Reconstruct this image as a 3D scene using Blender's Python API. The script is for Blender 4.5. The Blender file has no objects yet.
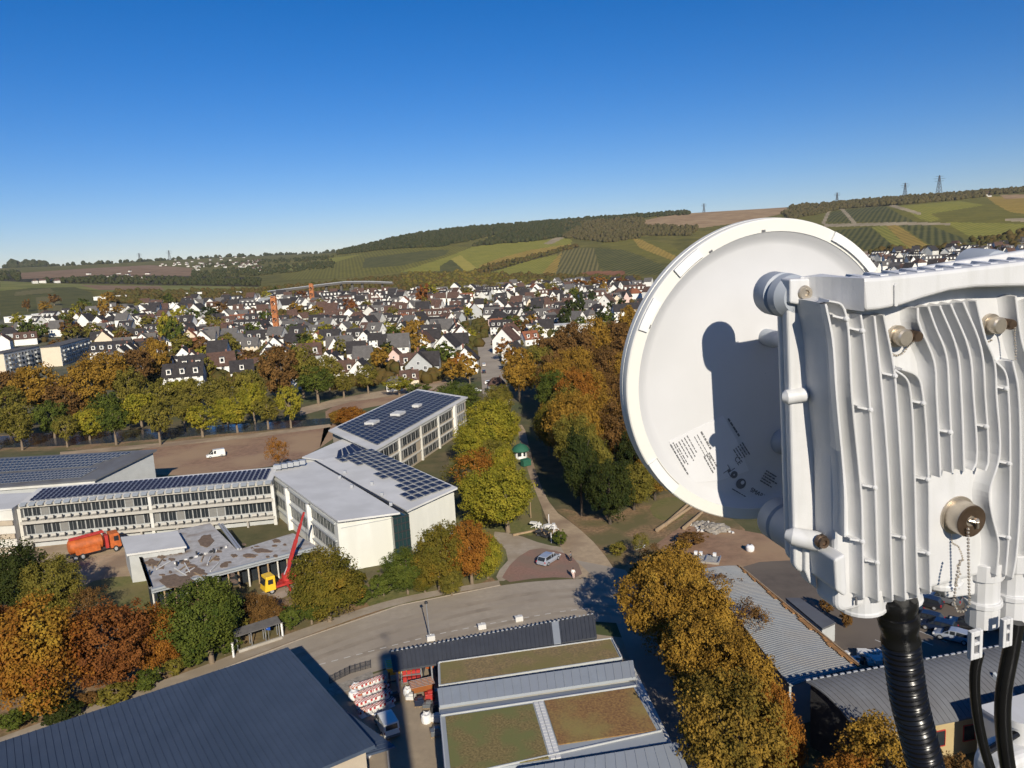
import bpy, bmesh, math, random
import numpy as np
from mathutils import Vector, Matrix, noise
random.seed(7); RNG = np.random.default_rng(7)
S = bpy.context.scene; COL = S.collection
pi = math.pi; rad = math.radians
W_, H_ = 1024, 768
# ------------------------------------------------------------------ camera
CAMH = 50.0; FPX = 770.0
PITCH, ROLL = rad(9.3), rad(3.2)
_f = Vector((0, math.cos(PITCH), -math.sin(PITCH))); _r0 = Vector((1, 0, 0)); _u0 = _r0.cross(_f)
_R = _r0*math.cos(ROLL) - _u0*math.sin(ROLL); _U = _u0*math.cos(ROLL) + _r0*math.sin(ROLL)
CAMP = Vector((0, 0, CAMH))
cd = bpy.data.cameras.new('camera'); cam = bpy.data.objects.new('camera', cd); COL.objects.link(cam)
mw = Matrix.Identity(4)
for i in range(3):
    mw[i][0] = _R[i]; mw[i][1] = _U[i]; mw[i][2] = -_f[i]; mw[i][3] = CAMP[i]
cam.matrix_world = mw
cd.sensor_width = 36; cd.lens = 36*FPX/W_; cd.clip_start = 0.05; cd.clip_end = 60000
S.camera = cam
def ray(x, y): return _f + _R*((x-512)/FPX) - _U*((y-384)/FPX)
def P(x, y, z=0.0):
    d = ray(x, y); return CAMP + d*((z-CAMH)/d.z)
def proj(p):
    d = Vector(p)-CAMP; w = d.dot(_f)
    return (512+FPX*d.dot(_R)/w, 384-FPX*d.dot(_U)/w, w)
# ------------------------------------------------------------------ terrain heights
_rows = [900, 1100, 1400, 1700, 2300, 3200, 5000]
_tab = {0:[322,316,300,287,280,273,268], 100:[318,309,298,289,281,272,264], 200:[313,304,297,289,281,269,258],
 300:[309,301,294,284,272,260,254], 350:[307,299,291,279,262,250,252], 400:[305,297,288,273,249,238,243], 450:[302,295,286,271,246,230,236],
 500:[300,293,284,270,243,226,232], 600:[296,289,279,260,236,219,226], 700:[291,283,270,255,228,212,220],
 800:[286,278,262,246,222,206,214], 900:[276,262,248,233,207,198,206], 1024:[270,256,245,229,203,189,197]}
_rg = np.concatenate([[0, 500, 680], _rows, [7000, 11000]]).astype(float)
_xs = sorted(_tab); _az = []; _zz = []
for x in _xs:
    d = ray(x, 270); _az.append(math.atan2(d.x, d.y)); z = [0, 0, 0]
    for r, y in zip(_rows, _tab[x]):
        q = ray(x, y); z.append(max(0.0, CAMH + r*q.z/math.hypot(q.x, q.y)))
    z += [z[-1]*0.8, z[-1]*0.5]; _zz.append(z)
_az = np.array(_az); _zz = np.array(_zz)
RF = np.concatenate([np.linspace(0, 700, 15), np.geomspace(720, 11000, 260)])
AF = np.linspace(-0.66, 0.66, 240)
_t1 = np.array([np.interp(RF, _rg, row) for row in _zz])
TT = np.array([np.interp(AF, _az, _t1[:, j]) for j in range(len(RF))])      # [r][az]
for k in range(6):
    a = TT.copy(); a[1:-1] = (TT[:-2]+2*TT[1:-1]+TT[2:])/4; TT = a
    for q in range(3):
        b = TT.copy(); b[:, 1:-1] = (TT[:, :-2]+2*TT[:, 1:-1]+TT[:, 2:])/4; TT = b
TT[RF < 640] = 0
def T_np(r, az):
    az = np.clip(az, AF[0], AF[-1]-1e-9)
    i = np.clip(np.searchsorted(RF, r)-1, 0, len(RF)-2); fr = np.clip((r-RF[i])/(RF[i+1]-RF[i]), 0, 1)
    j = ((az-AF[0])/(AF[1]-AF[0])).astype(int); fa = (az-AF[0])/(AF[1]-AF[0])-j; j2 = np.minimum(j+1, len(AF)-1)
    return (TT[i, j]*(1-fr)+TT[i+1, j]*fr)*(1-fa)+(TT[i, j2]*(1-fr)+TT[i+1, j2]*fr)*fa
def T(x, y):
    if y <= 0: return 0.0
    return float(T_np(np.array([math.hypot(x, y)]), np.array([math.atan2(x, y)]))[0])
def PT(px, py, rmin=20):
    """first hit of a sight line with the terrain"""
    d = ray(px, py); h = math.hypot(d.x, d.y); r = rmin
    if d.z < -0.12: return P(px, py, 0)
    az = math.atan2(d.x, d.y)
    rs = np.geomspace(60, 9000, 900); zs = CAMH+rs*d.z/h; tz = T_np(rs, np.full_like(rs, az))
    k = np.nonzero(zs <= tz)[0]
    r = rs[k[0]] if len(k) else 6000.0
    return Vector((r*d.x/h, r*d.y/h, T_np(np.array([r]), np.array([az]))[0]))
# ------------------------------------------------------------------ tags
def tag(o, label=None, cat=None, group=None, kind=None):
    if label: o['label'] = label
    if cat: o['category'] = cat
    if group: o['group'] = group
    if kind: o['kind'] = kind
    return o
def thing(name, label, cat, loc=(0, 0, 0), rz=0.0, group=None, mat4=None):
    o = bpy.data.objects.new(name, None); COL.objects.link(o); o.empty_display_size = 0.3
    if mat4 is not None: o.matrix_world = mat4
    else: o.location = loc; o.rotation_euler = (0, 0, rz)
    tag(o, label, cat, group)
    BAS[o.name] = mat4.copy() if mat4 is not None else Matrix.Translation(Vector(loc)) @ Matrix.Rotation(rz, 4, 'Z')
    return o
BAS = {}
def basis(o): return BAS[o.name]
# ------------------------------------------------------------------ mesh builder
class MB:
    def __init__(s): s.v = []; s.f = []; s.mi = []; s.sm = []
    def add(s, vs, fs, mi=0, sm=False):
        b = len(s.v); s.v += [Vector(v) for v in vs]
        for f in fs: s.f.append([b+i for i in f]); s.mi.append(mi); s.sm.append(sm)
        return s
    def box(s, c, d, rz=0.0, mi=0):
        x, y, z = d[0]/2, d[1]/2, d[2]/2; ca, sa = math.cos(rz), math.sin(rz); vs = []
        for k in (-z, z):
            for (a, b) in ((-x, -y), (x, -y), (x, y), (-x, y)):
                vs.append((c[0]+a*ca-b*sa, c[1]+a*sa+b*ca, c[2]+k))
        return s.add(vs, BOXF, mi)
    def hexa(s, lo, hi, mi=0):
        """8 corners: 4 low, 4 high (same order)"""
        n = len(lo)
        fs = [list(range(n))[::-1], [n+i for i in range(n)]]+[[i, (i+1) % n, n+(i+1) % n, n+i] for i in range(n)]
        return s.add(list(lo)+list(hi), fs, mi)
    def prism(s, poly, vec, mi=0):
        vec = Vector(vec); lo = [Vector(p) for p in poly]; return s.hexa(lo, [p+vec for p in lo], mi)
    def beam(s, a, b, w, h=None, mi=0, up=(0, 0, 1)):
        a, b = Vector(a), Vector(b); h = h or w; d = (b-a).normalized(); u = Vector(up)
        if abs(d.dot(u)) > 0.98: u = Vector((0, 1, 0))
        sx = d.cross(u).normalized()*(w/2); sz = sx.cross(d).normalized()*(h/2)
        return s.hexa([a-sx-sz, a+sx-sz, a+sx+sz, a-sx+sz], [b-sx-sz, b+sx-sz, b+sx+sz, b-sx+sz], mi)
    def tube(s, pts, r, n=8, mi=0, cap=True, sm=True):
        pts = [Vector(p) for p in pts]; rr = r if isinstance(r, (list, tuple)) else [r]*len(pts)
        b = len(s.v); ref = None
        for i, p in enumerate(pts):
            d = (pts[min(i+1, len(pts)-1)]-pts[max(i-1, 0)]).normalized()
            if ref is None: ref = Vector((0, 0, 1)) if abs(d.z) < 0.9 else Vector((1, 0, 0))
            x = d.cross(ref).normalized(); y = x.cross(d).normalized(); ref = y
            for k in range(n):
                a = 2*pi*k/n; s.v.append(p+x*(math.cos(a)*rr[i])+y*(math.sin(a)*rr[i]))
        for i in range(len(pts)-1):
            for k in range(n):
                s.f.append([b+i*n+k, b+i*n+(k+1) % n, b+(i+1)*n+(k+1) % n, b+(i+1)*n+k]); s.mi.append(mi); s.sm.append(sm)
        if cap:
            s.f.append([b+k for k in range(n)][::-1]); s.mi.append(mi); s.sm.append(False)
            s.f.append([b+(len(pts)-1)*n+k for k in range(n)]); s.mi.append(mi); s.sm.append(False)
        return s
    def cyl(s, a, b, r, n=16, mi=0, r2=None): return s.tube([a, b], [r, r if r2 is None else r2], n, mi)
    def lathe(s, prof, o=(0, 0, 0), n=48, mi=0, sm=True):
        """profile (r, h) about local z"""
        b = len(s.v); o = Vector(o)
        for (r, h) in prof:
            for k in range(n):
                a = 2*pi*k/n; s.v.append(o+Vector((r*math.cos(a), r*math.sin(a), h)))
        for i in range(len(prof)-1):
            for k in range(n):
                s.f.append([b+i*n+k, b+i*n+(k+1) % n, b+(i+1)*n+(k+1) % n, b+(i+1)*n+k]); s.mi.append(mi); s.sm.append(sm)
        return s
    def ball(s, c, r, n=8, mi=0, sz=1.0):
        m = max(4, n//2+1); prof = [(max(1e-5, r*math.sin(pi*i/m)), -r*sz*math.cos(pi*i/m)) for i in range(m+1)]
        return s.lathe(prof, c, n, mi)
    def quad(s, a, b, c, d, mi=0): return s.add([a, b, c, d], [[0, 1, 2, 3]], mi)
    def build(s, name, mats, parent=None, local=False, bevel=0, seg=2, smooth=None):
        me = bpy.data.meshes.new(name)
        vs = s.v
        if parent is not None and not local:
            inv = basis(parent).inverted(); vs = [inv @ v for v in vs]
        me.from_pydata([tuple(v) for v in vs], [], s.f)
        if not isinstance(mats, (list, tuple)): mats = [mats]
        for m in mats: me.materials.append(m)
        if len(mats) > 1: me.polygons.foreach_set('material_index', s.mi)
        me.polygons.foreach_set('use_smooth', s.sm if smooth is None else [smooth]*len(s.f))
        bm = bmesh.new(); bm.from_mesh(me)
        if len(bm.faces) < 60000: bmesh.ops.recalc_face_normals(bm, faces=bm.faces)
        bm.to_mesh(me); bm.free()
        if smooth or any(s.sm): me.set_sharp_from_angle(angle=rad(26))
        o = bpy.data.objects.new(name, me); COL.objects.link(o)
        if parent is not None:
            o.parent = parent; BAS[o.name] = BAS[parent.name]
        if bevel:
            m = o.modifiers.new('bevel', 'BEVEL'); m.width = bevel; m.segments = seg; m.limit_method = 'ANGLE'; m.angle_limit = rad(35)
            m.harden_normals = False
        return o
BOXF = [[3, 2, 1, 0], [4, 5, 6, 7], [0, 1, 5, 4], [1, 2, 6, 5], [2, 3, 7, 6], [3, 0, 4, 7]]
def copy_tree(o, parent=None):
    c = o.copy(); COL.objects.link(c)
    if parent is not None: c.parent = parent
    for ch in [k for k in o.children]: copy_tree(ch, c)
    return c
# ------------------------------------------------------------------ materials
def newmat(name):
    m = bpy.data.materials.new(name); m.use_nodes = True; nt = m.node_tree
    return m, nt, nt.nodes['Principled BSDF']
def N(nt, t, **kw):
    n = nt.nodes.new(t)
    for k, v in kw.items():
        if k in n.inputs: n.inputs[k].default_value = v
        else: setattr(n, k, v)
    return n
def c4(c): return (c[0], c[1], c[2], 1.0)
def lerpc(c, k): return tuple(min(1.0, x*k) for x in c)
def mat(name, c, rough=0.6, metal=0.0, var=0.12, scale=1.5, c2=None, big=None, bump=0.0, bscale=None, coat=0.0, spec=None, world=False, stretch=None):
    """noise-varied principled: fine noise between c*(1-var) and c*(1+var) (or c and c2) plus a slow large noise"""
    m, nt, b = newmat(name); L = nt.links.new
    b.inputs['Roughness'].default_value = rough; b.inputs['Metallic'].default_value = metal
    if spec is not None: b.inputs['Specular IOR Level'].default_value = spec
    if coat: b.inputs['Coat Weight'].default_value = coat
    if world: src = N(nt, 'ShaderNodeNewGeometry').outputs['Position']
    else: src = N(nt, 'ShaderNodeTexCoord').outputs['Object']
    n1 = N(nt, 'ShaderNodeTexNoise', Scale=scale, Detail=6.0, Roughness=0.65); L(src, n1.inputs['Vector'])
    r = N(nt, 'ShaderNodeValToRGB'); L(n1.outputs['Fac'], r.inputs['Fac'])
    e = r.color_ramp.elements; e[0].position = 0.32; e[1].position = 0.68
    e[0].color = c4(lerpc(c, 1-var)); e[1].color = c4(c2 if c2 else lerpc(c, 1+var))
    out = r.outputs['Color']
    if big:
        n2 = N(nt, 'ShaderNodeTexNoise', Scale=big[0], Detail=3.0); s2 = src
        if stretch: mpn = N(nt, 'ShaderNodeMapping'); mpn.inputs['Scale'].default_value = stretch; L(src, mpn.inputs['Vector']); s2 = mpn.outputs[0]
        L(s2, n2.inputs['Vector'])
        r2 = N(nt, 'ShaderNodeValToRGB'); L(n2.outputs['Fac'], r2.inputs['Fac']); q = r2.color_ramp.elements
        q[0].position = big[2] if len(big) > 2 else 0.42; q[1].position = q[0].position+0.2
        q[0].color = (0, 0, 0, 1); q[1].color = (1, 1, 1, 1)
        mx = N(nt, 'ShaderNodeMix', data_type='RGBA'); L(r2.outputs['Color'], mx.inputs[0]); L(out, mx.inputs[6]); mx.inputs[7].default_value = c4(big[1])
        out = mx.outputs[2]
    L(out, b.inputs['Base Color'])
    if bump:
        n3 = N(nt, 'ShaderNodeTexNoise', Scale=bscale or scale*4, Detail=4.0); L(src, n3.inputs['Vector'])
        bp = N(nt, 'ShaderNodeBump', Strength=bump, Distance=0.05); L(n3.outputs['Fac'], bp.inputs['Height']); L(bp.outputs['Normal'], b.inputs['Normal'])
    return m
def leafmat(name, ca, cb, cc=None, scale=5.0):
    m, nt, b = newmat(name); L = nt.links.new
    tc = N(nt, 'ShaderNodeTexCoord'); oi = N(nt, 'ShaderNodeObjectInfo')
    ad = N(nt, 'ShaderNodeVectorMath', operation='ADD'); L(tc.outputs['Object'], ad.inputs[0])
    ml = N(nt, 'ShaderNodeMath', operation='MULTIPLY'); ml.inputs[1].default_value = 37.0; L(oi.outputs['Random'], ml.inputs[0]); L(ml.outputs[0], ad.inputs[1])
    n1 = N(nt, 'ShaderNodeTexNoise', Scale=scale, Detail=5.0, Roughness=0.7); L(ad.outputs[0], n1.inputs['Vector'])
    r = N(nt, 'ShaderNodeValToRGB'); L(n1.outputs['Fac'], r.inputs['Fac']); e = r.color_ramp.elements
    e[0].position = 0.36; e[1].position = 0.60; e[0].color = c4(ca); e[1].color = c4(cb)
    if cc: q = e.new(0.74); q.color = c4(cc)
    n2 = N(nt, 'ShaderNodeTexNoise', Scale=60.0, Detail=1.0); L(ad.outputs[0], n2.inputs['Vector'])
    mp = N(nt, 'ShaderNodeMapRange'); L(n2.outputs['Fac'], mp.inputs['Value']); mp.inputs['From Min'].default_value = 0.3; mp.inputs['From Max'].default_value = 0.7
    mp.inputs['To Min'].default_value = 0.72; mp.inputs['To Max'].default_value = 1.22
    mx = N(nt, 'ShaderNodeVectorMath', operation='SCALE'); L(r.outputs['Color'], mx.inputs[0]); L(mp.outputs[0], mx.inputs['Scale'])
    df = N(nt, 'ShaderNodeBsdfDiffuse'); tr = N(nt, 'ShaderNodeBsdfTranslucent'); ms = N(nt, 'ShaderNodeMixShader'); ms.inputs[0].default_value = 0.25
    L(mx.outputs[0], df.inputs['Color']); L(mx.outputs[0], tr.inputs['Color']); L(df.outputs[0], ms.inputs[1]); L(tr.outputs[0], ms.inputs[2])
    L(ms.outputs[0], nt.nodes['Material Output'].inputs['Surface']); nt.nodes.remove(b)
    return m
def rowmat(name, ca, cb, ang, period, rough=0.9, sharp=0.5):
    """crop rows on a slope: stripes in world xy along direction ang, broken by noise"""
    m, nt, b = newmat(name); L = nt.links.new; b.inputs['Roughness'].default_value = rough; b.inputs['Specular IOR Level'].default_value = 0.1
    g = N(nt, 'ShaderNodeNewGeometry'); mp = N(nt, 'ShaderNodeMapping'); mp.inputs['Rotation'].default_value = (0, 0, ang)
    L(g.outputs['Position'], mp.inputs['Vector'])
    sx = N(nt, 'ShaderNodeSeparateXYZ'); L(mp.outputs[0], sx.inputs[0])
    m1 = N(nt, 'ShaderNodeMath', operation='MULTIPLY'); m1.inputs[1].default_value = 2*pi/period; L(sx.outputs['X'], m1.inputs[0])
    sn = N(nt, 'ShaderNodeMath', operation='SINE'); L(m1.outputs[0], sn.inputs[0])
    nz = N(nt, 'ShaderNodeTexNoise', Scale=0.03, Detail=7.0, Roughness=0.75); L(g.outputs['Position'], nz.inputs['Vector'])
    m2 = N(nt, 'ShaderNodeMath', operation='MULTIPLY'); m2.inputs[1].default_value = 0.22*sharp*2; L(sn.outputs[0], m2.inputs[0])
    m3 = N(nt, 'ShaderNodeMath', operation='ADD'); L(m2.outputs[0], m3.inputs[0]); L(nz.outputs['Fac'], m3.inputs[1])
    r = N(nt, 'ShaderNodeValToRGB'); L(m3.outputs[0], r.inputs['Fac']); e = r.color_ramp.elements
    e[0].position = 0.3; e[1].position = 0.7; e[0].color = c4(ca); e[1].color = c4(cb)
    L(r.outputs['Color'], b.inputs['Base Color']); return m
def glassmat(name, c, rough=0.08, spec=0.6): 
    m, nt, b = newmat(name); b.inputs['Base Color'].default_value = c4(c); b.inputs['Roughness'].default_value = rough; b.inputs['Specular IOR Level'].default_value = spec; return m
M = {}
M['ground'] = mat('meadow_ground', (0.105, 0.095, 0.035), 0.95, var=0.35, scale=0.25, c2=(0.16, 0.12, 0.055), big=(0.03, (0.07, 0.085, 0.022)), world=True)
M['town_ground'] = mat('garden_ground', (0.075, 0.082, 0.03), 0.95, var=0.4, scale=0.08, c2=(0.15, 0.135, 0.075), world=True)
M['grass'] = mat('lawn_grass', (0.12, 0.15, 0.03), 0.95, var=0.35, scale=1.2, c2=(0.19, 0.17, 0.05), big=(0.12, (0.17, 0.14, 0.05)), bump=0.12, world=True)
M['litter'] = mat('leaf_litter_soil', (0.22, 0.13, 0.06), 0.95, var=0.45, scale=1.6, c2=(0.36, 0.23, 0.115), big=(0.15, (0.13, 0.11, 0.04)), bump=0.15, world=True)
M['soil'] = mat('brown_soil', (0.27, 0.16, 0.095), 0.95, var=0.25, scale=0.6, big=(0.06, (0.35, 0.23, 0.13)), bump=0.12, world=True)
M['path'] = mat('beige_gravel', (0.40, 0.30, 0.19), 0.95, var=0.15, scale=1.0, big=(0.12, (0.27, 0.19, 0.12)), bump=0.1, world=True)
M['road'] = mat('worn_asphalt', (0.36, 0.305, 0.235), 0.9, var=0.10, scale=0.9, big=(0.10, (0.31, 0.26, 0.20)), bump=0.08, world=True)
M['wear'] = mat('tyre_worn_asphalt', (0.29, 0.24, 0.18), 0.85, var=0.18, scale=0.5, big=(0.15, (0.34, 0.285, 0.215)), world=True)
M['kerb'] = mat('kerb_stone', (0.33, 0.28, 0.22), 0.9, var=0.15, scale=2.0, world=True)
M['walk'] = mat('concrete_paving', (0.36, 0.30, 0.23), 0.9, var=0.12, scale=1.2, big=(0.2, (0.30, 0.24, 0.17)), world=True)
M['paver'] = mat('reddish_pavers', (0.26, 0.15, 0.11), 0.9, var=0.18, scale=2.5, big=(0.2, (0.22, 0.15, 0.11)), world=True)
M['yard'] = mat('yard_paving', (0.34, 0.27, 0.185), 0.9, var=0.12, scale=1.2, big=(0.15, (0.29, 0.23, 0.16)), world=True)
M['asphalt'] = mat('dark_asphalt', (0.115, 0.092, 0.072), 0.9, var=0.15, scale=0.6, big=(0.08, (0.15, 0.12, 0.09)), world=True)
M['gravel'] = mat('grey_rubble', (0.27, 0.24, 0.20), 0.95, var=0.4, scale=1.5, c2=(0.38, 0.34, 0.28), bump=0.8, world=True)
M['line'] = mat('road_paint', (0.62, 0.60, 0.54), 0.8, var=0.12, scale=4)
M['white'] = mat('white_render', (0.78, 0.76, 0.70), 0.85, var=0.05, scale=0.5)
M['wallwhite'] = mat('dull_white_render', (0.66, 0.655, 0.59), 0.9, var=0.05, scale=0.5, big=(0.5, (0.61, 0.605, 0.54)), stretch=(1, 1, .12))
M['offwhite'] = mat('grey_white_render', (0.62, 0.61, 0.56), 0.85, var=0.08, scale=0.6, big=(0.2, (0.54, 0.52, 0.46)))
M['cream'] = mat('cream_render', (0.66, 0.56, 0.42), 0.85, var=0.06, scale=0.5)
M['grey'] = mat('grey_render', (0.42, 0.43, 0.42), 0.85, var=0.08, scale=0.5)
M['pink'] = mat('pale_pink_render', (0.66, 0.48, 0.42), 0.85, var=0.06, scale=0.5)
M['brick'] = mat('brown_brick', (0.22, 0.10, 0.07), 0.9, var=0.2, scale=2.0)
M['beige'] = mat('beige_panel_wall', (0.42, 0.35, 0.26), 0.85, var=0.08, scale=0.7)
M['ochre'] = mat('ochre_render', (0.40, 0.31, 0.16), 0.85, var=0.08, scale=0.7)
M['concrete'] = mat('concrete', (0.40, 0.37, 0.32), 0.9, var=0.14, scale=1.0, big=(0.3, (0.33, 0.30, 0.25)))
M['slate'] = mat('dark_slate_tiles', (0.042, 0.038, 0.038), 0.9, var=0.3, scale=0.8, spec=0.15)
M['brown_tile'] = mat('brown_tiles', (0.10, 0.060, 0.046), 0.9, var=0.3, scale=0.8, spec=0.15)
M['red_tile'] = mat('rusty_red_tiles', (0.22, 0.085, 0.045), 0.9, var=0.3, scale=0.8, spec=0.15)
M['grey_tile'] = mat('grey_tiles', (0.12, 0.112, 0.105), 0.9, var=0.2, scale=0.8, spec=0.15)
M['metal_roof'] = mat('blue_grey_roof_metal', (0.056, 0.076, 0.112), 0.6, 0.0, var=0.09, scale=0.6, big=(0.14, (0.046, 0.064, 0.095)), stretch=(1, .35, 1), spec=0.3)
M['shed_roof'] = mat('dark_grey_roof_metal', (0.062, 0.066, 0.075), 0.6, 0.0, var=0.10, scale=0.7, spec=0.3)
M['zinc'] = mat('light_grey_roof_metal', (0.31, 0.335, 0.35), 0.6, 0.0, var=0.06, scale=0.6, big=(0.25, (0.31, 0.33, 0.345)))
M['corrug'] = mat('weathered_corrugated_roof', (0.27, 0.28, 0.28), 0.6, 0.0, var=0.08, scale=0.6, big=(0.2, (0.28, 0.275, 0.26)))
M['arch_roof'] = mat('grey_arched_roof_metal', (0.125, 0.13, 0.14), 0.6, 0.0, var=0.08, scale=0.5, big=(0.2, (0.105, 0.105, 0.11)), spec=0.3)
M['moss'] = mat('rusty_moss_edge', (0.30, 0.15, 0.05), 0.95, var=0.4, scale=2.0)
M['membrane'] = mat('grey_roof_membrane', (0.62, 0.61, 0.58), 0.85, var=0.05, scale=0.4, big=(0.15, (0.55, 0.54, 0.51)))
M['dframe'] = mat('grey_window_frame', (0.20, 0.20, 0.195), 0.6, 0.0, var=0.1, scale=2)
M['balcony'] = mat('pale_concrete_balcony', (0.43, 0.405, 0.355), 0.9, var=0.12, scale=0.8, big=(0.3, (0.42, 0.40, 0.35)))
M['deck'] = mat('bridge_concrete', (0.10, 0.092, 0.082), 0.9, var=0.12, scale=0.2)
M['old_roof'] = mat('stained_flat_roof', (0.42, 0.405, 0.385), 0.9, var=0.2, scale=1.2, big=(0.3, (0.20, 0.145, 0.10), 0.53))
M['debris'] = mat('brown_roof_debris', (0.17, 0.115, 0.075), 0.95, var=0.35, scale=2.5)
M['sedum_olive'] = mat('olive_sedum', (0.14, 0.11, 0.035), 1.0, var=0.45, scale=4.5, c2=(0.30, 0.22, 0.08), big=(0.5, (0.15, 0.15, 0.045)), bump=0.35, bscale=9)
M['sedum_red'] = mat('reddish_sedum', (0.24, 0.10, 0.05), 1.0, var=0.45, scale=4.0, c2=(0.34, 0.20, 0.06), big=(0.2, (0.26, 0.20, 0.06)), bump=0.35, bscale=9)
M['sedum_tan'] = mat('tan_sedum', (0.20, 0.15, 0.075), 1.0, var=0.4, scale=4.0, c2=(0.32, 0.22, 0.09), big=(0.3, (0.19, 0.155, 0.05)), bump=0.35, bscale=9)
M['glass'] = glassmat('dark_window_glass', (0.025, 0.03, 0.035))
M['blind'] = mat('pale_window_blind', (0.19, 0.185, 0.17), 0.6, var=0.1, scale=2)
M['teal'] = glassmat('teal_glass', (0.018, 0.042, 0.045), 0.12)
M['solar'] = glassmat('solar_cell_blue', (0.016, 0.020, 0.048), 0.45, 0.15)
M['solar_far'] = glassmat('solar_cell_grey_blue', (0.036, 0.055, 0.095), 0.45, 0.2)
M['frame'] = mat('aluminium_frame', (0.42, 0.43, 0.44), 0.45, 0.3, var=0.08, scale=2)
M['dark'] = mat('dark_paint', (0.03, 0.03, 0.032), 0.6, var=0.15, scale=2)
M['steel'] = mat('galvanised_steel', (0.45, 0.46, 0.47), 0.4, 0.6, var=0.10, scale=3)
M['bark'] = mat('grey_brown_bark', (0.20, 0.15, 0.10), 0.95, var=0.3, scale=4)
M['bark_dark'] = mat('dark_bark', (0.085, 0.065, 0.045), 0.95, var=0.3, scale=4)
M['orange'] = mat('orange_paint', (0.46, 0.11, 0.022), 0.55, var=0.3, scale=1.2)
M['orange_rust'] = mat('orange_crane_paint', (0.42, 0.15, 0.045), 0.6, var=0.15, scale=0.6)
M['red'] = mat('red_paint', (0.42, 0.035, 0.03), 0.5, var=0.2, scale=1.5)
M['yellow'] = mat('yellow_paint', (0.80, 0.50, 0.03), 0.4, var=0.08, scale=2)
M['plastic_white'] = mat('white_plastic', (0.75, 0.74, 0.72), 0.5, var=0.06, scale=2)
M['carwhite'] = mat('white_car_paint', (0.74, 0.74, 0.69), 0.3, var=0.03, scale=1, coat=0.4)
M['carsilver'] = mat('silver_car_paint', (0.42, 0.46, 0.52), 0.3, 0.3, var=0.03, scale=1, coat=0.5)
M['carblack'] = mat('black_car_paint', (0.02, 0.022, 0.028), 0.25, var=0.05, scale=1, coat=0.6)
M['carblue'] = mat('dark_blue_car_paint', (0.012, 0.020, 0.045), 0.25, var=0.05, scale=1, coat=0.6)
M['cargrey'] = mat('grey_car_paint', (0.16, 0.17, 0.18), 0.3, 0.2, var=0.05, scale=1, coat=0.5)
M['carred'] = mat('red_car_paint', (0.35, 0.03, 0.025), 0.3, var=0.05, scale=1, coat=0.5)
M['tyre'] = mat('tyre_rubber', (0.02, 0.02, 0.02), 0.9, var=0.2, scale=4)
M['lamp'] = glassmat('headlight_glass', (0.7, 0.7, 0.68), 0.1)
M['tail'] = glassmat('tail_light_red', (0.4, 0.02, 0.02), 0.2)
M['wood'] = mat('weathered_timber', (0.34, 0.24, 0.14), 0.9, var=0.2, scale=3)
M['green'] = mat('green_canvas', (0.015, 0.10, 0.06), 0.8, var=0.12, scale=2)
M['blue'] = mat('blue_sign_paint', (0.02, 0.08, 0.35), 0.5, var=0.05, scale=2)
M['skin'] = mat('skin', (0.50, 0.30, 0.21), 0.6, var=0.05, scale=6)
M['hair'] = mat('dark_hair', (0.03, 0.02, 0.015), 0.7, var=0.2, scale=20)
def watermat():
    m, nt, b = newmat('river_water'); b.inputs['Base Color'].default_value = (0.035, 0.05, 0.07, 1); b.inputs['Roughness'].default_value = 0.12
    g = N(nt, 'ShaderNodeNewGeometry'); n = N(nt, 'ShaderNodeTexNoise', Scale=0.6, Detail=4.0); nt.links.new(g.outputs['Position'], n.inputs['Vector'])
    bp = N(nt, 'ShaderNodeBump', Strength=0.25, Distance=0.3); nt.links.new(n.outputs['Fac'], bp.inputs['Height']); nt.links.new(bp.outputs[0], b.inputs['Normal']); return m
M['water'] = watermat()
LF = {
 'gold': leafmat('golden_brown_leaves', (0.19, 0.105, 0.02), (0.38, 0.225, 0.038), (0.44, 0.30, 0.05)),
 'brown': leafmat('brown_leaves', (0.11, 0.062, 0.024), (0.23, 0.125, 0.04)),
 'orange': leafmat('orange_leaves', (0.21, 0.08, 0.018), (0.36, 0.16, 0.028), (0.42, 0.23, 0.035)),
 'rust': leafmat('rust_red_leaves', (0.15, 0.055, 0.02), (0.28, 0.11, 0.03)),
 'yellowgreen': leafmat('yellow_green_leaves', (0.16, 0.165, 0.02), (0.36, 0.30, 0.035), (0.44, 0.29, 0.035)),
 'olive': leafmat('olive_leaves', (0.11, 0.105, 0.022), (0.25, 0.205, 0.04)),
 'green': leafmat('green_leaves', (0.05, 0.075, 0.016), (0.13, 0.15, 0.028)),
 'dark': leafmat('dark_green_leaves', (0.022, 0.036, 0.013), (0.06, 0.07, 0.018)),
 'orangeyellow': leafmat('orange_and_yellow_leaves', (0.25, 0.08, 0.018), (0.36, 0.21, 0.03), (0.38, 0.28, 0.04), scale=2.2),
 'greengold': leafmat('green_and_golden_leaves', (0.11, 0.09, 0.02), (0.30, 0.185, 0.035), (0.38, 0.25, 0.04), scale=3.0),
 'greenorange': leafmat('green_and_orange_leaves', (0.09, 0.095, 0.018), (0.20, 0.15, 0.025), (0.42, 0.17, 0.02), scale=2.6),
}
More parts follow.
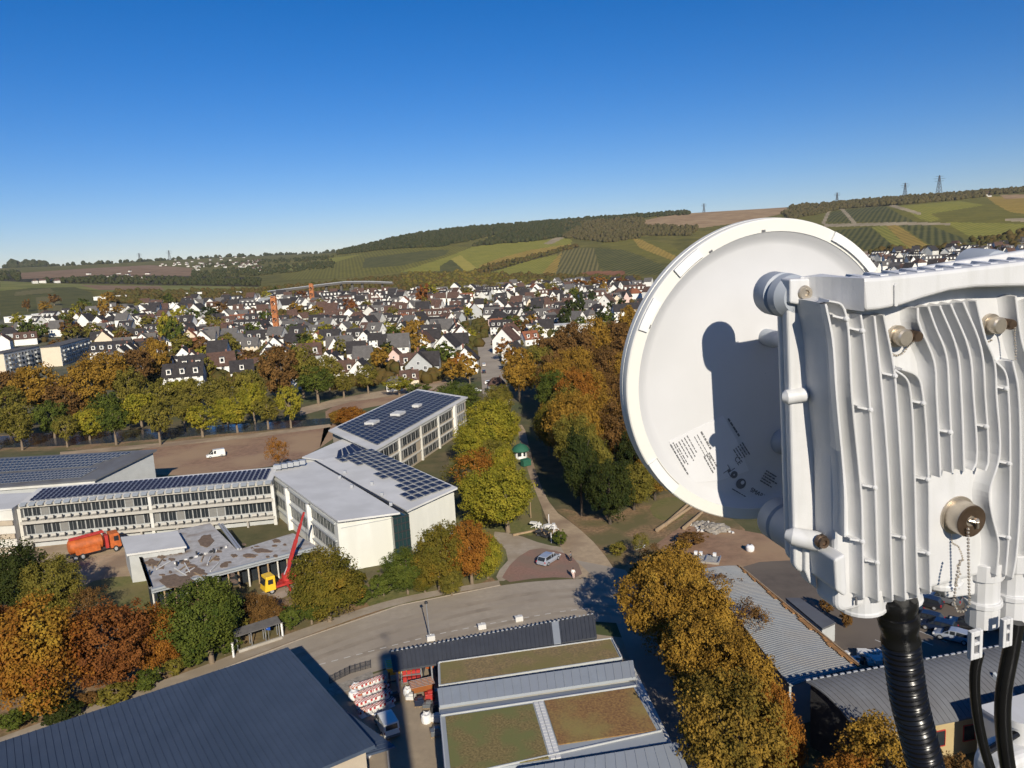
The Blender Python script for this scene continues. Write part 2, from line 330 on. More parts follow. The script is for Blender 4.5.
# ================================================================== sky, sun, haze
SUN = ray(379, 637).normalized()                    # light travels away from the camera, down and slightly to the left
SEL = math.asin(-SUN.z)
w = bpy.data.worlds.new('World'); S.world = w; w.use_nodes = True; nt = w.node_tree
sky = nt.nodes.new('ShaderNodeTexSky'); sky.sky_type = 'NISHITA'; sky.sun_disc = False
sky.sun_elevation = SEL; sky.sun_rotation = math.atan2(-SUN.x, -SUN.y)
sky.altitude = 150; sky.air_density = 1.0; sky.dust_density = 0.0; sky.ozone_density = 4.0
hs = nt.nodes.new('ShaderNodeHueSaturation'); hs.inputs['Saturation'].default_value = 1.31; hs.inputs['Value'].default_value = 1.0
mxs = nt.nodes.new('ShaderNodeMix'); mxs.data_type = 'RGBA'; mxs.blend_type = 'MULTIPLY'; mxs.inputs[0].default_value = 1.0; mxs.inputs[7].default_value = (0.95, 0.93, 1.12, 1)
nt.links.new(sky.outputs[0], mxs.inputs[6]); nt.links.new(mxs.outputs[2], hs.inputs['Color']); nt.links.new(hs.outputs[0], nt.nodes['Background'].inputs['Color'])
nt.nodes['Background'].inputs['Strength'].default_value = 0.064
ld = bpy.data.lights.new('sun', 'SUN'); ld.energy = 4.4; ld.angle = rad(0.5); ld.color = (1.0, 0.915, 0.77)
lo = bpy.data.objects.new('sun', ld); COL.objects.link(lo); lo.rotation_euler = SUN.to_track_quat('-Z', 'Y').to_euler()
S.view_settings.view_transform = 'Standard'; S.view_settings.look = 'None'; S.view_settings.exposure = 0.35; S.view_settings.gamma = 1.0
S.cycles.use_denoising = True; S.cycles.max_bounces = 6; S.cycles.diffuse_bounces = 4; S.cycles.glossy_bounces = 2; S.cycles.transmission_bounces = 2
S.cycles.volume_bounces = 0; S.cycles.use_light_tree = False; S.cycles.caustics_reflective = False; S.cycles.caustics_refractive = False
# ================================================================== terrain: one sheet, hills with fields as material zones
def rgb_mat(name, a, b, scale=0.02, big=None): return mat(name, a, 0.95, var=0.3, scale=scale, c2=b, big=big, world=True, spec=0.1)
TM = [('town_ground', M['town_ground'])]
def tm(name, m): TM.append((name, m)); return len(TM)-1
i_near = tm('near', M['ground'])
i_grassl = tm('hill_grass', rgb_mat('hill_grass', (0.11, 0.11, 0.026), (0.19, 0.16, 0.04)))
i_meadow = tm('meadow', rgb_mat('pale_meadow', (0.17, 0.19, 0.045), (0.25, 0.23, 0.075)))
i_vdark = tm('vdark', rowmat('dark_vines', (0.055, 0.06, 0.02), (0.14, 0.13, 0.04), 0.5, 12, sharp=0.45))
i_vgreen = tm('vgreen', rowmat('green_vines', (0.10, 0.10, 0.022), (0.20, 0.17, 0.035), -0.2, 9, sharp=0.3))
i_vlight = tm('vlight', rowmat('yellow_green_vines', (0.17, 0.17, 0.03), (0.28, 0.25, 0.05), 0.3, 9, sharp=0.4))
i_vyel = tm('vyel', rowmat('yellow_vines', (0.27, 0.23, 0.05), (0.38, 0.31, 0.07), 0.4, 9, sharp=0.3))
i_vor = tm('vor', rowmat('orange_vines', (0.23, 0.16, 0.035), (0.36, 0.25, 0.06), 0.3, 10, sharp=0.3))
i_vrow = tm('vrow', rowmat('striped_vines', (0.09, 0.085, 0.03), (0.20, 0.165, 0.06), 0.15, 9, sharp=0.8))
i_vrow2 = tm('vrow2', rowmat('striped_vines_left', (0.065, 0.065, 0.025), (0.24, 0.20, 0.085), 0.32, 12, sharp=1.6))
i_brown = tm('brownf', rgb_mat('ploughed_brown_field', (0.25, 0.155, 0.085), (0.30, 0.20, 0.12)))
i_tan = tm('tanf', rgb_mat('stubble_field', (0.36, 0.23, 0.12), (0.42, 0.29, 0.16)))
i_track = tm('track', rgb_mat('pale_field_track', (0.36, 0.29, 0.18), (0.42, 0.34, 0.22)))
i_wood = tm('woodfloor', rgb_mat('wood_floor', (0.035, 0.036, 0.015), (0.07, 0.055, 0.025)))
i_redf = tm('redf', rgb_mat('reddish_field', (0.25, 0.10, 0.05), (0.30, 0.15, 0.08)))
FIELDS = [  # photo-measured outlines of the fields on the slopes (material, outline)
 (i_brown, [(18,273),(95,268),(150,265),(192,268),(192,279),(110,278),(60,281),(20,279)]),
 (i_wood, [(0,271),(20,270),(20,282),(0,282)]), (i_wood, [(45,279),(100,275),(260,277),(260,287),(120,284),(45,283)]),
 (i_wood, [(20,279),(110,276),(192,277),(192,280),(110,282),(20,283)]),
 (i_meadow, [(0,281),(50,283),(80,284),(120,285),(260,287),(260,292),(180,293),(110,292),(75,288),(0,292)]),
 (i_brown, [(80,285),(160,286),(165,290),(100,290)]),
 (i_vdark, [(0,291),(30,288),(75,287),(90,292),(98,300),(96,316),(0,320)]),
 (i_vrow2, [(36,297),(57,296),(64,312),(38,314)]), (i_vrow2, [(15,292),(50,288),(55,292),(15,296)]),
 (i_vyel, [(97,296),(110,293),(120,300),(115,306),(98,306)]),
 (i_wood, [(112,293),(260,290),(280,294),(280,302),(110,304)]),
 (i_meadow, [(240,270),(300,264),(330,262),(330,268),(250,274)]),
 # middle hill
 (i_wood, [(336,250),(355,245),(400,235),(470,222),(560,215),(690,205),(690,210),(640,215),(530,226),(470,240),(440,246),(395,248),(338,254)]),
 (i_vgreen, [(280,274),(338,254),(395,249),(440,246),(470,247),(440,262),(400,272),(340,278),(285,280)]),
 (i_vlight, [(330,258),(365,254),(345,259),(318,268)]),
 (i_vdark, [(365,258),(430,250),(450,250),(445,255),(400,266),(362,268)]), (i_vgreen, [(300,268),(360,268),(350,274),(300,276)]),
 (i_wood, [(472,246),(500,236),(530,226),(560,217),(640,213),(640,222),(640,238),(610,242),(563,236),(530,241),(500,243)]),
 (i_vlight, [(450,256),(472,247),(500,243),(545,240),(565,237),(572,240),(570,247),(530,252),(490,263),(475,270),(400,272)]),
 (i_vor, [(478,266),(500,258),(530,250),(570,244),(574,248),(530,257),(490,268)]),
 (i_vdark, [(440,266),(452,259),(466,272),(440,272)]), (i_vyel, [(451,259),(460,255),(477,268),(466,272)]),
 (i_wood, [(474,270),(500,262),(530,256),(575,244),(580,247),(532,260),(505,268),(480,274)]),
 (i_vlight, [(480,276),(505,268),(532,260),(560,254),(552,282),(500,284)]),
 (i_vrow, [(551,283),(559,250),(578,248),(594,248),(600,270),(640,276),(600,278)]), (i_vor, [(540,276),(556,258),(562,252),(554,281),(545,284)]),
 (i_vdark, [(594,248),(625,250),(655,262),(680,272),(660,275),(610,273),(600,268)]),
 (i_vgreen, [(600,246),(612,236),(640,238),(670,244),(690,258),(690,270),(650,258),(620,249)]),
 (i_vor, [(632,238),(642,240),(680,258),(676,262),(640,248)]),
 (i_track, [(543,244),(558,236),(564,238),(552,244)]),
 (i_redf, [(575,275),(590,271),(625,271),(625,275),(580,276)]),
 (i_tan, [(636,222),(660,217),(700,211),(740,208),(785,206),(790,212),(745,222),(700,228),(650,227)]),
 # right hill
 (i_wood, [(820,205),(860,196),(900,192),(985,187),(985,197),(960,200),(900,205),(840,209),(820,214)]),
 (i_vgreen, [(780,214),(820,212),(900,205),(985,196),(1040,194),(1040,246),(980,250),(800,256),(740,250)]),
 (i_vdark, [(826,222),(832,211),(842,211),(853,223)]), (i_vdark, [(855,222),(845,210),(885,206),(905,217),(918,223)]),
 (i_vdark, [(830,231),(870,227),(897,248),(860,250)]), (i_vlight, [(872,227),(885,225),(908,248),(897,249)]),
 (i_vor, [(885,225),(897,225),(932,248),(910,249)]), (i_vdark, [(898,224),(925,223),(978,244),(935,248)]),
 (i_vlight, [(900,206),(960,201),(985,205),(960,214),(930,222),(918,218)]), (i_vlight, [(945,222),(1040,224),(1040,236),(980,243)]),
 (i_vgreen, [(930,214),(985,205),(1010,215),(1000,222),(945,221)]),
 (i_vor, [(985,196),(1040,198),(1040,216),(1010,212),(995,204)]),
 (i_track, [(824,224),(904,222),(950,223),(950,225),(904,225),(824,227)]), (i_track, [(895,205),(922,213),(920,215),(888,206)]),
 (i_track, [(858,251),(935,248),(1024,243),(1024,247),(935,251),(858,254)]), (i_track, [(1005,219),(1030,218),(1030,222),(1005,221)]),
 (i_track, [(828,210),(831,210),(825,224),(821,224)]), (i_track, [(840,209),(844,209),(857,223),(853,224)]),
 (i_tan, [(1000,195),(1030,194),(1030,198),(1005,199)]),
]
def inpoly(px, py, poly):
    r = np.zeros(px.shape, bool); n = len(poly)
    for i in range(n):
        x1, y1 = poly[i]; x2, y2 = poly[(i+1) % n]
        if y1 == y2: continue
        c = ((y1 > py) != (y2 > py)) & (px < (x2-x1)*(py-y1)/(y2-y1)+x1); r ^= c
    return r
def terrain():
    az = np.concatenate([np.linspace(-pi, -0.72, 50)[:-1], np.linspace(-0.72, 0.72, 1040), np.linspace(0.72, pi, 50)[1:-1]])
    r = np.concatenate([[2.0], np.geomspace(12, 680, 26), np.geomspace(688, 5600, 250), np.geomspace(5900, 11000, 10)])
    A, Rr = np.meshgrid(az, r); Z = T_np(Rr, A); Z[np.abs(A) > 1.6] *= 0
    X = Rr*np.sin(A); Y = Rr*np.cos(A); na, nr = len(az), len(r)
    Z = Z-0.02+np.where(Rr > 800, 1, 0)*0.0
    co = np.stack([X, Y, Z], -1).reshape(-1, 3)
    i, j = np.meshgrid(np.arange(nr-1), np.arange(na), indexing='ij'); j2 = (j+1) % na
    fs = np.stack([i*na+j, i*na+j2, (i+1)*na+j2, (i+1)*na+j], -1).reshape(-1, 4)
    me = bpy.data.meshes.new('terrain'); me.vertices.add(len(co)); me.vertices.foreach_set('co', co.ravel())
    me.loops.add(fs.size); me.loops.foreach_set('vertex_index', fs[:, ::-1].ravel()); me.polygons.add(len(fs))
    me.polygons.foreach_set('loop_start', np.arange(len(fs))*4)
    cen = co[fs].mean(1); d = cen-np.array(CAMP); w = d@np.array(_f); w = np.where(w > 1, w, 1e9)
    px = 512+FPX*(d@np.array(_R))/w; py = 384-FPX*(d@np.array(_U))/w
    rr = np.hypot(cen[:, 0], cen[:, 1]); mi = np.where(rr < 330, i_near, 0); mi = np.where(rr > 1250, i_grassl, mi)
    far = (rr > 850) & (w < 1e8)
    for m, poly in FIELDS:
        mi = np.where(far & inpoly(px, py, poly), m, mi)
    for _, m in TM: me.materials.append(m)
    me.polygons.foreach_set('material_index', mi.astype(np.int32)); me.polygons.foreach_set('use_smooth', np.ones(len(fs), bool))
    me.update(); me.validate()
    o = bpy.data.objects.new('terrain', me); COL.objects.link(o); tag(o, 'valley floor and hillsides with fields and vineyards', 'terrain', kind='structure')
terrain()
# ================================================================== flat sheets on the valley floor
LV = 0
def sheet(name, m, px, label, cat='ground', level=1, smooth=0):
    pts = [P(x, y, 0) for x, y in px]
    if smooth:
        for _ in range(smooth):
            q = []
            for i in range(len(pts)):
                a, b = pts[i], pts[(i+1) % len(pts)]; q += [a*0.75+b*0.25, a*0.25+b*0.75]
            pts = q
    me = bpy.data.meshes.new(name); bm = bmesh.new()
    vs = [bm.verts.new((p.x, p.y, 0.006*level)) for p in pts]; f = bm.faces.new(vs); f.normal_update()
    if f.normal.z < 0: f.normal_flip()
    bmesh.ops.triangulate(bm, faces=bm.faces); bm.to_mesh(me); bm.free()
    me.materials.append(m); o = bpy.data.objects.new(name, me); COL.objects.link(o); tag(o, label, cat, kind='structure'); return o
sheet('river_bank', M['litter'], [(-120,470),(0,452),(110,449),(170,446),(260,438),(330,428),(330,423),(250,424),(170,428),(100,430),(0,435),(-120,445)], 'grassy river bank below the row of trees', level=1)
sheet('river', M['water'], [(-120,459),(0,448),(60,446),(110,443),(170,438),(260,431),(330,424),(420,414),(420,411),(330,418),(240,424),(170,428),(100,431),(40,433),(-120,446)], 'narrow blue river behind the row of trees', 'water', level=3)
sheet('field', M['soil'], [(150,478),(100,462),(160,444),(250,436),(330,424),(345,412),(420,398),(440,392),(450,380),(425,378),(395,392),(340,402),(320,415),(345,430),(310,455),(272,468)], 'bare reddish brown field beside the school', level=2, smooth=1)
sheet('field_track', M['path'], [(60,452),(160,443),(250,434),(330,424),(332,427),(250,438),(160,447),(60,456)], 'pale dirt track along the river', 'path', level=4)
sheet('bank_strip', M['path'], [(300,416),(350,402),(420,392),(450,386),(450,382),(410,386),(340,398),(300,408)], 'pale dry strip beyond the river', level=4)
sheet('soil_slope', M['litter'], [(560,640),(500,592),(420,605),(300,645),(250,665),(0,768),(-60,800),(-60,560),(0,540),(60,560),(140,590),(320,548),(360,580),(470,560),(520,600)], 'leaf strewn slope between the road and the school', level=1)
sheet('school_lawn', M['grass'], [(360,596),(375,585),(400,572),(420,560),(455,515),(470,500),(480,470),(440,466),(470,440),(520,420),(525,450),(540,500),(545,538),(490,530),(510,550),(500,572),(470,590),(420,602),(375,612)], 'autumn lawn beside the school', level=2, smooth=1)
sheet('pit', M['path'], [(0,560),(60,590),(130,580),(180,600),(160,540),(100,530),(40,540),(10,530)], 'sandy building site below the school', level=2, smooth=1)
sheet('pit_grass', M['grass'], [(75,590),(100,578),(150,575),(160,610),(120,625),(80,615)], 'rough grass beside the pavilion', level=4, smooth=1)
sheet('yard_strip', M['walk'], [(256,592),(320,562),(360,548),(365,556),(320,580),(270,604)], 'dusty strip where the mobile crane stands', level=3, smooth=1)
sheet('dirt_path', M['path'], [(516,425),(524,425),(530,450),(538,480),(553,510),(575,525),(600,548),(625,585),(650,610),(640,620),(600,590),(575,575),(560,545),(551,530),(541,505),(527,470)], 'beige dirt path running beside the wood', 'path', level=5, smooth=1)
sheet('rough_ground', M['litter'], [(550,505),(575,525),(600,548),(630,590),(690,640),(760,560),(740,520),(680,490),(640,500),(610,520)], 'leaf strewn earth below the dish', level=2, smooth=1)
sheet('green_patch', M['grass'], [(648,505),(672,495),(690,505),(680,522),(655,520)], 'small patch of grass below the dish', level=4, smooth=1)
sheet('dirt_road', M['soil'], [(655,545),(690,520),(740,530),(880,555),(900,575),(800,585),(710,570)], 'dark churned earth beside the car park', level=3)
sheet('car_park', M['asphalt'], [(715,575),(760,562),(880,556),(1150,560),(1250,640),(1150,700),(870,690),(800,640)], 'dark asphalt car park', level=5)
sheet('driveway', M['walk'], [(488,531),(515,534),(545,545),(570,548),(598,562),(590,580),(540,576),(515,575),(500,583),(495,575),(512,556)], 'pale paved driveway', level=4, smooth=1)
sheet('forecourt', M['paver'], [(498,584),(513,560),(535,547),(562,552),(577,560),(584,579),(545,577)], 'reddish paved forecourt with the parked car', level=6, smooth=1)
def strip(name, m, left, right, label, cat, level, n=40):
    """road ribbon between two measured edges, resampled"""
    def samp(pl, k):
        pts = [P(x, y, 0) for x, y in pl]; t = k*(len(pts)-1); i = min(int(t), len(pts)-2); f = t-i
        p0, p1, p2, p3 = pts[max(i-1, 0)], pts[i], pts[i+1], pts[min(i+2, len(pts)-1)]
        return 0.5*((2*p1)+(p2-p0)*f+(2*p0-5*p1+4*p2-p3)*f*f+(3*p1-p0-3*p2+p3)*f**3)
    b = MB()
    for i in range(n):
        a, c = samp(left, i/n), samp(left, (i+1)/n); d, e = samp(right, i/n), samp(right, (i+1)/n)
        b.quad(*[(q.x, q.y, 0.006*level) for q in (d, e, c, a)])
    o = b.build(name, m, smooth=True); tag(o, label, cat, kind='structure'); return o
RU = [(-80,780),(60,728),(190,682),(300,640),(400,606),(500,586),(560,580),(620,578)]
RL = [(-60,850),(90,790),(240,735),(332,688),(400,664),(480,640),(560,622),(640,625)]
strip('road', M['road'], RU, RL, 'worn two lane road past the canopy', 'road', 7)
strip('side_road', M['road'], [(575,560),(600,585),(615,620),(640,690),(665,790),(680,900)], [(625,570),(650,600),(690,650),(735,710),(790,790),(850,900)], 'asphalt lane running along the green roofed hall', 'road', 6)
strip('pavement', M['walk'], [(-84,770),(56,718),(186,673),(296,632),(398,599),(499,581)], [(-80,779),(60,727),(190,681),(300,639),(400,605),(500,585.4)], 'narrow pavement along the far side of the road', 'pavement', 21)
sheet('yard', M['yard'], [(190,768),(240,737),(332,689),(400,665),(445,650),(560,630),(640,640),(680,768),(690,900),(100,900)], 'paved works yard where the van stands', level=5)
strip('gravel_strip', M['gravel'], [(326,689),(350,680),(372,671)], [(332,697),(352,690),(376,684)], 'grey gravel strip beside the road', 'gravel', 9, n=6)
for k_, f_ in enumerate((.22, .38, .60, .76)):
    mixp = lambda g_: [(a[0]+(b_[0]-a[0])*g_, a[1]+(b_[1]-a[1])*g_) for a, b_ in zip(RU, RL)]
    strip('road_wear', M['wear'], mixp(f_), mixp(f_+.07), 'darker tyre worn band along the road', 'road', 8)
# painted markings: broken edge line and a stop line
b = MB(); pts = [P(x, y, 0) for x, y in [(285,680),(319,665),(392,646),(440,634),(490,624),(560,612),(600,607)]]
for i in range(len(pts)-1):
    L = (pts[i+1]-pts[i]).length; k = int(L/1.6); d = (pts[i+1]-pts[i]).normalized(); s = Vector((-d.y, d.x, 0))*0.07
    for q in range(k):
        a = pts[i]+d*(q*1.6); e = a+d*0.85
        b.quad(*[(p.x, p.y, 0.056) for p in (a-s, e-s, e+s, a+s)])
tag(b.build('road_marking', M['line']), 'broken white line along the road edge', 'road marking', kind='structure')
def curb(name, px, label, h=0.12, w=0.18, m='kerb'):
    b = MB(); pts = [P(x, y, 0) for x, y in px]
    for i in range(len(pts)-1): b.beam(pts[i]+Vector((0, 0, h/2)), pts[i+1]+Vector((0, 0, h/2)), w, h)
    tag(b.build(name, M[m]), label, 'kerb', kind='structure')
curb('kerb', [(-80,779.5),(60,727.5),(190,681.5),(300,639.5),(400,605.5),(500,585.5)], 'stone kerb along the far pavement')

def haze(dens):
    b = MB(); b.box((0, 2000, 150), (13000, 9000, 304)); o = b.build('haze', [bpy.data.materials.new('haze')]); m = o.data.materials[0]; m.use_nodes = True; nt = m.node_tree; nt.nodes.clear()
    out = nt.nodes.new('ShaderNodeOutputMaterial'); v = nt.nodes.new('ShaderNodeVolumePrincipled'); v.inputs['Color'].default_value = (0.86, 0.93, 1.0, 1); v.inputs['Density'].default_value = dens; v.inputs['Anisotropy'].default_value = 0.0
    nt.links.new(v.outputs[0], out.inputs['Volume']); tag(o, 'thin blue autumn haze over the valley', 'haze', kind='stuff')
HAZE = 2.6e-5
if HAZE: haze(HAZE)
REG_T = []
# ================================================================== trees
def crown_mesh(name, seed, clumps, per, leaf, shape='broad', z0=0.22):
    """unit crown (width 1, tip at z 1) of many small leaf faces in uneven clumps"""
    g = np.random.default_rng(seed); C = []
    lobes = g.normal(size=(9, 3)); lobes /= np.linalg.norm(lobes, axis=1)[:, None]; amp = g.uniform(-0.45, 0.35, 9)
    while len(C) < clumps:
        d = g.normal(size=3); d /= np.linalg.norm(d); k = 1+sum(a*max(0, d@l)**4 for a, l in zip(amp, lobes))
        r = g.uniform(0.25, 1)**0.45*k*0.88*(1.16 if g.uniform() < .09 else 1)
        p = d*r
        zc = p[2]; t = (zc+1)/2
        if shape == 'tall': wx = 0.42*(1.08-0.75*abs(t-0.38)) 
        elif shape == 'cone': wx = 0.48*(1.12-t)
        elif shape == 'umbrella': wx = 0.5*(0.75+0.35*t)
        else: wx = 0.47
        C.append((p[0]*wx, p[1]*wx, z0+(1-z0)*min(1.0, max(0.0, 0.5+zc*0.47)), r))
    C = np.array(C); n = clumps*per
    rc = np.repeat(g.uniform(0.04, 0.115, clumps), per); cen = np.repeat(C[:, :3], per, 0)
    off = g.normal(size=(n, 3)); off /= np.linalg.norm(off, axis=1)[:, None]; off *= (g.uniform(0.2, 1, n)**0.5*rc)[:, None]
    off[:, 2] *= 0.75
    pos = cen+off
    out = pos-np.array([0, 0, 0.5]); out /= np.linalg.norm(out, axis=1)[:, None]+1e-9
    nrm = out*0.55+off/rc[:, None]*0.5+g.normal(size=(n, 3))*0.55+np.array([0, 0, 0.35]); nrm /= np.linalg.norm(nrm, axis=1)[:, None]
    t1 = np.cross(nrm, g.normal(size=(n, 3))); t1 /= np.linalg.norm(t1, axis=1)[:, None]+1e-9; t2 = np.cross(nrm, t1)
    s = (leaf*g.uniform(0.6, 1.3, n))[:, None]
    q = np.stack([pos-t1*s, pos-t2*s*0.7, pos+t1*s, pos+t2*s*0.7], 1).reshape(-1, 3)
    me = bpy.data.meshes.new(name); me.vertices.add(n*4); me.vertices.foreach_set('co', q.astype(np.float32).ravel())
    me.loops.add(n*4); me.loops.foreach_set('vertex_index', np.arange(n*4)); me.polygons.add(n); me.polygons.foreach_set('loop_start', np.arange(n)*4)
    me.materials.append(LF['gold']); me.update(); me.validate(); return me
def trunk_mesh(name, seed, crown_z=0.3, limbs=6, r=0.035, lean=0.02):
    g = random.Random(seed); b = MB(); top = Vector((g.uniform(-lean, lean), g.uniform(-lean, lean), 0.72))
    pts = [Vector((0, 0, -0.03)), Vector((0, 0, 0.02)), Vector((top.x*0.3, top.y*0.3, crown_z)), top]
    b.tube(pts, [r*1.5, r, r*0.75, r*0.25], 7)
    for k in range(limbs):
        a = 2*pi*k/limbs+g.uniform(-.4, .4); z = g.uniform(crown_z*0.75, 0.55); rr = g.uniform(0.12, 0.26)
        s = Vector((top.x*z, top.y*z, z)); e = Vector((rr*math.cos(a), rr*math.sin(a), z+g.uniform(0.15, 0.3)))
        m = (s+e)/2+Vector((0, 0, -0.02)); b.tube([s, m, e], [r*0.5, r*0.33, r*0.12], 5)
    me = bpy.data.meshes.new(name); me.from_pydata([tuple(v) for v in b.v], [], b.f); me.polygons.foreach_set('use_smooth', [True]*len(b.f)); me.materials.append(M['bark']); return me
CR = {}
for i in range(4): CR['near%d' % i] = crown_mesh('broad_crown', 10+i, 290, 85, 0.0122, z0=0.06)
for i in range(3): CR['mid%d' % i] = crown_mesh('mid_crown', 30+i, 170, 44, 0.021, z0=0.08)
for i in range(2): CR['tall%d' % i] = crown_mesh('tall_crown', 40+i, 240, 70, 0.0135, 'tall', 0.12)
for i in range(3): CR['row%d' % i] = crown_mesh('row_tree_crown', 50+i, 120, 44, 0.020, 'umbrella', 0.20)
CR['sparse0'] = crown_mesh('thin_crown', 60, 130, 28, 0.013)
CR['cone0'] = crown_mesh('conifer_crown', 62, 120, 30, 0.028, 'cone', 0.06)
for i in range(3): CR['far%d' % i] = crown_mesh('far_crown', 70+i, 60, 16, 0.05, z0=0.15)
for i in range(2): CR['bush%d' % i] = crown_mesh('bush_crown', 80+i, 110, 34, 0.03, z0=0.0)
TRK = {k: trunk_mesh('trunk', i+3, cz, 6, r) for i, (k, cz, r) in enumerate([('near', 0.28, 0.030), ('mid', 0.28, 0.032), ('tall', 0.2, 0.028), ('row', 0.26, 0.036), ('sparse', 0.25, 0.022), ('cone', 0.1, 0.03), ('far', 0.2, 0.03), ('bush', 0.05, 0.02)])}
NT = 0
def plant(x, y, z, w, h, leaf, fam='near', label=None, cat='tree', group=None, trunk=True, bark='bark', name='tree'):
    """one tree: Empty at the foot, trunk and crown as parts (meshes shared)"""
    global NT; NT += 1; rz = RNG.uniform(0, 6.28)
    o = thing(name, label, cat, (x, y, z), rz, group); o.scale = (w, w, h)
    ks = [k for k in CR if k.startswith(fam)]; c = bpy.data.objects.new('foliage' if cat == 'shrub' else 'crown', CR[ks[NT % len(ks)]]); COL.objects.link(c); c.parent = o
    c.material_slots[0].link = 'OBJECT'; c.material_slots[0].material = LF[leaf]
    if trunk:
        t = bpy.data.objects.new('stem' if cat == 'shrub' else 'trunk', TRK[fam]); COL.objects.link(t); t.parent = o
        k = 1.0
        t.material_slots[0].link = 'OBJECT'; t.material_slots[0].material = M[bark]
    return o
def plant_px(px, pb, pt, pw, leaf, fam='near', label=None, cat='tree', group=None, **kw):
    """foot at photo point (px, pb), tip seen at pt, crown pw pixels wide"""
    f = PT(px, pb); d = (f-CAMP).dot(_f); lo, hi = 0.5, 60
    for _ in range(30):
        m = (lo+hi)/2
        if proj(f+Vector((0, 0, m)))[1] > pt: lo = m
        else: hi = m
    return plant(f.x, f.y, f.z-0.05, pw*d/FPX, max(m, 0.8), leaf, fam, label, cat, group, **kw)
def T1(*a, **k): return plant_px(*a, **k)
# --- foreground trees of the bottom left
T1(40,716,588,126,'orangeyellow',label='large maple turning red above and yellow below, nearest the left edge')
T1(112,692,598,98,'rust',label='rust brown tree right of the large red and yellow maple')
T1(160,674,602,72,'orange',label='orange yellow tree between the rust brown tree and the big green one')
T1(212,664,573,98,'green',label='big dark green tree in front of the low pavilion')
T1(260,628,588,44,'brown',label='small brownish tree left of the yellow crane cab')
T1(248,622,596,30,'olive',label='olive tree squeezed beside the big green tree')
T1(330,622,543,86,'greenorange',label='green and orange tree right of the red crane boom')
T1(312,624,572,46,'green',label='low green tree left of the green and orange tree by the road')
T1(12,624,535,86,'dark',label='dark green tree at the left edge above the red maple')
T1(60,620,552,66,'olive',label='grey olive tree below the orange truck')
T1(92,622,580,44,'brown',label='brown thin tree between the pit and the rust tree',fam='sparse')
T1(-30,705,600,90,'orange',label='orange tree cut by the left picture edge')
T1(6,660,596,60,'rust',label='reddish tree behind the large maple at the left edge')
BUSH = [(62,722,700,46,'dark'),(40,700,676,40,'green'),(118,702,682,42,'olive'),(148,690,668,34,'green'),(190,666,640,40,'green'),(176,676,655,26,'olive'),(236,640,616,36,'olive'),(276,625,600,34,'brown'),
 (292,628,604,30,'green'),(360,606,584,34,'green'),(384,596,570,36,'green'),(318,620,596,36,'greenorange'),(352,598,566,40,'greenorange'),(92,706,690,28,'brown'),(225,655,632,30,'green'),(14,730,708,40,'green')]
BN = ['dark green shrub under the large maple','green shrub at the foot of the large maple','olive shrub under the rust tree','green shrub between rust and orange trees','green shrub below the big green tree','small olive shrub below the orange tree',
 'olive shrub beside the long bench roof','brown shrub left of the blue parking sign','green shrub above the blue parking sign','green shrub on the slope left of the lamp','green shrub under the white school wall','green orange shrub by the road verge',
 'green orange shrub below the school corner','brown low shrub beside the rust tree','green shrub left of the roofed bench','green shrub low at the left road verge']
for (a, lb) in zip(BUSH, BN): T1(*a, fam='bush', label=lb, cat='shrub', name='shrub')
# --- by the school
T1(408,594,545,46,'green',label='dark green tree against the white school wall')
T1(440,592,516,64,'greenorange',label='green tree with orange sides below the right school wall')
T1(472,584,516,64,'orange',label='orange tree on the lawn right of the school')
T1(488,578,530,46,'yellowgreen',label='yellow green tree between the orange lawn tree and the driveway')
T1(425,592,562,36,'greenorange',label='low mixed shrub tree beside the road verge')
T1(452,596,566,34,'olive',label='olive low tree under the green orange tree')
T1(508,532,462,84,'yellowgreen',label='wide yellow green tree beside the driveway')
T1(486,526,462,66,'yellowgreen',label='yellow green tree left of the wide driveway tree')
T1(468,502,448,60,'greenorange',label='thin orange tipped tree near the long school wing',fam='sparse')
T1(478,505,440,64,'orange',label='pale orange open tree between school wing and green kiosk',fam='sparse')
T1(494,464,392,64,'yellowgreen',label='bright yellow green tree by the end of the school wing')
T1(478,468,415,52,'yellowgreen',label='yellow green tree close to the school wing windows')
T1(506,448,408,34,'yellowgreen',label='yellow green tree left of the dirt path top')
T1(504,494,440,34,'yellowgreen',label='slim yellow green tree just left of the green kiosk and path')
T1(549,456,396,40,'greenorange',label='green and orange tree leaning over the dirt path opposite the kiosk')
T1(455,420,378,64,'green',label='broad green tree behind the far corner of the school wing')
T1(496,478,436,36,'olive',label='olive tree left of the green kiosk')
T1(280,478,430,30,'orange',label='thin orange tree behind the flat school roof',fam='sparse')
T1(352,428,404,36,'orange',label='small orange tree left of the solar school wing')
T1(338,424,408,26,'gold',label='small golden tree on the strip behind the solar wing')
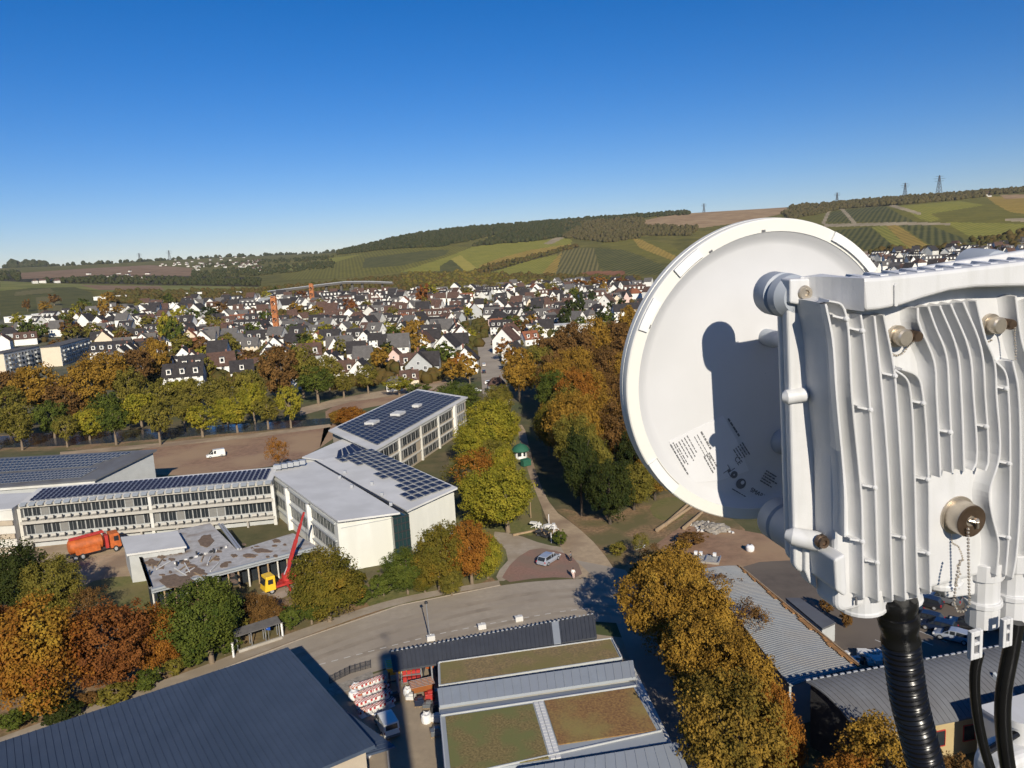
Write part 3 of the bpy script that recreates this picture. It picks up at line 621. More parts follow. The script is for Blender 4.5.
# --- the wood to the right: dark front trees, golden and brown ones behind
FR = [(582,516,420,52,'dark','tall'),(610,524,452,60,'dark','near'),(634,510,458,50,'olive','near'),(598,500,430,56,'olive','tall'),(580,486,408,50,'olive','near'),(640,492,420,56,'dark','near'),
 (575,472,382,60,'gold','near'),(600,466,384,58,'gold','near'),(630,470,392,60,'brown','near'),(572,462,392,50,'greenorange','near'),(655,500,440,50,'gold','near'),(566,446,378,46,'olive','near'),
 (580,440,362,52,'orange','near'),(590,436,362,54,'gold','near'),(618,432,368,56,'brown','near'),(642,440,372,50,'olive','near'),(556,428,366,40,'green','near'),(558,422,352,46,'gold','near'),
 (500,424,380,38,'olive','near'),(556,416,346,50,'brown','near'),(578,412,342,50,'gold','near'),(604,408,340,52,'brown','near'),(630,408,344,50,'gold','near'),(655,412,350,50,'brown','near'),
 (520,402,344,42,'gold','mid'),(540,398,332,44,'olive','mid'),(560,392,328,46,'brown','mid'),(584,388,324,46,'brown','mid'),(606,384,322,46,'gold','mid'),(630,384,320,46,'brown','mid'),(652,386,322,44,'olive','mid'),
 (548,378,326,36,'brown','mid'),(572,372,318,38,'brown','mid'),(596,368,314,38,'gold','mid'),(620,364,310,40,'brown','mid'),(642,364,308,40,'gold','mid'),(665,366,310,40,'brown','mid'),
 (604,354,312,28,'olive','mid'),(632,350,302,30,'gold','mid'),(650,346,302,30,'brown','mid'),(672,470,400,56,'brown','near'),(688,440,372,50,'gold','near'),(680,405,345,48,'brown','near')]
for k, (px, pb, pt, pw, lf, fam) in enumerate(FR):
    REG_T.append((T1(px, pb, pt, pw, lf, fam=fam, group='trees of the wood between path and dish', bark='bark_dark'), lf, 'wood'))
# --- big golden trees below the dish
T1(674,616,534,82,'gold',label='golden brown tree topmost of the clump below the dish')
T1(666,655,552,94,'gold',label='large golden brown tree beside the asphalt lane')
T1(700,668,570,92,'gold',label='large golden tree overlapping the corrugated roof')
T1(695,712,605,104,'gold',label='golden tree in the middle of the clump beside the lane')
T1(742,738,622,92,'gold',label='tall golden tree in front of the arched roof end')
T1(738,812,668,120,'greengold',label='green and golden tree lowest of the clump by the lane')
T1(780,800,676,66,'orange',label='golden orange tree right of the lowest clump tree under the arch gable')
T1(720,615,565,54,'brown',label='thin twiggy brown tree over the corrugated roof',fam='sparse')
T1(752,660,590,52,'brown',label='bare twiggy tree leaning over the corrugated roof',fam='sparse')
T1(885,830,712,120,'gold',label='golden tree at the bottom edge behind the black conduit')
T1(842,850,742,90,'orange',label='orange tree at the bottom edge left of the black conduit')
T1(950,845,744,70,'brown',label='brown tree at the bottom edge right of the black conduit')
T1(655,578,540,40,'brown',label='small brown tree on the rubble above the golden clump',fam='sparse')
T1(640,560,528,30,'olive',label='small olive tree on the leaf strewn earth',fam='sparse')
for (a, lb) in zip([(618,556,540,22,'olive'),(560,545,528,18,'green'),(846,628,606,16,'brown'),(828,613,592,18,'brown'),(640,580,560,28,'dark'),(690,545,530,30,'brown')],
 ['small olive bush on the earth bank by the path','green bush beside the pallets','brown bush at the annex end on the car park','dry bush in the car park bed by the annex','dark bush beside the golden clump at the junction','brown bush among the rubble']):
    T1(*a, fam='bush', label=lb, cat='shrub', name='shrub')
# --- river row
ROW = [(-4,452,392,40,'olive'),(26,450,398,40,'olive'),(71,447,398,40,'olive'),(117,445,392,44,'green'),(161,445,378,50,'olive'),(205,437,386,42,'yellowgreen'),(237,433,386,36,'yellowgreen'),(272,429,376,44,'olive'),(294,428,372,40,'yellowgreen'),
 (316,404,354,50,'green'),(343,398,358,34,'olive'),(372,394,352,38,'olive'),(398,396,362,42,'yellowgreen'),(420,400,368,40,'green')]
for k, a in enumerate(ROW): REG_T.append((T1(a[0]+random.uniform(-4, 4), a[1], a[2]+random.uniform(8, 20), a[3]*random.uniform(.72, 1.02), a[4], fam='row', group='row of trees along the river'), a[4], 'row'))
# --- second line behind the river
L2 = [(10,432,384,46,'olive'),(40,418,362,54,'gold'),(68,424,372,46,'brown'),(92,420,358,50,'gold'),(112,432,390,40,'green'),(142,428,384,44,'yellowgreen'),(165,420,376,38,'olive'),(20,440,402,42,'olive'),(90,440,402,38,'yellowgreen'),(55,438,398,38,'green'),
 (118,398,348,42,'gold'),(140,390,338,40,'brown'),(160,383,334,34,'gold'),(100,390,350,38,'gold'),(5,408,362,40,'brown'),(30,400,366,34,'gold'),(130,412,366,36,'olive'),(182,410,372,38,'yellowgreen'),(196,414,376,36,'olive'),(222,416,374,38,'olive'),(250,412,360,42,'olive'),(284,402,342,48,'brown'),(304,398,342,42,'olive'),
 (60,412,376,32,'dark'),(90,408,372,30,'dark'),(255,424,380,32,'yellowgreen'),(228,424,390,28,'yellowgreen'),(330,392,352,28,'olive'),(185,428,392,32,'olive')]
for a in L2: REG_T.append((T1(*a, fam='mid', group='trees between the river and the houses'), a[4], 'line2'))
# --- town trees picked out of the photo
TWN = [(170,348,308,26,'yellowgreen'),(176,352,318,22,'green'),(183,360,332,30,'olive'),(200,358,335,24,'brown'),(105,318,296,14,'gold'),(110,305,291,16,'gold'),(28,312,298,10,'brown'),(78,340,322,14,'brown'),(66,330,314,12,'green'),
 (222,318,300,18,'brown'),(230,310,300,16,'brown'),(300,300,290,16,'rust'),(318,318,304,18,'gold'),(296,318,302,18,'gold'),(332,316,303,16,'gold'),(352,318,297,18,'rust'),(366,312,300,14,'olive'),(392,322,306,16,'olive'),(410,345,320,22,'gold'),(420,340,318,22,'gold'),
 (380,372,346,26,'gold'),(388,362,340,20,'dark'),(445,368,342,28,'green'),(440,366,346,24,'yellowgreen'),(458,376,352,26,'orange'),(470,384,354,28,'gold'),(427,318,296,16,'olive'),(424,308,282,18,'rust'),(505,360,340,24,'orange'),(515,372,346,26,'orange'),(498,352,334,14,'gold'),
 (575,325,298,24,'dark'),(582,316,290,12,'dark'),(592,310,288,12,'dark'),(565,332,306,16,'dark'),(555,300,286,16,'rust'),(580,290,278,20,'orange'),(600,288,276,24,'orange'),(620,290,277,20,'rust'),(604,298,280,10,'gold'),(552,296,282,14,'olive'),(470,300,286,18,'olive'),
 (250,372,348,30,'brown'),(290,382,345,40,'brown'),(265,360,345,20,'olive'),(235,368,350,18,'dark'),(340,360,338,16,'olive'),(392,342,326,16,'green'),(355,340,322,12,'olive'),(430,300,284,22,'yellowgreen'),(212,330,314,14,'olive'),(160,322,310,12,'green'),(140,340,326,12,'olive'),(95,322,308,12,'olive'),(55,350,338,14,'brown'),(125,348,330,20,'brown')]
for a in TWN: REG_T.append((T1(*a, fam='far', group='trees among the houses of the town'), a[4], 'town'))
TN2 = []
for k in range(95):
    x = random.uniform(0, 640); lo = 304 if x < 260 else 292; y = random.uniform(lo, 384 if 190 < x < 480 else 345)
    hgt = 9+10*(y-290)/60; TN2.append((x, y, y-hgt*random.uniform(.8, 1.25), hgt*random.uniform(.9, 1.3), random.choice(['olive', 'olive', 'green', 'dark', 'olive', 'gold', 'brown', 'yellowgreen', 'green'])))
for a in TN2: REG_T.append((T1(*a, fam='far', group='trees among the houses of the town'), a[4], 'town'))
TREE_SPOTS = [(PT(a[0], a[1]).xy.copy(), 5) for a in TN2]+[(PT(a[0], a[1]).xy.copy(), 7) for a in TWN+L2]
# --- woods that read as one mass
BL = []
for s in range(3):
    bm = bmesh.new(); bmesh.ops.create_icosphere(bm, subdivisions=2, radius=0.5)
    for v in bm.verts: v.co *= 1+0.38*noise.noise(v.co*4+Vector((s*7, 0, 0)))+random.uniform(-.07, .07)
    BL.append((np.array([tuple(v.co) for v in bm.verts]), np.array([[v.index for v in f.verts] for f in bm.faces]))); bm.free()
def woodmat(name, cols):
    m, nt, b = newmat(name); b.inputs['Roughness'].default_value = 1.0; b.inputs['Specular IOR Level'].default_value = 0.0
    g = N(nt, 'ShaderNodeNewGeometry'); n = N(nt, 'ShaderNodeTexNoise', Scale=0.045, Detail=8.0, Roughness=0.8); nt.links.new(g.outputs['Position'], n.inputs['Vector'])
    r = N(nt, 'ShaderNodeValToRGB'); nt.links.new(n.outputs['Fac'], r.inputs['Fac']); e = r.color_ramp.elements
    e[0].position = 0.30; e[0].color = c4(cols[0]); e[1].position = 0.70; e[1].color = c4(cols[-1])
    for k, c in enumerate(cols[1:-1]): q = e.new(0.30+0.4*(k+1)/(len(cols)-1)); q.color = c4(c)
    nt.links.new(r.outputs['Color'], b.inputs['Base Color']); return m
WM = {'dark': woodmat('dark_wood', [(0.022, 0.030, 0.014), (0.045, 0.050, 0.020), (0.075, 0.055, 0.022)]),
      'mix': woodmat('mixed_wood', [(0.035, 0.042, 0.016), (0.10, 0.065, 0.022), (0.065, 0.065, 0.02), (0.14, 0.095, 0.03)]),
      'autumn': woodmat('autumn_wood', [(0.06, 0.065, 0.018), (0.15, 0.11, 0.025), (0.09, 0.085, 0.02), (0.20, 0.12, 0.03)]),
      'brown': woodmat('brown_wood', [(0.045, 0.042, 0.020), (0.10, 0.078, 0.035), (0.07, 0.064, 0.026), (0.13, 0.092, 0.038)])}
def wood(polys, n, size, m, label, hscale=1.1, name='wood'):
    V, Fc = [], []; off = 0; k = 0; tries = 0
    ar = []
    for poly in polys:
        xs = [p[0] for p in poly]; ys = [p[1] for p in poly]; ar.append((max(xs)-min(xs))*(max(ys)-min(ys)))
    ar = np.array(ar)/sum(ar)
    while k < n and tries < n*12:
        tries += 1; poly = polys[RNG.choice(len(polys), p=ar)]; xs = [p[0] for p in poly]; ys = [p[1] for p in poly]
        x, y = RNG.uniform(min(xs), max(xs)), RNG.uniform(min(ys), max(ys))
        if not inpoly(np.array([x]), np.array([y]), poly)[0]: continue
        p = PT(x, y)
        if p.xy.length > 5950: continue
        bv, bf = BL[k % 3]; s = size*RNG.uniform(0.6, 1.35); h = s*hscale*RNG.uniform(0.8, 1.25); a = RNG.uniform(0, 6.28); ca, sa = math.cos(a), math.sin(a)
        v = bv*np.array([s, s, h]); v = np.stack([v[:, 0]*ca-v[:, 1]*sa+p.x, v[:, 0]*sa+v[:, 1]*ca+p.y, v[:, 2]+p.z+h*0.32], 1)
        V.append(v); Fc.append(bf+off); off += len(bv); k += 1
    V = np.concatenate(V); Fc = np.concatenate(Fc); me = bpy.data.meshes.new(name); me.vertices.add(len(V)); me.vertices.foreach_set('co', V.astype(np.float32).ravel())
    me.loops.add(Fc.size); me.loops.foreach_set('vertex_index', Fc.ravel()); me.polygons.add(len(Fc)); me.polygons.foreach_set('loop_start', np.arange(len(Fc))*3); me.update(); me.validate()
    me.materials.append(m); o = bpy.data.objects.new(name, me); COL.objects.link(o); tag(o, label, 'wood', kind='stuff'); return o
def wood_r(x0, x1, r0, r1, n, size, m, label, hscale=1.1):
    """wood placed by bearing and distance, on ground the sight lines do not meet (ridge tops)"""
    V, Fc = [], []; off = 0
    for k in range(n):
        x = RNG.uniform(x0, x1); d = ray(x, 240); az = math.atan2(d.x, d.y); r = RNG.uniform(r0, r1); p = Vector((r*math.sin(az), r*math.cos(az), 0)); p.z = T(p.x, p.y)
        bv, bf = BL[k % 3]; s = size*RNG.uniform(0.6, 1.35); h = s*hscale*RNG.uniform(0.8, 1.25)
        V.append(bv*np.array([s, s, h])+np.array([p.x, p.y, p.z+h*0.32])); Fc.append(bf+off); off += len(bv)
    me = bpy.data.meshes.new('wood'); me.from_pydata(np.concatenate(V), [], np.concatenate(Fc).tolist()); me.materials.append(m)
    o = bpy.data.objects.new('wood', me); COL.objects.link(o); tag(o, label, 'wood', kind='stuff')
wood([[(336,252),(355,247),(400,237),(470,225),(560,218),(690,208),(690,211),(640,215),(530,228),(470,241),(440,247),(395,249),(338,255)], [(472,247),(500,237),(530,227),(560,219),(600,216),(563,237),(530,242),(500,244)]], 4200, 10, WM['dark'], 'dark wood along the crest of the middle hill')
wood([[(560,222),(640,216),(645,222),(640,238),(610,243),(563,238)], [(640,226),(700,228),(690,236),(640,236)]], 2000, 9, WM['brown'], 'brown and green wood on the shoulder of the middle hill')
wood_r(336, 540, 2950, 3300, 900, 11, WM['dark'], 'dark tree line on the ridge of the middle hill')
wood_r(540, 690, 3050, 3400, 700, 13, WM['dark'], 'dark tree line below the sky left of the dish top')
wood([[(474,271),(500,263),(530,257),(575,245),(580,247),(532,260),(505,268),(480,274)]], 260, 6, WM['mix'], 'hedge line crossing the vineyards')
wood([[(780,213),(820,207),(860,198),(900,194),(985,189),(985,197),(960,200),(900,205),(840,209),(820,214),(790,220)]], 2000, 9, WM['brown'], 'brown wood along the crest of the right hill')
wood_r(790, 1040, 2900, 3250, 1000, 10, WM['brown'], 'brown tree line on the ridge right of the dish')
wood([[(0,272),(20,271),(20,281),(0,281)], [(45,281),(110,277),(260,280),(260,286),(120,284),(45,283)], [(192,272),(335,262),(335,268),(260,276),(192,279)], [(200,264),(335,256),(335,260),(200,268)]], 1300, 8, WM['dark'], 'dark tree belts between the fields on the left plateau')
wood_r(0, 340, 4900, 5600, 330, 18, WM['dark'], 'distant dark tree line on the left horizon')
wood_r(6, 42, 5300, 5600, 60, 45, WM['dark'], 'block of dark wood on the left horizon')
wood([[(112,294),(260,291),(340,283),(420,276),(480,275),(640,280),(640,284),(520,292),(420,294),(345,290),(270,297),(180,303),(110,304)]], 3200, 7.5, WM['mix'], 'autumn wood between the town and the slopes')
wood([[(400,276),(470,274),(540,282),(560,290),(480,296),(410,292)]], 900, 8, WM['autumn'], 'yellow green trees at the foot of the middle vineyards')
wood([[(860,252),(1030,246),(1030,252),(870,257)], [(970,240),(1030,232),(1030,246),(985,250)]], 200, 9, WM['mix'], 'trees at the foot of the right vineyards')

wood([[(0,346),(40,324),(110,313),(200,305),(262,300),(330,297),(400,295),(480,293),(560,285),(640,285),(640,322),(560,334),(505,352),(490,330),(470,372),(430,384),(330,390),(220,384),(190,378),(118,392),(95,388),(118,352),(60,342)]], 2300, 5.0, WM['mix'], 'small garden bushes and hedges between the houses of the town', 1.0, name='garden_bushes')

def leafy_wood(poly, n, leaf, label):
    """a wood of many merged leafy crowns, continuing the trees behind the dish"""
    V = []; k = 0; xs = [p[0] for p in poly]; ys = [p[1] for p in poly]; src = []
    for q in range(3):
        me = CR['mid%d' % q]; a = np.empty(len(me.vertices)*3, np.float32); me.vertices.foreach_get('co', a); src.append(a.reshape(-1, 3))
    while k < n:
        x, y = RNG.uniform(min(xs), max(xs)), RNG.uniform(min(ys), max(ys))
        if not inpoly(np.array([x]), np.array([y]), poly)[0]: continue
        p = PT(x, y); w_ = RNG.uniform(9, 14); h_ = RNG.uniform(10, 16); a = RNG.uniform(0, 6.28); c = src[k % 3]; ca, sa = math.cos(a), math.sin(a)
        V.append(np.stack([(c[:, 0]*ca-c[:, 1]*sa)*w_+p.x, (c[:, 0]*sa+c[:, 1]*ca)*w_+p.y, c[:, 2]*h_+p.z], 1)); k += 1
    V = np.concatenate(V); nn = len(V)//4; me = bpy.data.meshes.new('wood'); me.vertices.add(len(V)); me.vertices.foreach_set('co', V.astype(np.float32).ravel()); me.loops.add(len(V)); me.loops.foreach_set('vertex_index', np.arange(len(V))); me.polygons.add(nn); me.polygons.foreach_set('loop_start', np.arange(nn)*4); me.update(); me.validate()
    me.materials.append(leaf); o = bpy.data.objects.new('wood', me); COL.objects.link(o); tag(o, label, 'wood', kind='stuff')
WLF = leafmat('mixed_autumn_leaves', (0.11, 0.095, 0.022), (0.30, 0.17, 0.035), (0.36, 0.25, 0.04), scale=0.05)
leafy_wood([(700,345),(860,330),(1040,318),(1040,400),(900,440),(770,480),(705,470)], 110, WLF, 'autumn wood continuing behind the dish and the radio unit')
# ================================================================== near buildings
def V2(p, z): return Vector((p.x, p.y, z))
def toward_cam(a, b):
    d = (b-a); d.z = 0; d.normalize(); n = Vector((d.y, -d.x, 0)); m = (a+b)/2
    return n if n.dot(Vector((0, 0, 0))-Vector((m.x, m.y, 0))) > 0 else -n
def pwall(parent, name, pts, z0, z1, m):
    """closed prism over a plan polygon"""
    return MB().prism([(p.x, p.y, z0) for p in pts], (0, 0, z1-z0)).build(name, m, parent)
def slab(parent, name, pts3, t, m, over=0.0):
    """thick roof slab below the given (possibly sloping) outline"""
    c = sum((Vector(p) for p in pts3), Vector())/len(pts3)
    q = [Vector(p)+(Vector(p)-c).normalized()*over for p in pts3]
    return MB().hexa([p-Vector((0, 0, t)) for p in q], q).build(name, m, parent)
def seamed(parent, name, q, t, sp, rw, rh, m, m2=None, axis=0):
    """roof plane a-b-c-d with raised standing seams running from edge ab to edge dc"""
    a, b, c, d = [Vector(p) for p in q]
    if axis: a, b, c, d = b, c, d, a
    o = MB(); dz = Vector((0, 0, t)); o.hexa([a-dz, b-dz, c-dz, d-dz], [a, b, c, d])
    n = max(2, int((b-a).length/sp)); up = (b-a).cross(d-a).normalized(); up = up if up.z > 0 else -up
    for i in range(n+1):
        f = (i+0.5)/(n+1); p, s = a.lerp(b, f), d.lerp(c, f); w = (b-a).normalized()*(rw/2)
        o.hexa([p-w-up*0.02, p+w-up*0.02, s+w-up*0.02, s-w-up*0.02], [p-w*0.6+up*rh, p+w*0.6+up*rh, s+w*0.6+up*rh, s-w*0.6+up*rh])
    return o.build(name, m, parent)
WR = random.Random(5)
def windows(parent, a, b, z0, z1, n, mg='glass', mf='frame', gap=0.25, out=None, depth=0.10, name='window', split=1, skip=()):
    """n separate windows along the wall line a-b, each with frame bars standing proud of the glass"""
    a, b = Vector(a), Vector(b); L = (b-a).length; d = (b-a)/L; nv = out or toward_cam(a, b); st = L/n
    for i in range(n):
        if i in skip: continue
        s = a+d*(i*st+gap/2); e = a+d*((i+1)*st-gap/2); o = MB(); f = 0.06
        def bar(p, q, za, zb, dd, mi): o.hexa([V2(p-nv*0.05, za), V2(q-nv*0.05, za), V2(q+nv*dd, za), V2(p+nv*dd, za)], [V2(p-nv*0.05, zb), V2(q-nv*0.05, zb), V2(q+nv*dd, zb), V2(p+nv*dd, zb)], mi)
        bar(s+d*f, e-d*f, z0+f, z1-f, depth*0.35, 1)
        bar(s, s+d*f, z0, z1, depth, 0); bar(e-d*f, e, z0, z1, depth, 0); bar(s+d*f, e-d*f, z0, z0+f, depth, 0); bar(s+d*f, e-d*f, z1-f, z1, depth, 0)
        for k in range(1, split+1 if split > 1 else 1):
            if k < split: m_ = s.lerp(e, k/split); bar(m_-d*0.04, m_+d*0.04, z0+f, z1-f, depth*0.8, 0)
        o.build(name, [M[mf], M['blind' if (name == 'window' and WR.random() < .11) else mg]], parent)
def ledge(parent, name, a, b, z, h, dep, m, back=0.05):
    a, b = Vector(a), Vector(b); nv = toward_cam(a, b)
    return MB().hexa([V2(a-nv*back, z), V2(b-nv*back, z), V2(b+nv*dep, z), V2(a+nv*dep, z)], [V2(a-nv*back, z+h), V2(b-nv*back, z+h), V2(b+nv*dep, z+h), V2(a+nv*dep, z+h)]).build(name, m, parent)
def off(a, b, dist):
    nv = toward_cam(Vector(a), Vector(b)); return Vector(a)-nv*dist, Vector(b)-nv*dist
def panels(parent, q, nu, nv, gap=0.12, lift=0.25, tilt=0.0, name='solar_panel', single=True, inset=0.0, mg='solar', skip=lambda i, j: False, rowname='solar_panel_row'):
    """grid of framed solar modules on the roof quad; one mesh each, or one mesh per row"""
    a, b, c, d = [Vector(p) for p in q]
    up = (b-a).cross(d-a).normalized(); up = up if up.z > 0 else -up
    def pt(u, v): return a.lerp(b, u).lerp(d.lerp(c, u), v)
    wu = (b-a).length/nu; wv = (d-a).length/nv; gu, gv = gap/wu/2, gap/wv/2
    for j in range(nv):
        o = MB()
        for i in range(nu):
            if skip(i, j): continue
            u0, u1, v0, v1 = (i+gu)/nu, (i+1-gu)/nu, (j+gv)/nv, (j+1-gv)/nv
            k = [pt(u0, v0)+up*lift, pt(u1, v0)+up*lift, pt(u1, v1)+up*(lift+tilt), pt(u0, v1)+up*(lift+tilt)]
            f0 = 0.06/wu/nu; f1 = 0.06/wv/nv
            g = [pt(u0+f0, v0+f1)+up*(lift+.012), pt(u1-f0, v0+f1)+up*(lift+.012), pt(u1-f0, v1-f1)+up*(lift+tilt+.012), pt(u0+f0, v1-f1)+up*(lift+tilt+.012)]
            o.hexa([p-up*0.05 for p in k], k, 1); o.quad(*g, mi=0)
            if single: o.build(name, [M[mg], M['frame']], parent); o = MB()
        if not single and o.v: o.build(rowname, [M[mg], M['frame']], parent)
# ------------------------------------------------------------------ hall with the blue grey roof, bottom left
zr = 7.5; A, B_, C_ = P(288,647,zr), P(375,745,zr), P(0,742,zr)
D_ = C_+(B_-A); ext = (C_-A).normalized()*14; C2, D2 = C_+ext, D_+ext
base = (A+B_+C_+D_)/4; o = thing('metal_roof_hall', 'big hall with blue grey seamed metal roof filling the bottom left corner', 'building', (base.x, base.y, 0)); hall = o
u1 = (B_-A).normalized()
seamed(o, 'roof', [A, C2, D2, B_], 0.35, 0.62, 0.07, 0.05, M['metal_roof'])
i1 = (C_-A).normalized(); w1, w2, w3, w4 = A+i1*0.7+u1*0.7, C2+u1*0.7, D2-u1*0.6, B_+i1*0.7-u1*0.6
pwall(o, 'wall', [w1, w2, w3, w4], 0, zr-0.36, M['beige'])
wn = -i1
# lean-to roof strip along the right gable
E1, E2, E3 = P(318,670,4.6), P(374,742,4.6), P(362,748,4.6)
F1 = P(293,655,5.3)
seamed(o, 'lean_to_roof', [w1+u1*6-i1*0.05+Vector((0, 0, 6.5-w1.z)), w4-i1*0.05+Vector((0, 0, 6.5-w4.z)), w4-i1*2.9+Vector((0, 0, 6.1-w4.z)), w1+u1*6-i1*.5+Vector((0, 0, 6.1-w1.z))], 0.2, 0.62, 0.07, 0.05, M['metal_roof'])
for k in (0.06, 0.5, 0.94):
    p = (w1-i1*.4+u1*7).lerp(w4-i1*2.6, k); MB().box((p.x, p.y, 2.9), (0.14, 0.14, 5.8)).build('post', M['steel'], o)
wv = [w4, w3]
windows(o, w4-wn*0.6, w4-wn*3.2, 3.2, 4.8, 1, 'glass', 'red', 0.6, out=u1)
windows(o, w4-wn*5, w4-wn*11, 3.2, 4.8, 2, 'glass', 'frame', 0.8, out=u1)
MB().tube([A+u1*0.1+Vector((0, 0, -.35))-i1*.05, B_+Vector((0, 0, -.35))-i1*.05], 0.09, 6).build('gutter', M['metal_roof'], o)
# ------------------------------------------------------------------ long canopy shed by the road
zc = 4.3; a, b, c, d = P(390,652,zc), P(594,614,zc), P(597,637,zc-0.6), P(393,671,zc-0.6)
mid = (a+c)/2; o = thing('canopy_shed', 'long open canopy with dark ribbed metal roof along the road', 'building', (mid.x, mid.y, 0)); shed = o
e = 0.78; seamed(o, 'roof', [a, a.lerp(b, e), d.lerp(c, e), d], 0.22, 0.55, 0.10, 0.08, M['shed_roof']); seamed(o, 'roof', [a.lerp(b, e+.035), b, c, d.lerp(c, e+.035)], 0.22, 0.55, 0.10, 0.08, M['shed_roof'])
slab(o, 'roof_joint', [a.lerp(b, e), a.lerp(b, e+.035), d.lerp(c, e+.035), d.lerp(c, e)], 0.15, M['zinc'])
bb = MB(); 
for k in range(46): 
    p = a.lerp(b, (k+.3)/46); q = a.lerp(b, (k+.75)/46); bb.beam(p+Vector((0, 0, .08)), q+Vector((0, 0, .08)), 0.14, 0.12)
bb.build('snow_guard', M['frame'], o)
n_ = (d-a); n_.z = 0; n_.normalize()
for k in range(7):
    for s in (0.12, 0.94):
        p = a.lerp(b, 0.02+0.96*k/6).lerp(d.lerp(c, 0.02+0.96*k/6), s); MB().box((p.x, p.y, p.z/2-0.12), (0.16, 0.16, p.z-0.25)).build('post', M['steel'], o)
aa, bb_ = a+n_*0.35, b+n_*0.35
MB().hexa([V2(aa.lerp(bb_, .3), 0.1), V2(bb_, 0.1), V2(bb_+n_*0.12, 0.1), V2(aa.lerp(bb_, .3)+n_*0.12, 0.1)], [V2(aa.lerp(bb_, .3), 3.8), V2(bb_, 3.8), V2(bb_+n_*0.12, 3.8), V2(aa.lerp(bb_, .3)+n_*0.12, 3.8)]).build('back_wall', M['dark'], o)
# ------------------------------------------------------------------ hall with planted roofs
zg = 4.5; g = [P(438.4,663.3,zg), P(611.9,639,zg), P(621.9,658.5,zg), P(439.2,686.5,zg)]
zm = 5.6; h = [P(437.4,688.3,zm), P(633,660,zm), P(637,685.7,zm-0.1), P(440.5,714.7,zm-0.1)]
r = [P(440.5,714.7,zm-0.1), P(637,685.7,zm-0.1), P(668,742,zm-0.1), P(446,775,zm-0.1)]
base = sum(r, Vector())/4; o = thing('planted_roof_hall', 'flat hall with olive and reddish planted roofs and light metal strips', 'building', (base.x, base.y, 0)); gh = o
vdn = (r[2]-r[1]).normalized(); vdn.z = 0
R3 = r[2]+vdn*16; R4 = r[3]+vdn*16
pwall(o, 'front_wall', [g[0].lerp(g[2], .01), g[1].lerp(g[3], .01), g[2], g[3]], 0, zg-0.35, M['beige'])
pwall(o, 'wall', [h[0]-vdn*0.6, h[1]-vdn*0.6, R3, R4], 0, zm-0.6, M['offwhite'])
slab(o, 'flat_roof', g, 0.34, M['zinc'], 0.05)
ins = [p.lerp(sum(g, Vector())/4, 0.02) for p in g]
MB().hexa([p+Vector((0, 0, -.05)) for p in ins], [p+Vector((0, 0, 0.07)) for p in ins]).build('planted_roof', M['sedum_tan'], o)
def rim(par, q, hgt, wd, m, name='parapet'):
    b = MB(); k = len(q)
    for i in range(k):
        p, s = Vector(q[i]), Vector(q[(i+1) % k]); t = (s-p).normalized()
        b.beam(p+t*wd*0.5+Vector((0, 0, hgt/2-.02)), s-t*wd*0.5+Vector((0, 0, hgt/2-.02)), wd, hgt)
    return b.build(name, m, par)
rim(o, g, 0.2, 0.13, M['grey'])
seamed(o, 'metal_roof', [h[0], h[1], h[2].lerp(h[1], .33), h[3].lerp(h[0], .33)], 0.3, 0.95, 0.06, 0.05, M['zinc'])
k1, k2 = h[3].lerp(h[0], .32)-Vector((0, 0, .45)), h[2].lerp(h[1], .32)-Vector((0, 0, .45))
slab(o, 'metal_flashing', [k1, k2, h[2]-Vector((0, 0, .02)), h[3]-Vector((0, 0, .02))], 0.25, M['zinc'])
zt = zm-0.15
def rp(u, v, z=zt): 
    p = r[0].lerp(r[1], u).lerp(r[3].lerp(r[2], u), v); return Vector((p.x, p.y, z))
slab(o, 'flat_roof', [rp(0, 0), rp(1, 0), rp(1, 1), rp(0, 1)], 0.4, M['zinc'])
def sed(u0, u1, v0, v1, m):
    q = [rp(u0, v0), rp(u1, v0), rp(u1, v1), rp(u0, v1)]; MB().hexa([p-Vector((0, 0, .1)) for p in q], [p+Vector((0, 0, .10)) for p in q]).build('planted_roof', m, o)
sed(0.022, 0.455, 0.055, 0.98, M['sedum_olive']); sed(0.515, 0.978, 0.03, 0.80, M['sedum_red'])
wk = MB()
for k in range(18): 
    v0, v1 = 0.03+k*0.054, 0.03+k*0.054+0.047
    for (ua, ub) in ((0.462, 0.483), (0.486, 0.508)): q = [rp(ua, v0), rp(ub, v0), rp(ub, v1), rp(ua, v1)]; wk.hexa([p-Vector((0, 0, .05)) for p in q], [p+Vector((0, 0, .09)) for p in q])
wk.build('walkway_slabs', M['membrane'], o)
rim(o, [rp(0, 0.02), rp(1, 0.0), rp(1, 0.82), rp(0, 1.05)], 0.18, 0.12, M['grey'])
l = [P(520,768,zm+0.4), P(678,742,zm+0.4), P(700,800,zm+0.3), P(500,830,zm+0.3)]
seamed(o, 'metal_roof', l, 0.3, 0.95, 0.06, 0.05, M['zinc'])
pwall(o, 'wall', [p.lerp(sum(l, Vector())/4, .05) for p in l], 0, zm+0.05, M['offwhite'])
for k in range(5):
    p = h[1].lerp(R3, 0.1+0.15*k); t = (R3-h[1]).normalized(); 
windows(o, V2(h[1]-vdn*0.2, 0)+Vector((.02, 0, 0)), V2(r[2], 0), 1.0, 3.6, 7, gap=1.2, out=Vector((vdn.y, -vdn.x, 0)) if Vector((vdn.y, -vdn.x, 0)).x > 0 else -Vector((vdn.y, -vdn.x, 0)))
# ------------------------------------------------------------------ corrugated long shed and its annex, right
zq = 5.0; q = [P(700,570,zq), P(739,566,zq), P(861,667,zq), P(790,686,zq)]
base = sum(q, Vector())/4; o = thing('corrugated_shed', 'long shed with pale corrugated roof and orange mossy edge', 'building', (base.x, base.y, 0))
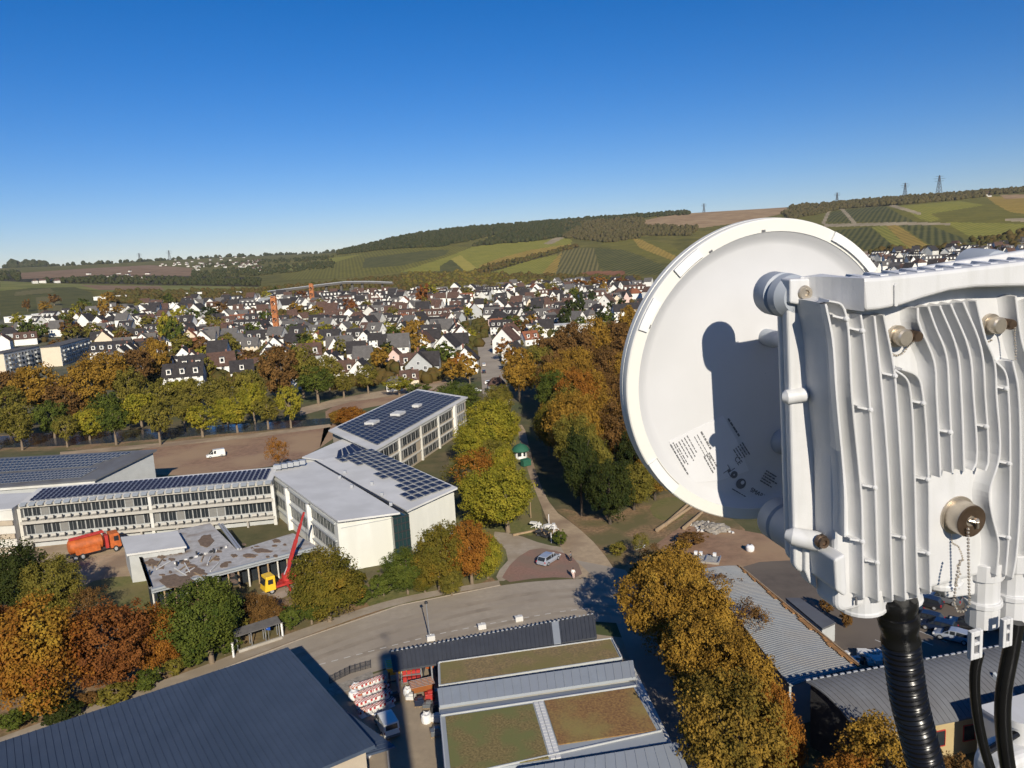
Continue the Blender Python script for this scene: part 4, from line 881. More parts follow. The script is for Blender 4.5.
# shallow barrel built of ribs across the width
n = 74; bb = MB()
for k in range(n):
    f0, f1 = k/n, (k+0.55)/n; f2 = (k+1)/n
    for (fa, fb, hz) in ((f0, f1, 0.06), (f1, f2, 0.0)):
        for s in range(6):
            s0, s1 = s/6, (s+1)/6; ar = lambda s_: 0.22*(1-(2*s_-1)**2)
            def pp(f, s_): return q[0].lerp(q[3], f).lerp(q[1].lerp(q[2], f), s_)+Vector((0, 0, ar(s_)+hz-0.55*0))
            bb.hexa([pp(fa, s0)-Vector((0, 0, .12)), pp(fb, s0)-Vector((0, 0, .12)), pp(fb, s1)-Vector((0, 0, .12)), pp(fa, s1)-Vector((0, 0, .12))], [pp(fa, s0), pp(fb, s0), pp(fb, s1), pp(fa, s1)])
bb.build('roof', M['corrug'], o)
pwall(o, 'wall', [p.lerp(sum(q, Vector())/4, .03) for p in q], 0, zq-0.15, M['grey'])
eb = MB(); t = (q[2]-q[1]).normalized(); sd = (q[0]-q[1]).normalized()
for k in range(40):
    p = q[1].lerp(q[2], k/40); e_ = q[1].lerp(q[2], (k+1)/40); wd = random.uniform(0.35, 0.9)*(0.6+0.6*k/40); eb.hexa([p-Vector((0, 0, .1)), e_-Vector((0, 0, .1)), e_+sd*wd-Vector((0, 0, .05)), p+sd*wd-Vector((0, 0, .05))], [p+Vector((0, 0, .10)), e_+Vector((0, 0, .10)), e_+sd*wd+Vector((0, 0, .26)), p+sd*wd+Vector((0, 0, .26))])
eb.build('mossy_edge', M['moss'], o)
bb = MB(); bb.beam(q[1]+Vector((0, 0, .1)), q[2]+Vector((0, 0, .1)), 0.18, 0.22); bb.build('gutter', M['wood'], o)
za = 2.6; q2 = [P(786,598,za), P(800,598,za), P(835,622,za), P(822,628,za)]
base = sum(q2, Vector())/4; o = thing('annex', 'small flat grey annex beside the corrugated shed', 'building', (base.x, base.y, 0))
slab(o, 'roof', q2, 0.25, M['arch_roof'], 0.1); pwall(o, 'wall', q2, 0, za-0.26, M['grey'])
# ------------------------------------------------------------------ arched hall bottom right
zA = 7.2; rA, rB = P(806,681,zA), P(1024,642,zA); ax = (rB-rA).normalized(); rB = rA+ax*45
cr = Vector((ax.y, -ax.x, 0)); base = rA+ax*15+cr*4; o = thing('arched_hall', 'hall with grey ribbed barrel roof and ochre wall at the bottom right', 'building', (base.x, base.y, 0))
EV = P(862, 739, 4.2); SP = (EV-rA).dot(cr); SH = (EV-rA).dot(ax)
prof = []
for k in range(13):
    t = k/12; prof.append((SP*t, zA-3.0*t**2.1))
bb = MB(); dz = Vector((0, 0, .15))
def ar(f, k, lift=0): s, z = prof[k]; p = rA+ax*(f+SH*k/12)+cr*s; return Vector((p.x, p.y, z+lift))
for k in range(12): bb.hexa([ar(0, k)-dz, ar(45, k)-dz, ar(45, k+1)-dz, ar(0, k+1)-dz], [ar(0, k), ar(45, k), ar(45, k+1), ar(0, k+1)])
for i in range(72):
    f = 0.2+i*0.62
    for k in range(12): bb.hexa([ar(f, k, -.01), ar(f+.1, k, -.01), ar(f+.1, k+1, -.01), ar(f, k+1, -.01)], [ar(f, k, .07), ar(f+.1, k, .07), ar(f+.1, k+1, .07), ar(f, k+1, .07)])
bb.build('roof', M['arch_roof'], o)
wl = [(rA+ax*(0.5+SH*k/12)+cr*s) for k, (s, z) in enumerate(prof)]; lo = [V2(p, 0) for p in wl]+[V2(rA+ax*0.5, 0)]
gm = MB(); pl = [Vector((p.x, p.y, z-0.16)) for p, (s, z) in zip(wl, prof)]+[V2(wl[-1], 0), V2(wl[0], 0)]; gm.prism(pl, ax*0.3); gm.build('gable_wall', M['dark'], o)
e0, e1 = rA+ax*(0.5+SH)+cr*(SP-.5), rA+ax*(44.5+SH)+cr*(SP-.5)
MB().hexa([V2(e0-cr*.3, 0), V2(e1-cr*.3, 0), V2(e1, 0), V2(e0, 0)], [V2(e0-cr*.3, 4.1), V2(e1-cr*.3, 4.1), V2(e1, 4.1), V2(e0, 4.1)]).build('wall', M['ochre'], o)
windows(o, V2(e0, 0)+ax*6.5, V2(e0, 0)+ax*20, 1.4, 3.1, 4, 'glass', 'red', 2.0, out=cr)
rg = MB()
for k in range(60): rg.beam(rA+ax*(k*.75)+Vector((0, 0, .1)), rA+ax*(k*.75+.45)+Vector((0, 0, .1)), 0.16, 0.12)
rg.build('ridge_guard', M['frame'], o)
MB().hexa([ar(17.2, 7, 0), ar(17.5, 7, 0), ar(17.5, 12, 0), ar(17.2, 12, 0)], [ar(17.2, 7, .5), ar(17.5, 7, .5), ar(17.5, 12, .5), ar(17.2, 12, .5)]).build('fire_wall', M['zinc'], o)
zp = 7.0; a, b = P(979,706,zp), P(1060,684,zp); nv = toward_cam(a, b); base = (a+b)/2
o = thing('pale_block', 'plain pale concrete block at the right bottom edge beside the ochre wall', 'building', (base.x, base.y, 0))
pl = [a, b, b+nv*6, a+nv*6]; pwall(o, 'wall', [b, a, a-nv*(-7), b+nv*7], 0, zp-0.3, M['offwhite']); slab(o, 'roof', [a, b, b+nv*7, a+nv*7], 0.29, M['membrane'], 0.1)
# ------------------------------------------------------------------ school
zs = 9.2
gp = P(300,540,0); sc = thing('school_wing', 'long two storey school wing with balconies and a solar strip on its roof edge', 'building', (gp.x, gp.y, 0))
a, b = P(20,503,9.0), P(272,480,9.0); a2, b2 = off(a, b, 8)
pwall(sc, 'wall', [a, b, b2, a2], 0, 8.6, M['grey'])
d = (b-a).normalized(); nv = toward_cam(a, b)
F = MB(); 
for (z, h, dep) in ((8.15, 0.75, 0.9), (4.95, 0.55, 1.2), (1.35, 0.55, 1.2)):
    ledge(sc, 'balcony_slab', a, b, z, h, dep, M['balcony'])
for (za, zb) in ((6.25, 8.1), (2.65, 4.7)):
    windows(sc, V2(a, 0)+d*0.4, V2(b, 0)-d*0.4, za, zb, 30, gap=0.14, split=2, mf='dframe')
for (z0, z1) in ((5.55, 6.25), (1.95, 2.65)):
    rl = MB(); L = (b-a).length; k = 0; st = L/30
    while k < 30:
        p = a+d*(k*st+.25)+nv*0.75; e = p+d*(st*0.62)
        rl.hexa([V2(p, z0+.25), V2(e, z0+.25), V2(e+nv*.25, z0+.25), V2(p+nv*.25, z0+.25)], [V2(p, z1), V2(e, z1), V2(e+nv*.1, z1), V2(p+nv*.1, z1)], 0)
        rl.hexa([V2(p+d*st*.62, z0-.2), V2(p+d*st*.75, z0-.2), V2(p+d*st*.75+nv*.2, z0-.2), V2(p+d*st*.62+nv*.2, z0-.2)], [V2(p+d*st*.62, z1), V2(p+d*st*.75, z1), V2(p+d*st*.75+nv*.2, z1), V2(p+d*st*.62+nv*.2, z1)], 1); k += 1
    rl.build('balcony_boxes', [M['balcony'], M['dark']], sc)
for k in range(7):
    p = a.lerp(b, (k+.2)/7)+nv*0.9; MB().box((p.x, p.y, 0.7), (0.35, 0.35, 1.4), 0).build('column', M['concrete'], sc)
for k in (0.0, 0.505, 1.0):
    p = a.lerp(b, k); MB().hexa([V2(p-d*.3, 0), V2(p+d*.3, 0), V2(p+d*.3+nv*1.0, 0), V2(p-d*.3+nv*1.0, 0)], [V2(p-d*.3, 8.1), V2(p+d*.3, 8.1), V2(p+d*.3+nv*1.0, 8.1), V2(p-d*.3+nv*1.0, 8.1)]).build('pier', M['offwhite'], sc)
ra, rb = V2(a, 8.95)+nv*0.5, V2(b, 8.95)+nv*0.5; rc, rd = V2(b2, 9.6), V2(a2, 9.6)
slab(sc, 'roof', [ra, rb, rc, rd], 0.3, M['membrane'])
L = (rb-ra).length
panels(sc, [ra.lerp(rd, .05)+d*1.5, rb.lerp(rc, .05)-d*1, rb.lerp(rc, .80)-d*1, ra.lerp(rd, .80)+d*1.5], 46, 5, 0.22, 0.30, 0.12, single=False)
ov = MB()
for k in range(30):
    p = ra+d*(k*L/30+.4)+Vector((0, 0, .1)); e = p+d*(L/30*.72); ov.hexa([p, e, e+nv*1.1-Vector((0, 0, .35)), p+nv*1.1-Vector((0, 0, .35))], [q+Vector((0, 0, .1)) for q in (p, e, e+nv*1.1-Vector((0, 0, .35)), p+nv*1.1-Vector((0, 0, .35)))])
ov.build('sun_louvres', M['zinc'], sc)
# left end block
el = a-d*16; eb_ = [el+nv*2.5, a-d*0.4+nv*2.5, a2-d*0.4, el-nv*11]
pwall(sc, 'end_block', eb_, 0, 8.4, M['offwhite']); 
st = MB()
for k in range(3): p = el+nv*2.6; e = a-d*.4+nv*2.6; st.hexa([V2(p, 1.0+k*2.6), V2(e, 0.4+k*2.6), V2(e+nv*.35, .4+k*2.6), V2(p+nv*.35, 1+k*2.6)], [V2(p, 1.9+k*2.6), V2(e, 1.3+k*2.6), V2(e+nv*.35, 1.3+k*2.6), V2(p+nv*.35, 1.9+k*2.6)])
st.build('stair_ramp', M['beige'], sc)
slab(sc, 'roof', [V2(p, 8.75) for p in eb_], 0.3, M['membrane'])
# centre block: two folded planes
gp = P(360,540,0); sc = thing('school_wing', 'white school block with folded grey roof, glass stair and stepped solar modules', 'building', (gp.x, gp.y, 0))
cA, cB, cC, cD = P(268.7,470.5,9.3), P(337.5,520.7,9.3), P(400,512.5,8.9), P(315,461,8.9)
cE, cF = P(457.5,487.5,9.6), P(372,449,9.6)
cC2 = P(407,510.5,8.9)
cen = sum((cA, cB, cC, cD), Vector())/4; cen2 = sum((cD, cC2, cE, cF), Vector())/4
def inset(q, k): c = sum((Vector(p) for p in q), Vector())/len(q); return [Vector(p).lerp(c, k) for p in q]
pwall(sc, 'wall', inset([cA, cB, cC, cD], .05), 0, 8.55, M['wallwhite']); pwall(sc, 'wall', inset([cD, cC2, cE, cF], .05), 0, 8.5, M['wallwhite'])
slab(sc, 'roof', [cA, cB, cC, cD], 0.32, M['membrane']); slab(sc, 'roof', [cD+Vector((.05, 0, 0)), cC2, cE, cF], 0.32, M['membrane'])
MB().beam(cC.lerp(cC2, .5)+Vector((0, 0, .04)), cD+Vector((0, 0, .04)), 0.45, 0.18).build('roof_gutter', M['dark'], sc)
iA, iB, iC, iD = inset([cA, cB, cC, cD], .05); jD, jC, jE, jF = inset([cD, cC2, cE, cF], .05)
for (z0, z1) in ((6.1, 8.0), (2.8, 4.7)):
    windows(sc, V2(iA, 0).lerp(V2(iB, 0), .02), V2(iA, 0).lerp(V2(iB, 0), .96), z0, z1, 20, 'teal', 'dframe', 0.25, split=2)
for z in (8.1, 5.1, 1.9): ledge(sc, 'sill_band', V2(iA, 0), V2(iB, 0).lerp(V2(iA, 0), .02), z, 0.3, 0.35, M['grey'])
for k in (0.30, 0.64):
    p = iA.lerp(iB, k); nn = toward_cam(iA, iB); dd = (iB-iA).normalized(); dd.z = 0; MB().hexa([V2(p-dd*.35, 0), V2(p+dd*.35, 0), V2(p+dd*.35+nn*.8, 0), V2(p-dd*.35+nn*.8, 0)], [V2(p-dd*.35, 8.4), V2(p+dd*.35, 8.4), V2(p+dd*.35+nn*.8, 8.4), V2(p-dd*.35+nn*.8, 8.4)]).build('pier', M['white'], sc)
# glass stair between the two white walls
gA, gB = V2(iC, 0), V2(jC, 0); nn = toward_cam(iB, iC); sA, sB = P(393,518,8.4), P(408.5,514,8.4)
MB().hexa([V2(sA, 0), V2(sB, 0), V2(sB-nn*3, 0), V2(sA-nn*3, 0)], [V2(sA, 8.4), V2(sB, 8.4), V2(sB-nn*3, 8.4), V2(sA-nn*3, 8.4)]).build('stair_glazing', M['teal'], sc)
sb = MB()
for z in (0.1, 1.5, 2.9, 4.3, 5.7, 7.1, 8.2): sb.beam(V2(sA+nn*.08, z), V2(sB+nn*.08, z), 0.12, 0.14)
for k in (0, .25, .5, .75, 1): p = sA.lerp(sB, k)+nn*.08; sb.beam(V2(p, 0), V2(p, 8.4), 0.10, 0.10)
sb.build('stair_mullions', M['dark'], sc)
MB().hexa([V2(iB.lerp(iC, .05)+nn*.02, 7.55), V2(iB.lerp(iC, .9)+nn*.02, 7.75), V2(iB.lerp(iC, .9)+nn*.1, 7.75), V2(iB.lerp(iC, .05)+nn*.1, 7.55)], [V2(iB.lerp(iC, .05)+nn*.02, 7.65), V2(iB.lerp(iC, .9)+nn*.02, 7.85), V2(iB.lerp(iC, .9)+nn*.1, 7.85), V2(iB.lerp(iC, .05)+nn*.1, 7.65)]).build('wall_joint', M['grey'], sc)
# single modules on the right plane (staircase outline as in the photo)
pq = [P(334,458.5,9.1), P(372,449.5,9.5), P(453,487.5,9.55), P(411,502.5,9.0)]
panels(sc, pq, 6, 15, 0.28, 0.25, 0.10, skip=lambda i, j: i < (0, 0, 1, 1, 2, 2, 2, 1, 1, 2, 2, 1, 1, 0, 0)[j])
# roof hatches and vents
rv = MB()
for (x, y) in ((340,478), (352,487), (372,484), (382,495), (345,473), (391,505)): p = P(x, y, 9.1); MB().box((p.x, p.y, 9.3), (0.5, 0.5, 0.6)).build('roof_vent', M['frame'], sc)
rs = MB()
for k in range(5): p = P(278+k*6, 468-k*1.2, 9.7); MB().box((p.x, p.y, 10.0), (1.6, 1.2, 0.9)).build('roof_plant', M['frame'], sc)
# north wing
gp = P(420,450,0); sc = thing('school_wing', 'rear beige school wing with its whole roof covered in solar rows', 'building', (gp.x, gp.y, 0))
nA, nB, nC, nD = P(329,430,10.2), P(417.5,389,10.2), P(467.5,397,9.6), P(374,450.5,9.6)
iN = inset([nA, nB, nC, nD], .04); pwall(sc, 'wall', iN, 0, 9.2, M['beige'])
slab(sc, 'roof', [nA, nB, nC, nD], 0.35, M['membrane'], 0.2)
panels(sc, inset([nA, nB, nC, nD], .10), 24, 9, 0.25, 0.28, 0.10, single=False, rowname='solar_panel_row')
for (x, y, w1_, w2_) in ((372,423,3.6,2.6),(398,414,4.0,2.8),(417,406,2.6,2.0)):
    p = P(x, y, 10.3); q0 = (nB-nA).normalized(); MB().box((p.x, p.y, 10.45), (w1_, w2_, .7), math.atan2(q0.y, q0.x)).build('skylight', M['membrane'], sc)
jn = [P(302,457,9.0), P(347,437,9.0), P(376,449,9.0), P(335,462,9.0)]; slab(sc, 'link_roof', jn, 0.3, M['membrane']); pwall(sc, 'wall', inset(jn, .05), 0, 8.6, M['offwhite'])
panels(sc, [P(336,460,9.1), P(376,447,9.1), P(360,441,9.1), P(338,452,9.1)], 6, 3, 0.25, 0.25, 0.1)
fa, fb = V2(iN[3], 0), V2(iN[2], 0)
for (z0, z1) in ((6.4, 8.4), (3.4, 5.4), (0.6, 2.4)):
    windows(sc, fa.lerp(fb, .02), fa.lerp(fb, .80), z0, z1, 18, gap=0.3, split=2, mf='dframe', skip=(8,) if z0 < 6 else ())
    windows(sc, fa.lerp(fb, .86), fa.lerp(fb, .98), z0, z1, 4, gap=0.3, split=2)
    ledge(sc, 'sill_band', fa, fb, z1+.25, 0.3, 0.3, M['offwhite'])
p = fa.lerp(fb, .83); dd = (fb-fa).normalized(); nn = toward_cam(fa, fb); MB().hexa([V2(p-dd*.8, 0), V2(p+dd*.8, 0), V2(p+dd*.8+nn*.7, 0), V2(p-dd*.8+nn*.7, 0)], [V2(p-dd*.8, 9.3), V2(p+dd*.8, 9.3), V2(p+dd*.8+nn*.7, 9.3), V2(p-dd*.8+nn*.7, 9.3)]).build('pier', M['white'], sc)
for k in (0.2, 0.42, 0.62): p = fa.lerp(fb, k); MB().hexa([V2(p-dd*.25, 0), V2(p+dd*.25, 0), V2(p+dd*.25+nn*.5, 0), V2(p-dd*.25+nn*.5, 0)], [V2(p-dd*.25, 9.1), V2(p+dd*.25, 9.1), V2(p+dd*.25+nn*.5, 9.1), V2(p-dd*.25+nn*.5, 9.1)]).build('pier', M['offwhite'], sc)
# ------------------------------------------------------------------ solar hall far left
q = [P(-60,492,6.2), P(95,479,6.6), P(156,449.5,9.4), P(-60,461,9.4)]
base = sum(q, Vector())/4; o = thing('solar_hall', 'hall at the left edge with its sloping roof covered in blue solar panels', 'building', (base.x, base.y, 0))
slab(o, 'roof', q, 0.4, M['arch_roof'], 0.2)
def sq(u, v): return q[0].lerp(q[1], u).lerp(q[3].lerp(q[2], u), v)
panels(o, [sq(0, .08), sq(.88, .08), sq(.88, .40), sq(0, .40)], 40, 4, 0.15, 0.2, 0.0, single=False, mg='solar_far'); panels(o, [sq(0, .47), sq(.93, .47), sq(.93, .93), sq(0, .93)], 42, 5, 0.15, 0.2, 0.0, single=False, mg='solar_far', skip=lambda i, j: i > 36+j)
iq = inset(q, .03); MB().hexa([V2(p, 0) for p in iq], [p-Vector((0, 0, .42)) for p in iq]).build('wall', M['grey'], o)
ledge(o, 'fascia', V2(q[0], 0), V2(q[1], 0), 5.6, 0.5, 0.25, M['offwhite'])
# ------------------------------------------------------------------ low pavilion with the stripped roof
pg = P(225,560,0); pv = thing('flat_pavilion', 'low flat roofed pavilion with stripped stained roof in front of the school', 'building', (pg.x, pg.y, 0))
zf = 4.0
m1 = [P(140,556,zf), P(151,589,zf), P(238,566,zf), P(237,550,zf), P(210,523,zf), P(168,532,zf)]
m2 = [P(238,566,zf), P(317,546,zf), P(293,533,zf), P(237,550,zf)]
for m_ in (m1, m2): MB().prism([(p.x, p.y, zf-.4) for p in m_], (0, 0, .4)).build('roof', M['old_roof'], pv)
rim(pv, [Vector((p.x, p.y, zf)) for p in (m1[0], m1[1])], 0.3, 0.45, M['frame'])
ed = MB(); ed.beam(m1[1]+Vector((0, 0, -.15)), m2[1]+Vector((0, 0, -.15)), 0.5, 0.35); ed.beam(m1[1]+Vector((0, 0, -.6)), m2[1]+Vector((0, 0, -.6)), 0.2, 0.25); ed.build('fascia', M['zinc'], pv)
ed = MB(); ed.beam(P(219,524,zf+.15), P(238,549,zf+.15), 0.35, 0.3); ed.beam(P(222,524,zf+.15), P(241,549,zf+.15), 0.25, 0.3); ed.build('roof_kerb', M['frame'], pv)
a, b = m1[1], m2[1]; d = (b-a).normalized(); nv = toward_cam(a, b)
MB().hexa([V2(a-nv*3.0, 0), V2(b-nv*2.0, 0), V2(b-nv*2.2, 0), V2(a-nv*3.2, 0)], [V2(a-nv*3, 3.5), V2(b-nv*2, 3.5), V2(b-nv*2.2, 3.5), V2(a-nv*3.2, 3.5)]).build('glazing', M['glass'], pv)
for k in range(17):
    p = a.lerp(b, 0.01+k*.061)-nv*(0.5); MB().box((p.x, p.y, 1.8), (0.22, 0.22, 3.6)).build('column', M['wood'] if k % 3 else M['offwhite'], pv)
def patch(x, y, w, h, z, m, seed):
    g = random.Random(seed); c = P(x, y, z); u = P(x+w/2, y, z)-c; v = P(x, y-h/2, z)-c; pts = []
    for k in range(16): t = 2*pi*k/16; s = g.uniform(.6, 1.15); pts.append(c+u*(math.cos(t)*s)+v*(math.sin(t)*s))
    MB().prism([(p.x, p.y, z-.02) for p in pts], (0, 0, g.uniform(.06, .16))).build('roof_debris', M[m], pv)
g0 = random.Random(11); extra = [(g0.uniform(155, 235), g0.uniform(545, 582), g0.uniform(3, 9), g0.uniform(1.5, 4)) for k in range(26)]+[(g0.uniform(242, 300), 566-g0.uniform(8, 22), g0.uniform(3, 8), g0.uniform(1.2, 3)) for k in range(12)]
for i, (x, y, w, h) in enumerate(extra+[(175,581,40,14), (195,572,26,10), (152,563,16,7), (207,541,18,12), (262,551,24,5), (250,556,18,4), (224,565,10,6), (182,545,10,4), (234,556,7,3), (276,541,10,4), (186,563,10,4)]): patch(x, y, w, h, zf, 'debris', i)
for k in range(14):
    x, y = g0.uniform(150, 232), g0.uniform(550, 580); p, q = P(x, y, zf+.15), P(x+g0.uniform(-14, 14), y-g0.uniform(2, 9), zf+.15); MB().beam(p, q, .16, .14).build('loose_beam', M['wood' if k % 2 else 'membrane'], pv)
bl = MB()
for k in range(11): p = P(176+k*5, 563-k*1.6, zf+.1); bl.box((p.x, p.y, zf+.15), (0.5, 0.35, 0.3), 0.2*k, k % 2)
bl.build('roof_blocks', [M['membrane'], M['dark']], pv)
for (x, y) in ((177,566), (197,556), (150,575), (214,553)): p = P(x, y, zf); MB().cyl((p.x, p.y, zf), (p.x, p.y, zf+.8), 0.16, 8).build('roof_pipe', M['dark'], pv)
zl = 5.2; q = [P(121,537,zl), P(127,554,zl), P(186,546,zl), P(177,531,zl)]
slab(pv, 'upper_roof', q, 0.35, M['membrane'], 0.1); iq = inset(q, .06); pwall(pv, 'upper_wall', iq, 0, zl-.36, M['grey'])
# ================================================================== town houses
def house_meshes(kind, w, d, he, hr, hip=0.0, nwin=3, floors=2, dorm=0, cross=0, annex=0):
    """prototype meshes about the foot centre, ridge along x"""
    b = MB(); x, y = w/2, d/2
    b.hexa([(-x, -y, -1.5), (x, -y, -1.5), (x, y, -1.5), (-x, y, -1.5)], [(-x, -y, he), (x, -y, he), (x, y, he), (-x, y, he)])
    if not hip:
        for s in (-1, 1): b.add([(s*x, -y, he), (s*x, y, he), (s*x, 0, hr-.12), (s*(x-.3), -y, he), (s*(x-.3), y, he), (s*(x-.3), 0, hr-.12)], [[0, 1, 2], [3, 5, 4], [0, 2, 5, 3], [1, 4, 5, 2], [0, 3, 4, 1]])
    wall = b
    r = MB(); o = 0.5; t = 0.28; sl = (hr-he)/y; ex = x+(.35); rx = ex-hip
    def pl(s):
        lo = [(-ex, s*(y+o), he-sl*o), (ex, s*(y+o), he-sl*o), (rx, 0, hr), (-rx, 0, hr)]
        if s > 0: lo = [lo[1], lo[0], lo[3], lo[2]]
        r.hexa(lo, [(p[0], p[1], p[2]+t) for p in lo])
    pl(-1); pl(1)
    if hip:
        for s in (-1, 1): lo = [(s*ex, -s*(y+o), he-sl*o), (s*ex, s*(y+o), he-sl*o), (s*rx, 0, hr)]; r.hexa(lo, [(p[0], p[1], p[2]+t) for p in lo])
    if cross:
        cw = w*.24; cx0 = -x*.35; pr = y+2.2; ch = he+(hr-he)*.92
        b.hexa([(cx0-cw, -pr, -1.5), (cx0+cw, -pr, -1.5), (cx0+cw, 0, -1.5), (cx0-cw, 0, -1.5)], [(cx0-cw, -pr, he), (cx0+cw, -pr, he), (cx0+cw, 0, he), (cx0-cw, 0, he)])
        b.add([(cx0-cw, -pr, he), (cx0+cw, -pr, he), (cx0, -pr, ch-.1), (cx0-cw, -pr+.3, he), (cx0+cw, -pr+.3, he), (cx0, -pr+.3, ch-.1)], [[0, 1, 2], [3, 5, 4], [0, 2, 5, 3], [1, 4, 5, 2], [0, 3, 4, 1]])
        s2 = (ch-he)/cw
        for s in (-1, 1):
            lo = [(cx0+s*(cw+.35), -pr-.3, he-s2*.35), (cx0, -pr-.3, ch), (cx0, 0, ch), (cx0+s*(cw+.35), 0, he-s2*.35)]
            if s > 0: lo = lo[::-1]
            r.hexa(lo, [(p[0], p[1], p[2]+t) for p in lo])
    if annex: b.hexa([(x-.05, -y*.7, -1.5), (x+4.2, -y*.7, -1.5), (x+4.2, y*.6, -1.5), (x-.05, y*.6, -1.5)], [(x-.05, -y*.7, 2.8), (x+4.2, -y*.7, 2.8), (x+4.2, y*.6, 2.8), (x-.05, y*.6, 2.8)])
    dml = []
    for i in range(dorm):
        for s in (-1, 1):
            dm_ = MB(); dml.append(dm_)
            cx = -x+w*(i+.5)/dorm+(.0 if not cross else x*.35)
            zb, zt_ = he+(hr-he)*.12, he+(hr-he)*.66; yo = s*(y*(1-.10)); yi = s*y*.30
            dm_.hexa([(cx-.9, min(yo, yi), zb), (cx+.9, min(yo, yi), zb), (cx+.9, max(yo, yi), zb), (cx-.9, max(yo, yi), zb)], [(cx-.9, min(yo, yi), zt_), (cx+.9, min(yo, yi), zt_), (cx+.9, max(yo, yi), zt_), (cx-.9, max(yo, yi), zt_)], 0)
            dm_.box((cx, yo+s*.02, (zb+zt_)/2+.1), (1.1, .1, (zt_-zb)*.55), 0, 1); dm_.box((cx, (yo+yi)/2+s*.12, zt_+.06), (2.1, abs(yo-yi)+.4, .14), 0, 2)
    c = MB(); c.box((w*.22, y*.25, hr+.1), (0.7, 0.7, 1.8))
    wn = []
    def win(cx, cy, cz, ww, wh, side):
        m = MB(); dx, dy = (ww, .12) if side == 'y' else (.12, ww)
        m.box((cx, cy, cz), (dx, dy, wh), 0, 0); k = 1.02
        if side == 'y':
            s = 1 if cy > 0 else -1; m.box((cx, cy+s*.02, cz), (ww-.22, .12, wh-.22), 0, 1); m.box((cx, cy+s*.05, cz), (.07, .12, wh-.2), 0, 0)
        else:
            s = 1 if cx > 0 else -1; m.box((cx+s*.02, cy, cz), (.12, ww-.22, wh-.22), 0, 1); m.box((cx+s*.05, cy, cz), (.12, .07, wh-.2), 0, 0)
        wn.append(m)
    for fl in range(floors):
        cz = 1.5+fl*2.7
        for i in range(nwin):
            cx = (-x+w*(i+.5)/nwin)
            for s in (-1, 1): win(cx, s*(y+.02), cz, 1.25, 1.35, 'y')
        for i in range(2):
            for s in (-1, 1): win(s*(x+.02), -y+d*(i+.5)/2, cz, 1.15, 1.35, 'x')
    if not hip:
        for s in (-1, 1): win(s*(x+.02), 0, he+.9, 1.0, 1.2, 'x')
    return wall, r, c, wn, dml
HP = {}
HID = {}
def proto(kind, *a, **k):
    wall, r, c, wn, dm_ = house_meshes(kind, *a, **k)
    def me(b, n, mats):
        m = bpy.data.meshes.new(n); m.from_pydata([tuple(v) for v in b.v], [], b.f); [m.materials.append(x) for x in mats]
        if len(mats) > 1: m.polygons.foreach_set('material_index', b.mi)
        return m
    HP[kind] = (me(wall, 'wall', [M['white']]), me(r, 'roof', [M['slate']]), me(c, 'chimney', [M['brick']]), [me(q, 'window', [M['plastic_white'], M['glass']]) for q in wn], [me(q, 'dormer', [M['white'], M['glass'], M['grey_tile']]) for q in dm_])
proto('cottage', 10, 9, 4.4, 8.8, dorm=2); proto('gable', 9, 9.5, 5.6, 10.6, nwin=2); proto('long', 15, 9.5, 4.8, 9.2, nwin=5, dorm=3); proto('cross', 12, 9.5, 5.0, 9.6, nwin=3, cross=1); proto('annexed', 10, 9, 5.2, 9.8, annex=1, nwin=3, dorm=1); proto('hip', 11, 10, 5.4, 9.2, hip=3.6); proto('tall', 10, 10, 8.2, 12.8, floors=3); proto('terrace', 20, 9.5, 5.6, 9.6, nwin=7, dorm=5)
RC = {'slate': 'dark slate', 'brown_tile': 'brown tiled', 'red_tile': 'rusty red tiled', 'grey_tile': 'grey tiled'}
WC = {'white': 'white', 'offwhite': 'grey white', 'cream': 'cream', 'grey': 'grey', 'pink': 'pale pink', 'brick': 'brown brick', 'ochre': 'ochre'}
HOUSES = []
def house(p, rz, kind, wm, rm, wins, s=1.0, label=None, rec=True):
    o = thing('house', label, 'house', (p.x, p.y, p.z), rz, 'houses of the town'); o.scale = (s, s, s)
    wall, r, c, wn, dmm = HP[kind]
    def add(n, me, m=None, par=o):
        q = bpy.data.objects.new(n, me); COL.objects.link(q); q.parent = par
        if m: q.material_slots[0].link = 'OBJECT'; q.material_slots[0].material = M[m]
        return q
    add('wall', wall, wm); rf = add('roof', r, rm); add('chimney', c, None, rf)
    for q in dmm:
        ctr = sum((Vector(v.co) for v in q.vertices), Vector())/len(q.vertices); wp = Matrix.Rotation(rz, 3, 'Z') @ Vector((0, ctr.y, 0))
        if Vector((wp.x, wp.y)).dot(Vector((p.x, p.y))) < 40: add('dormer', q, None, rf)
    if wins:
        for q in wn:
            ctr = sum((Vector(v.co) for v in q.vertices), Vector())/len(q.vertices); wp = Matrix.Rotation(rz, 3, 'Z') @ Vector((ctr.x, ctr.y, 0))
            fac = Vector((wp.x, wp.y)).dot(Vector((p.x, p.y)))
            if fac < 2.0: add('window', q)
    if rec: HOUSES.append((o, kind, wm, rm))
    return o
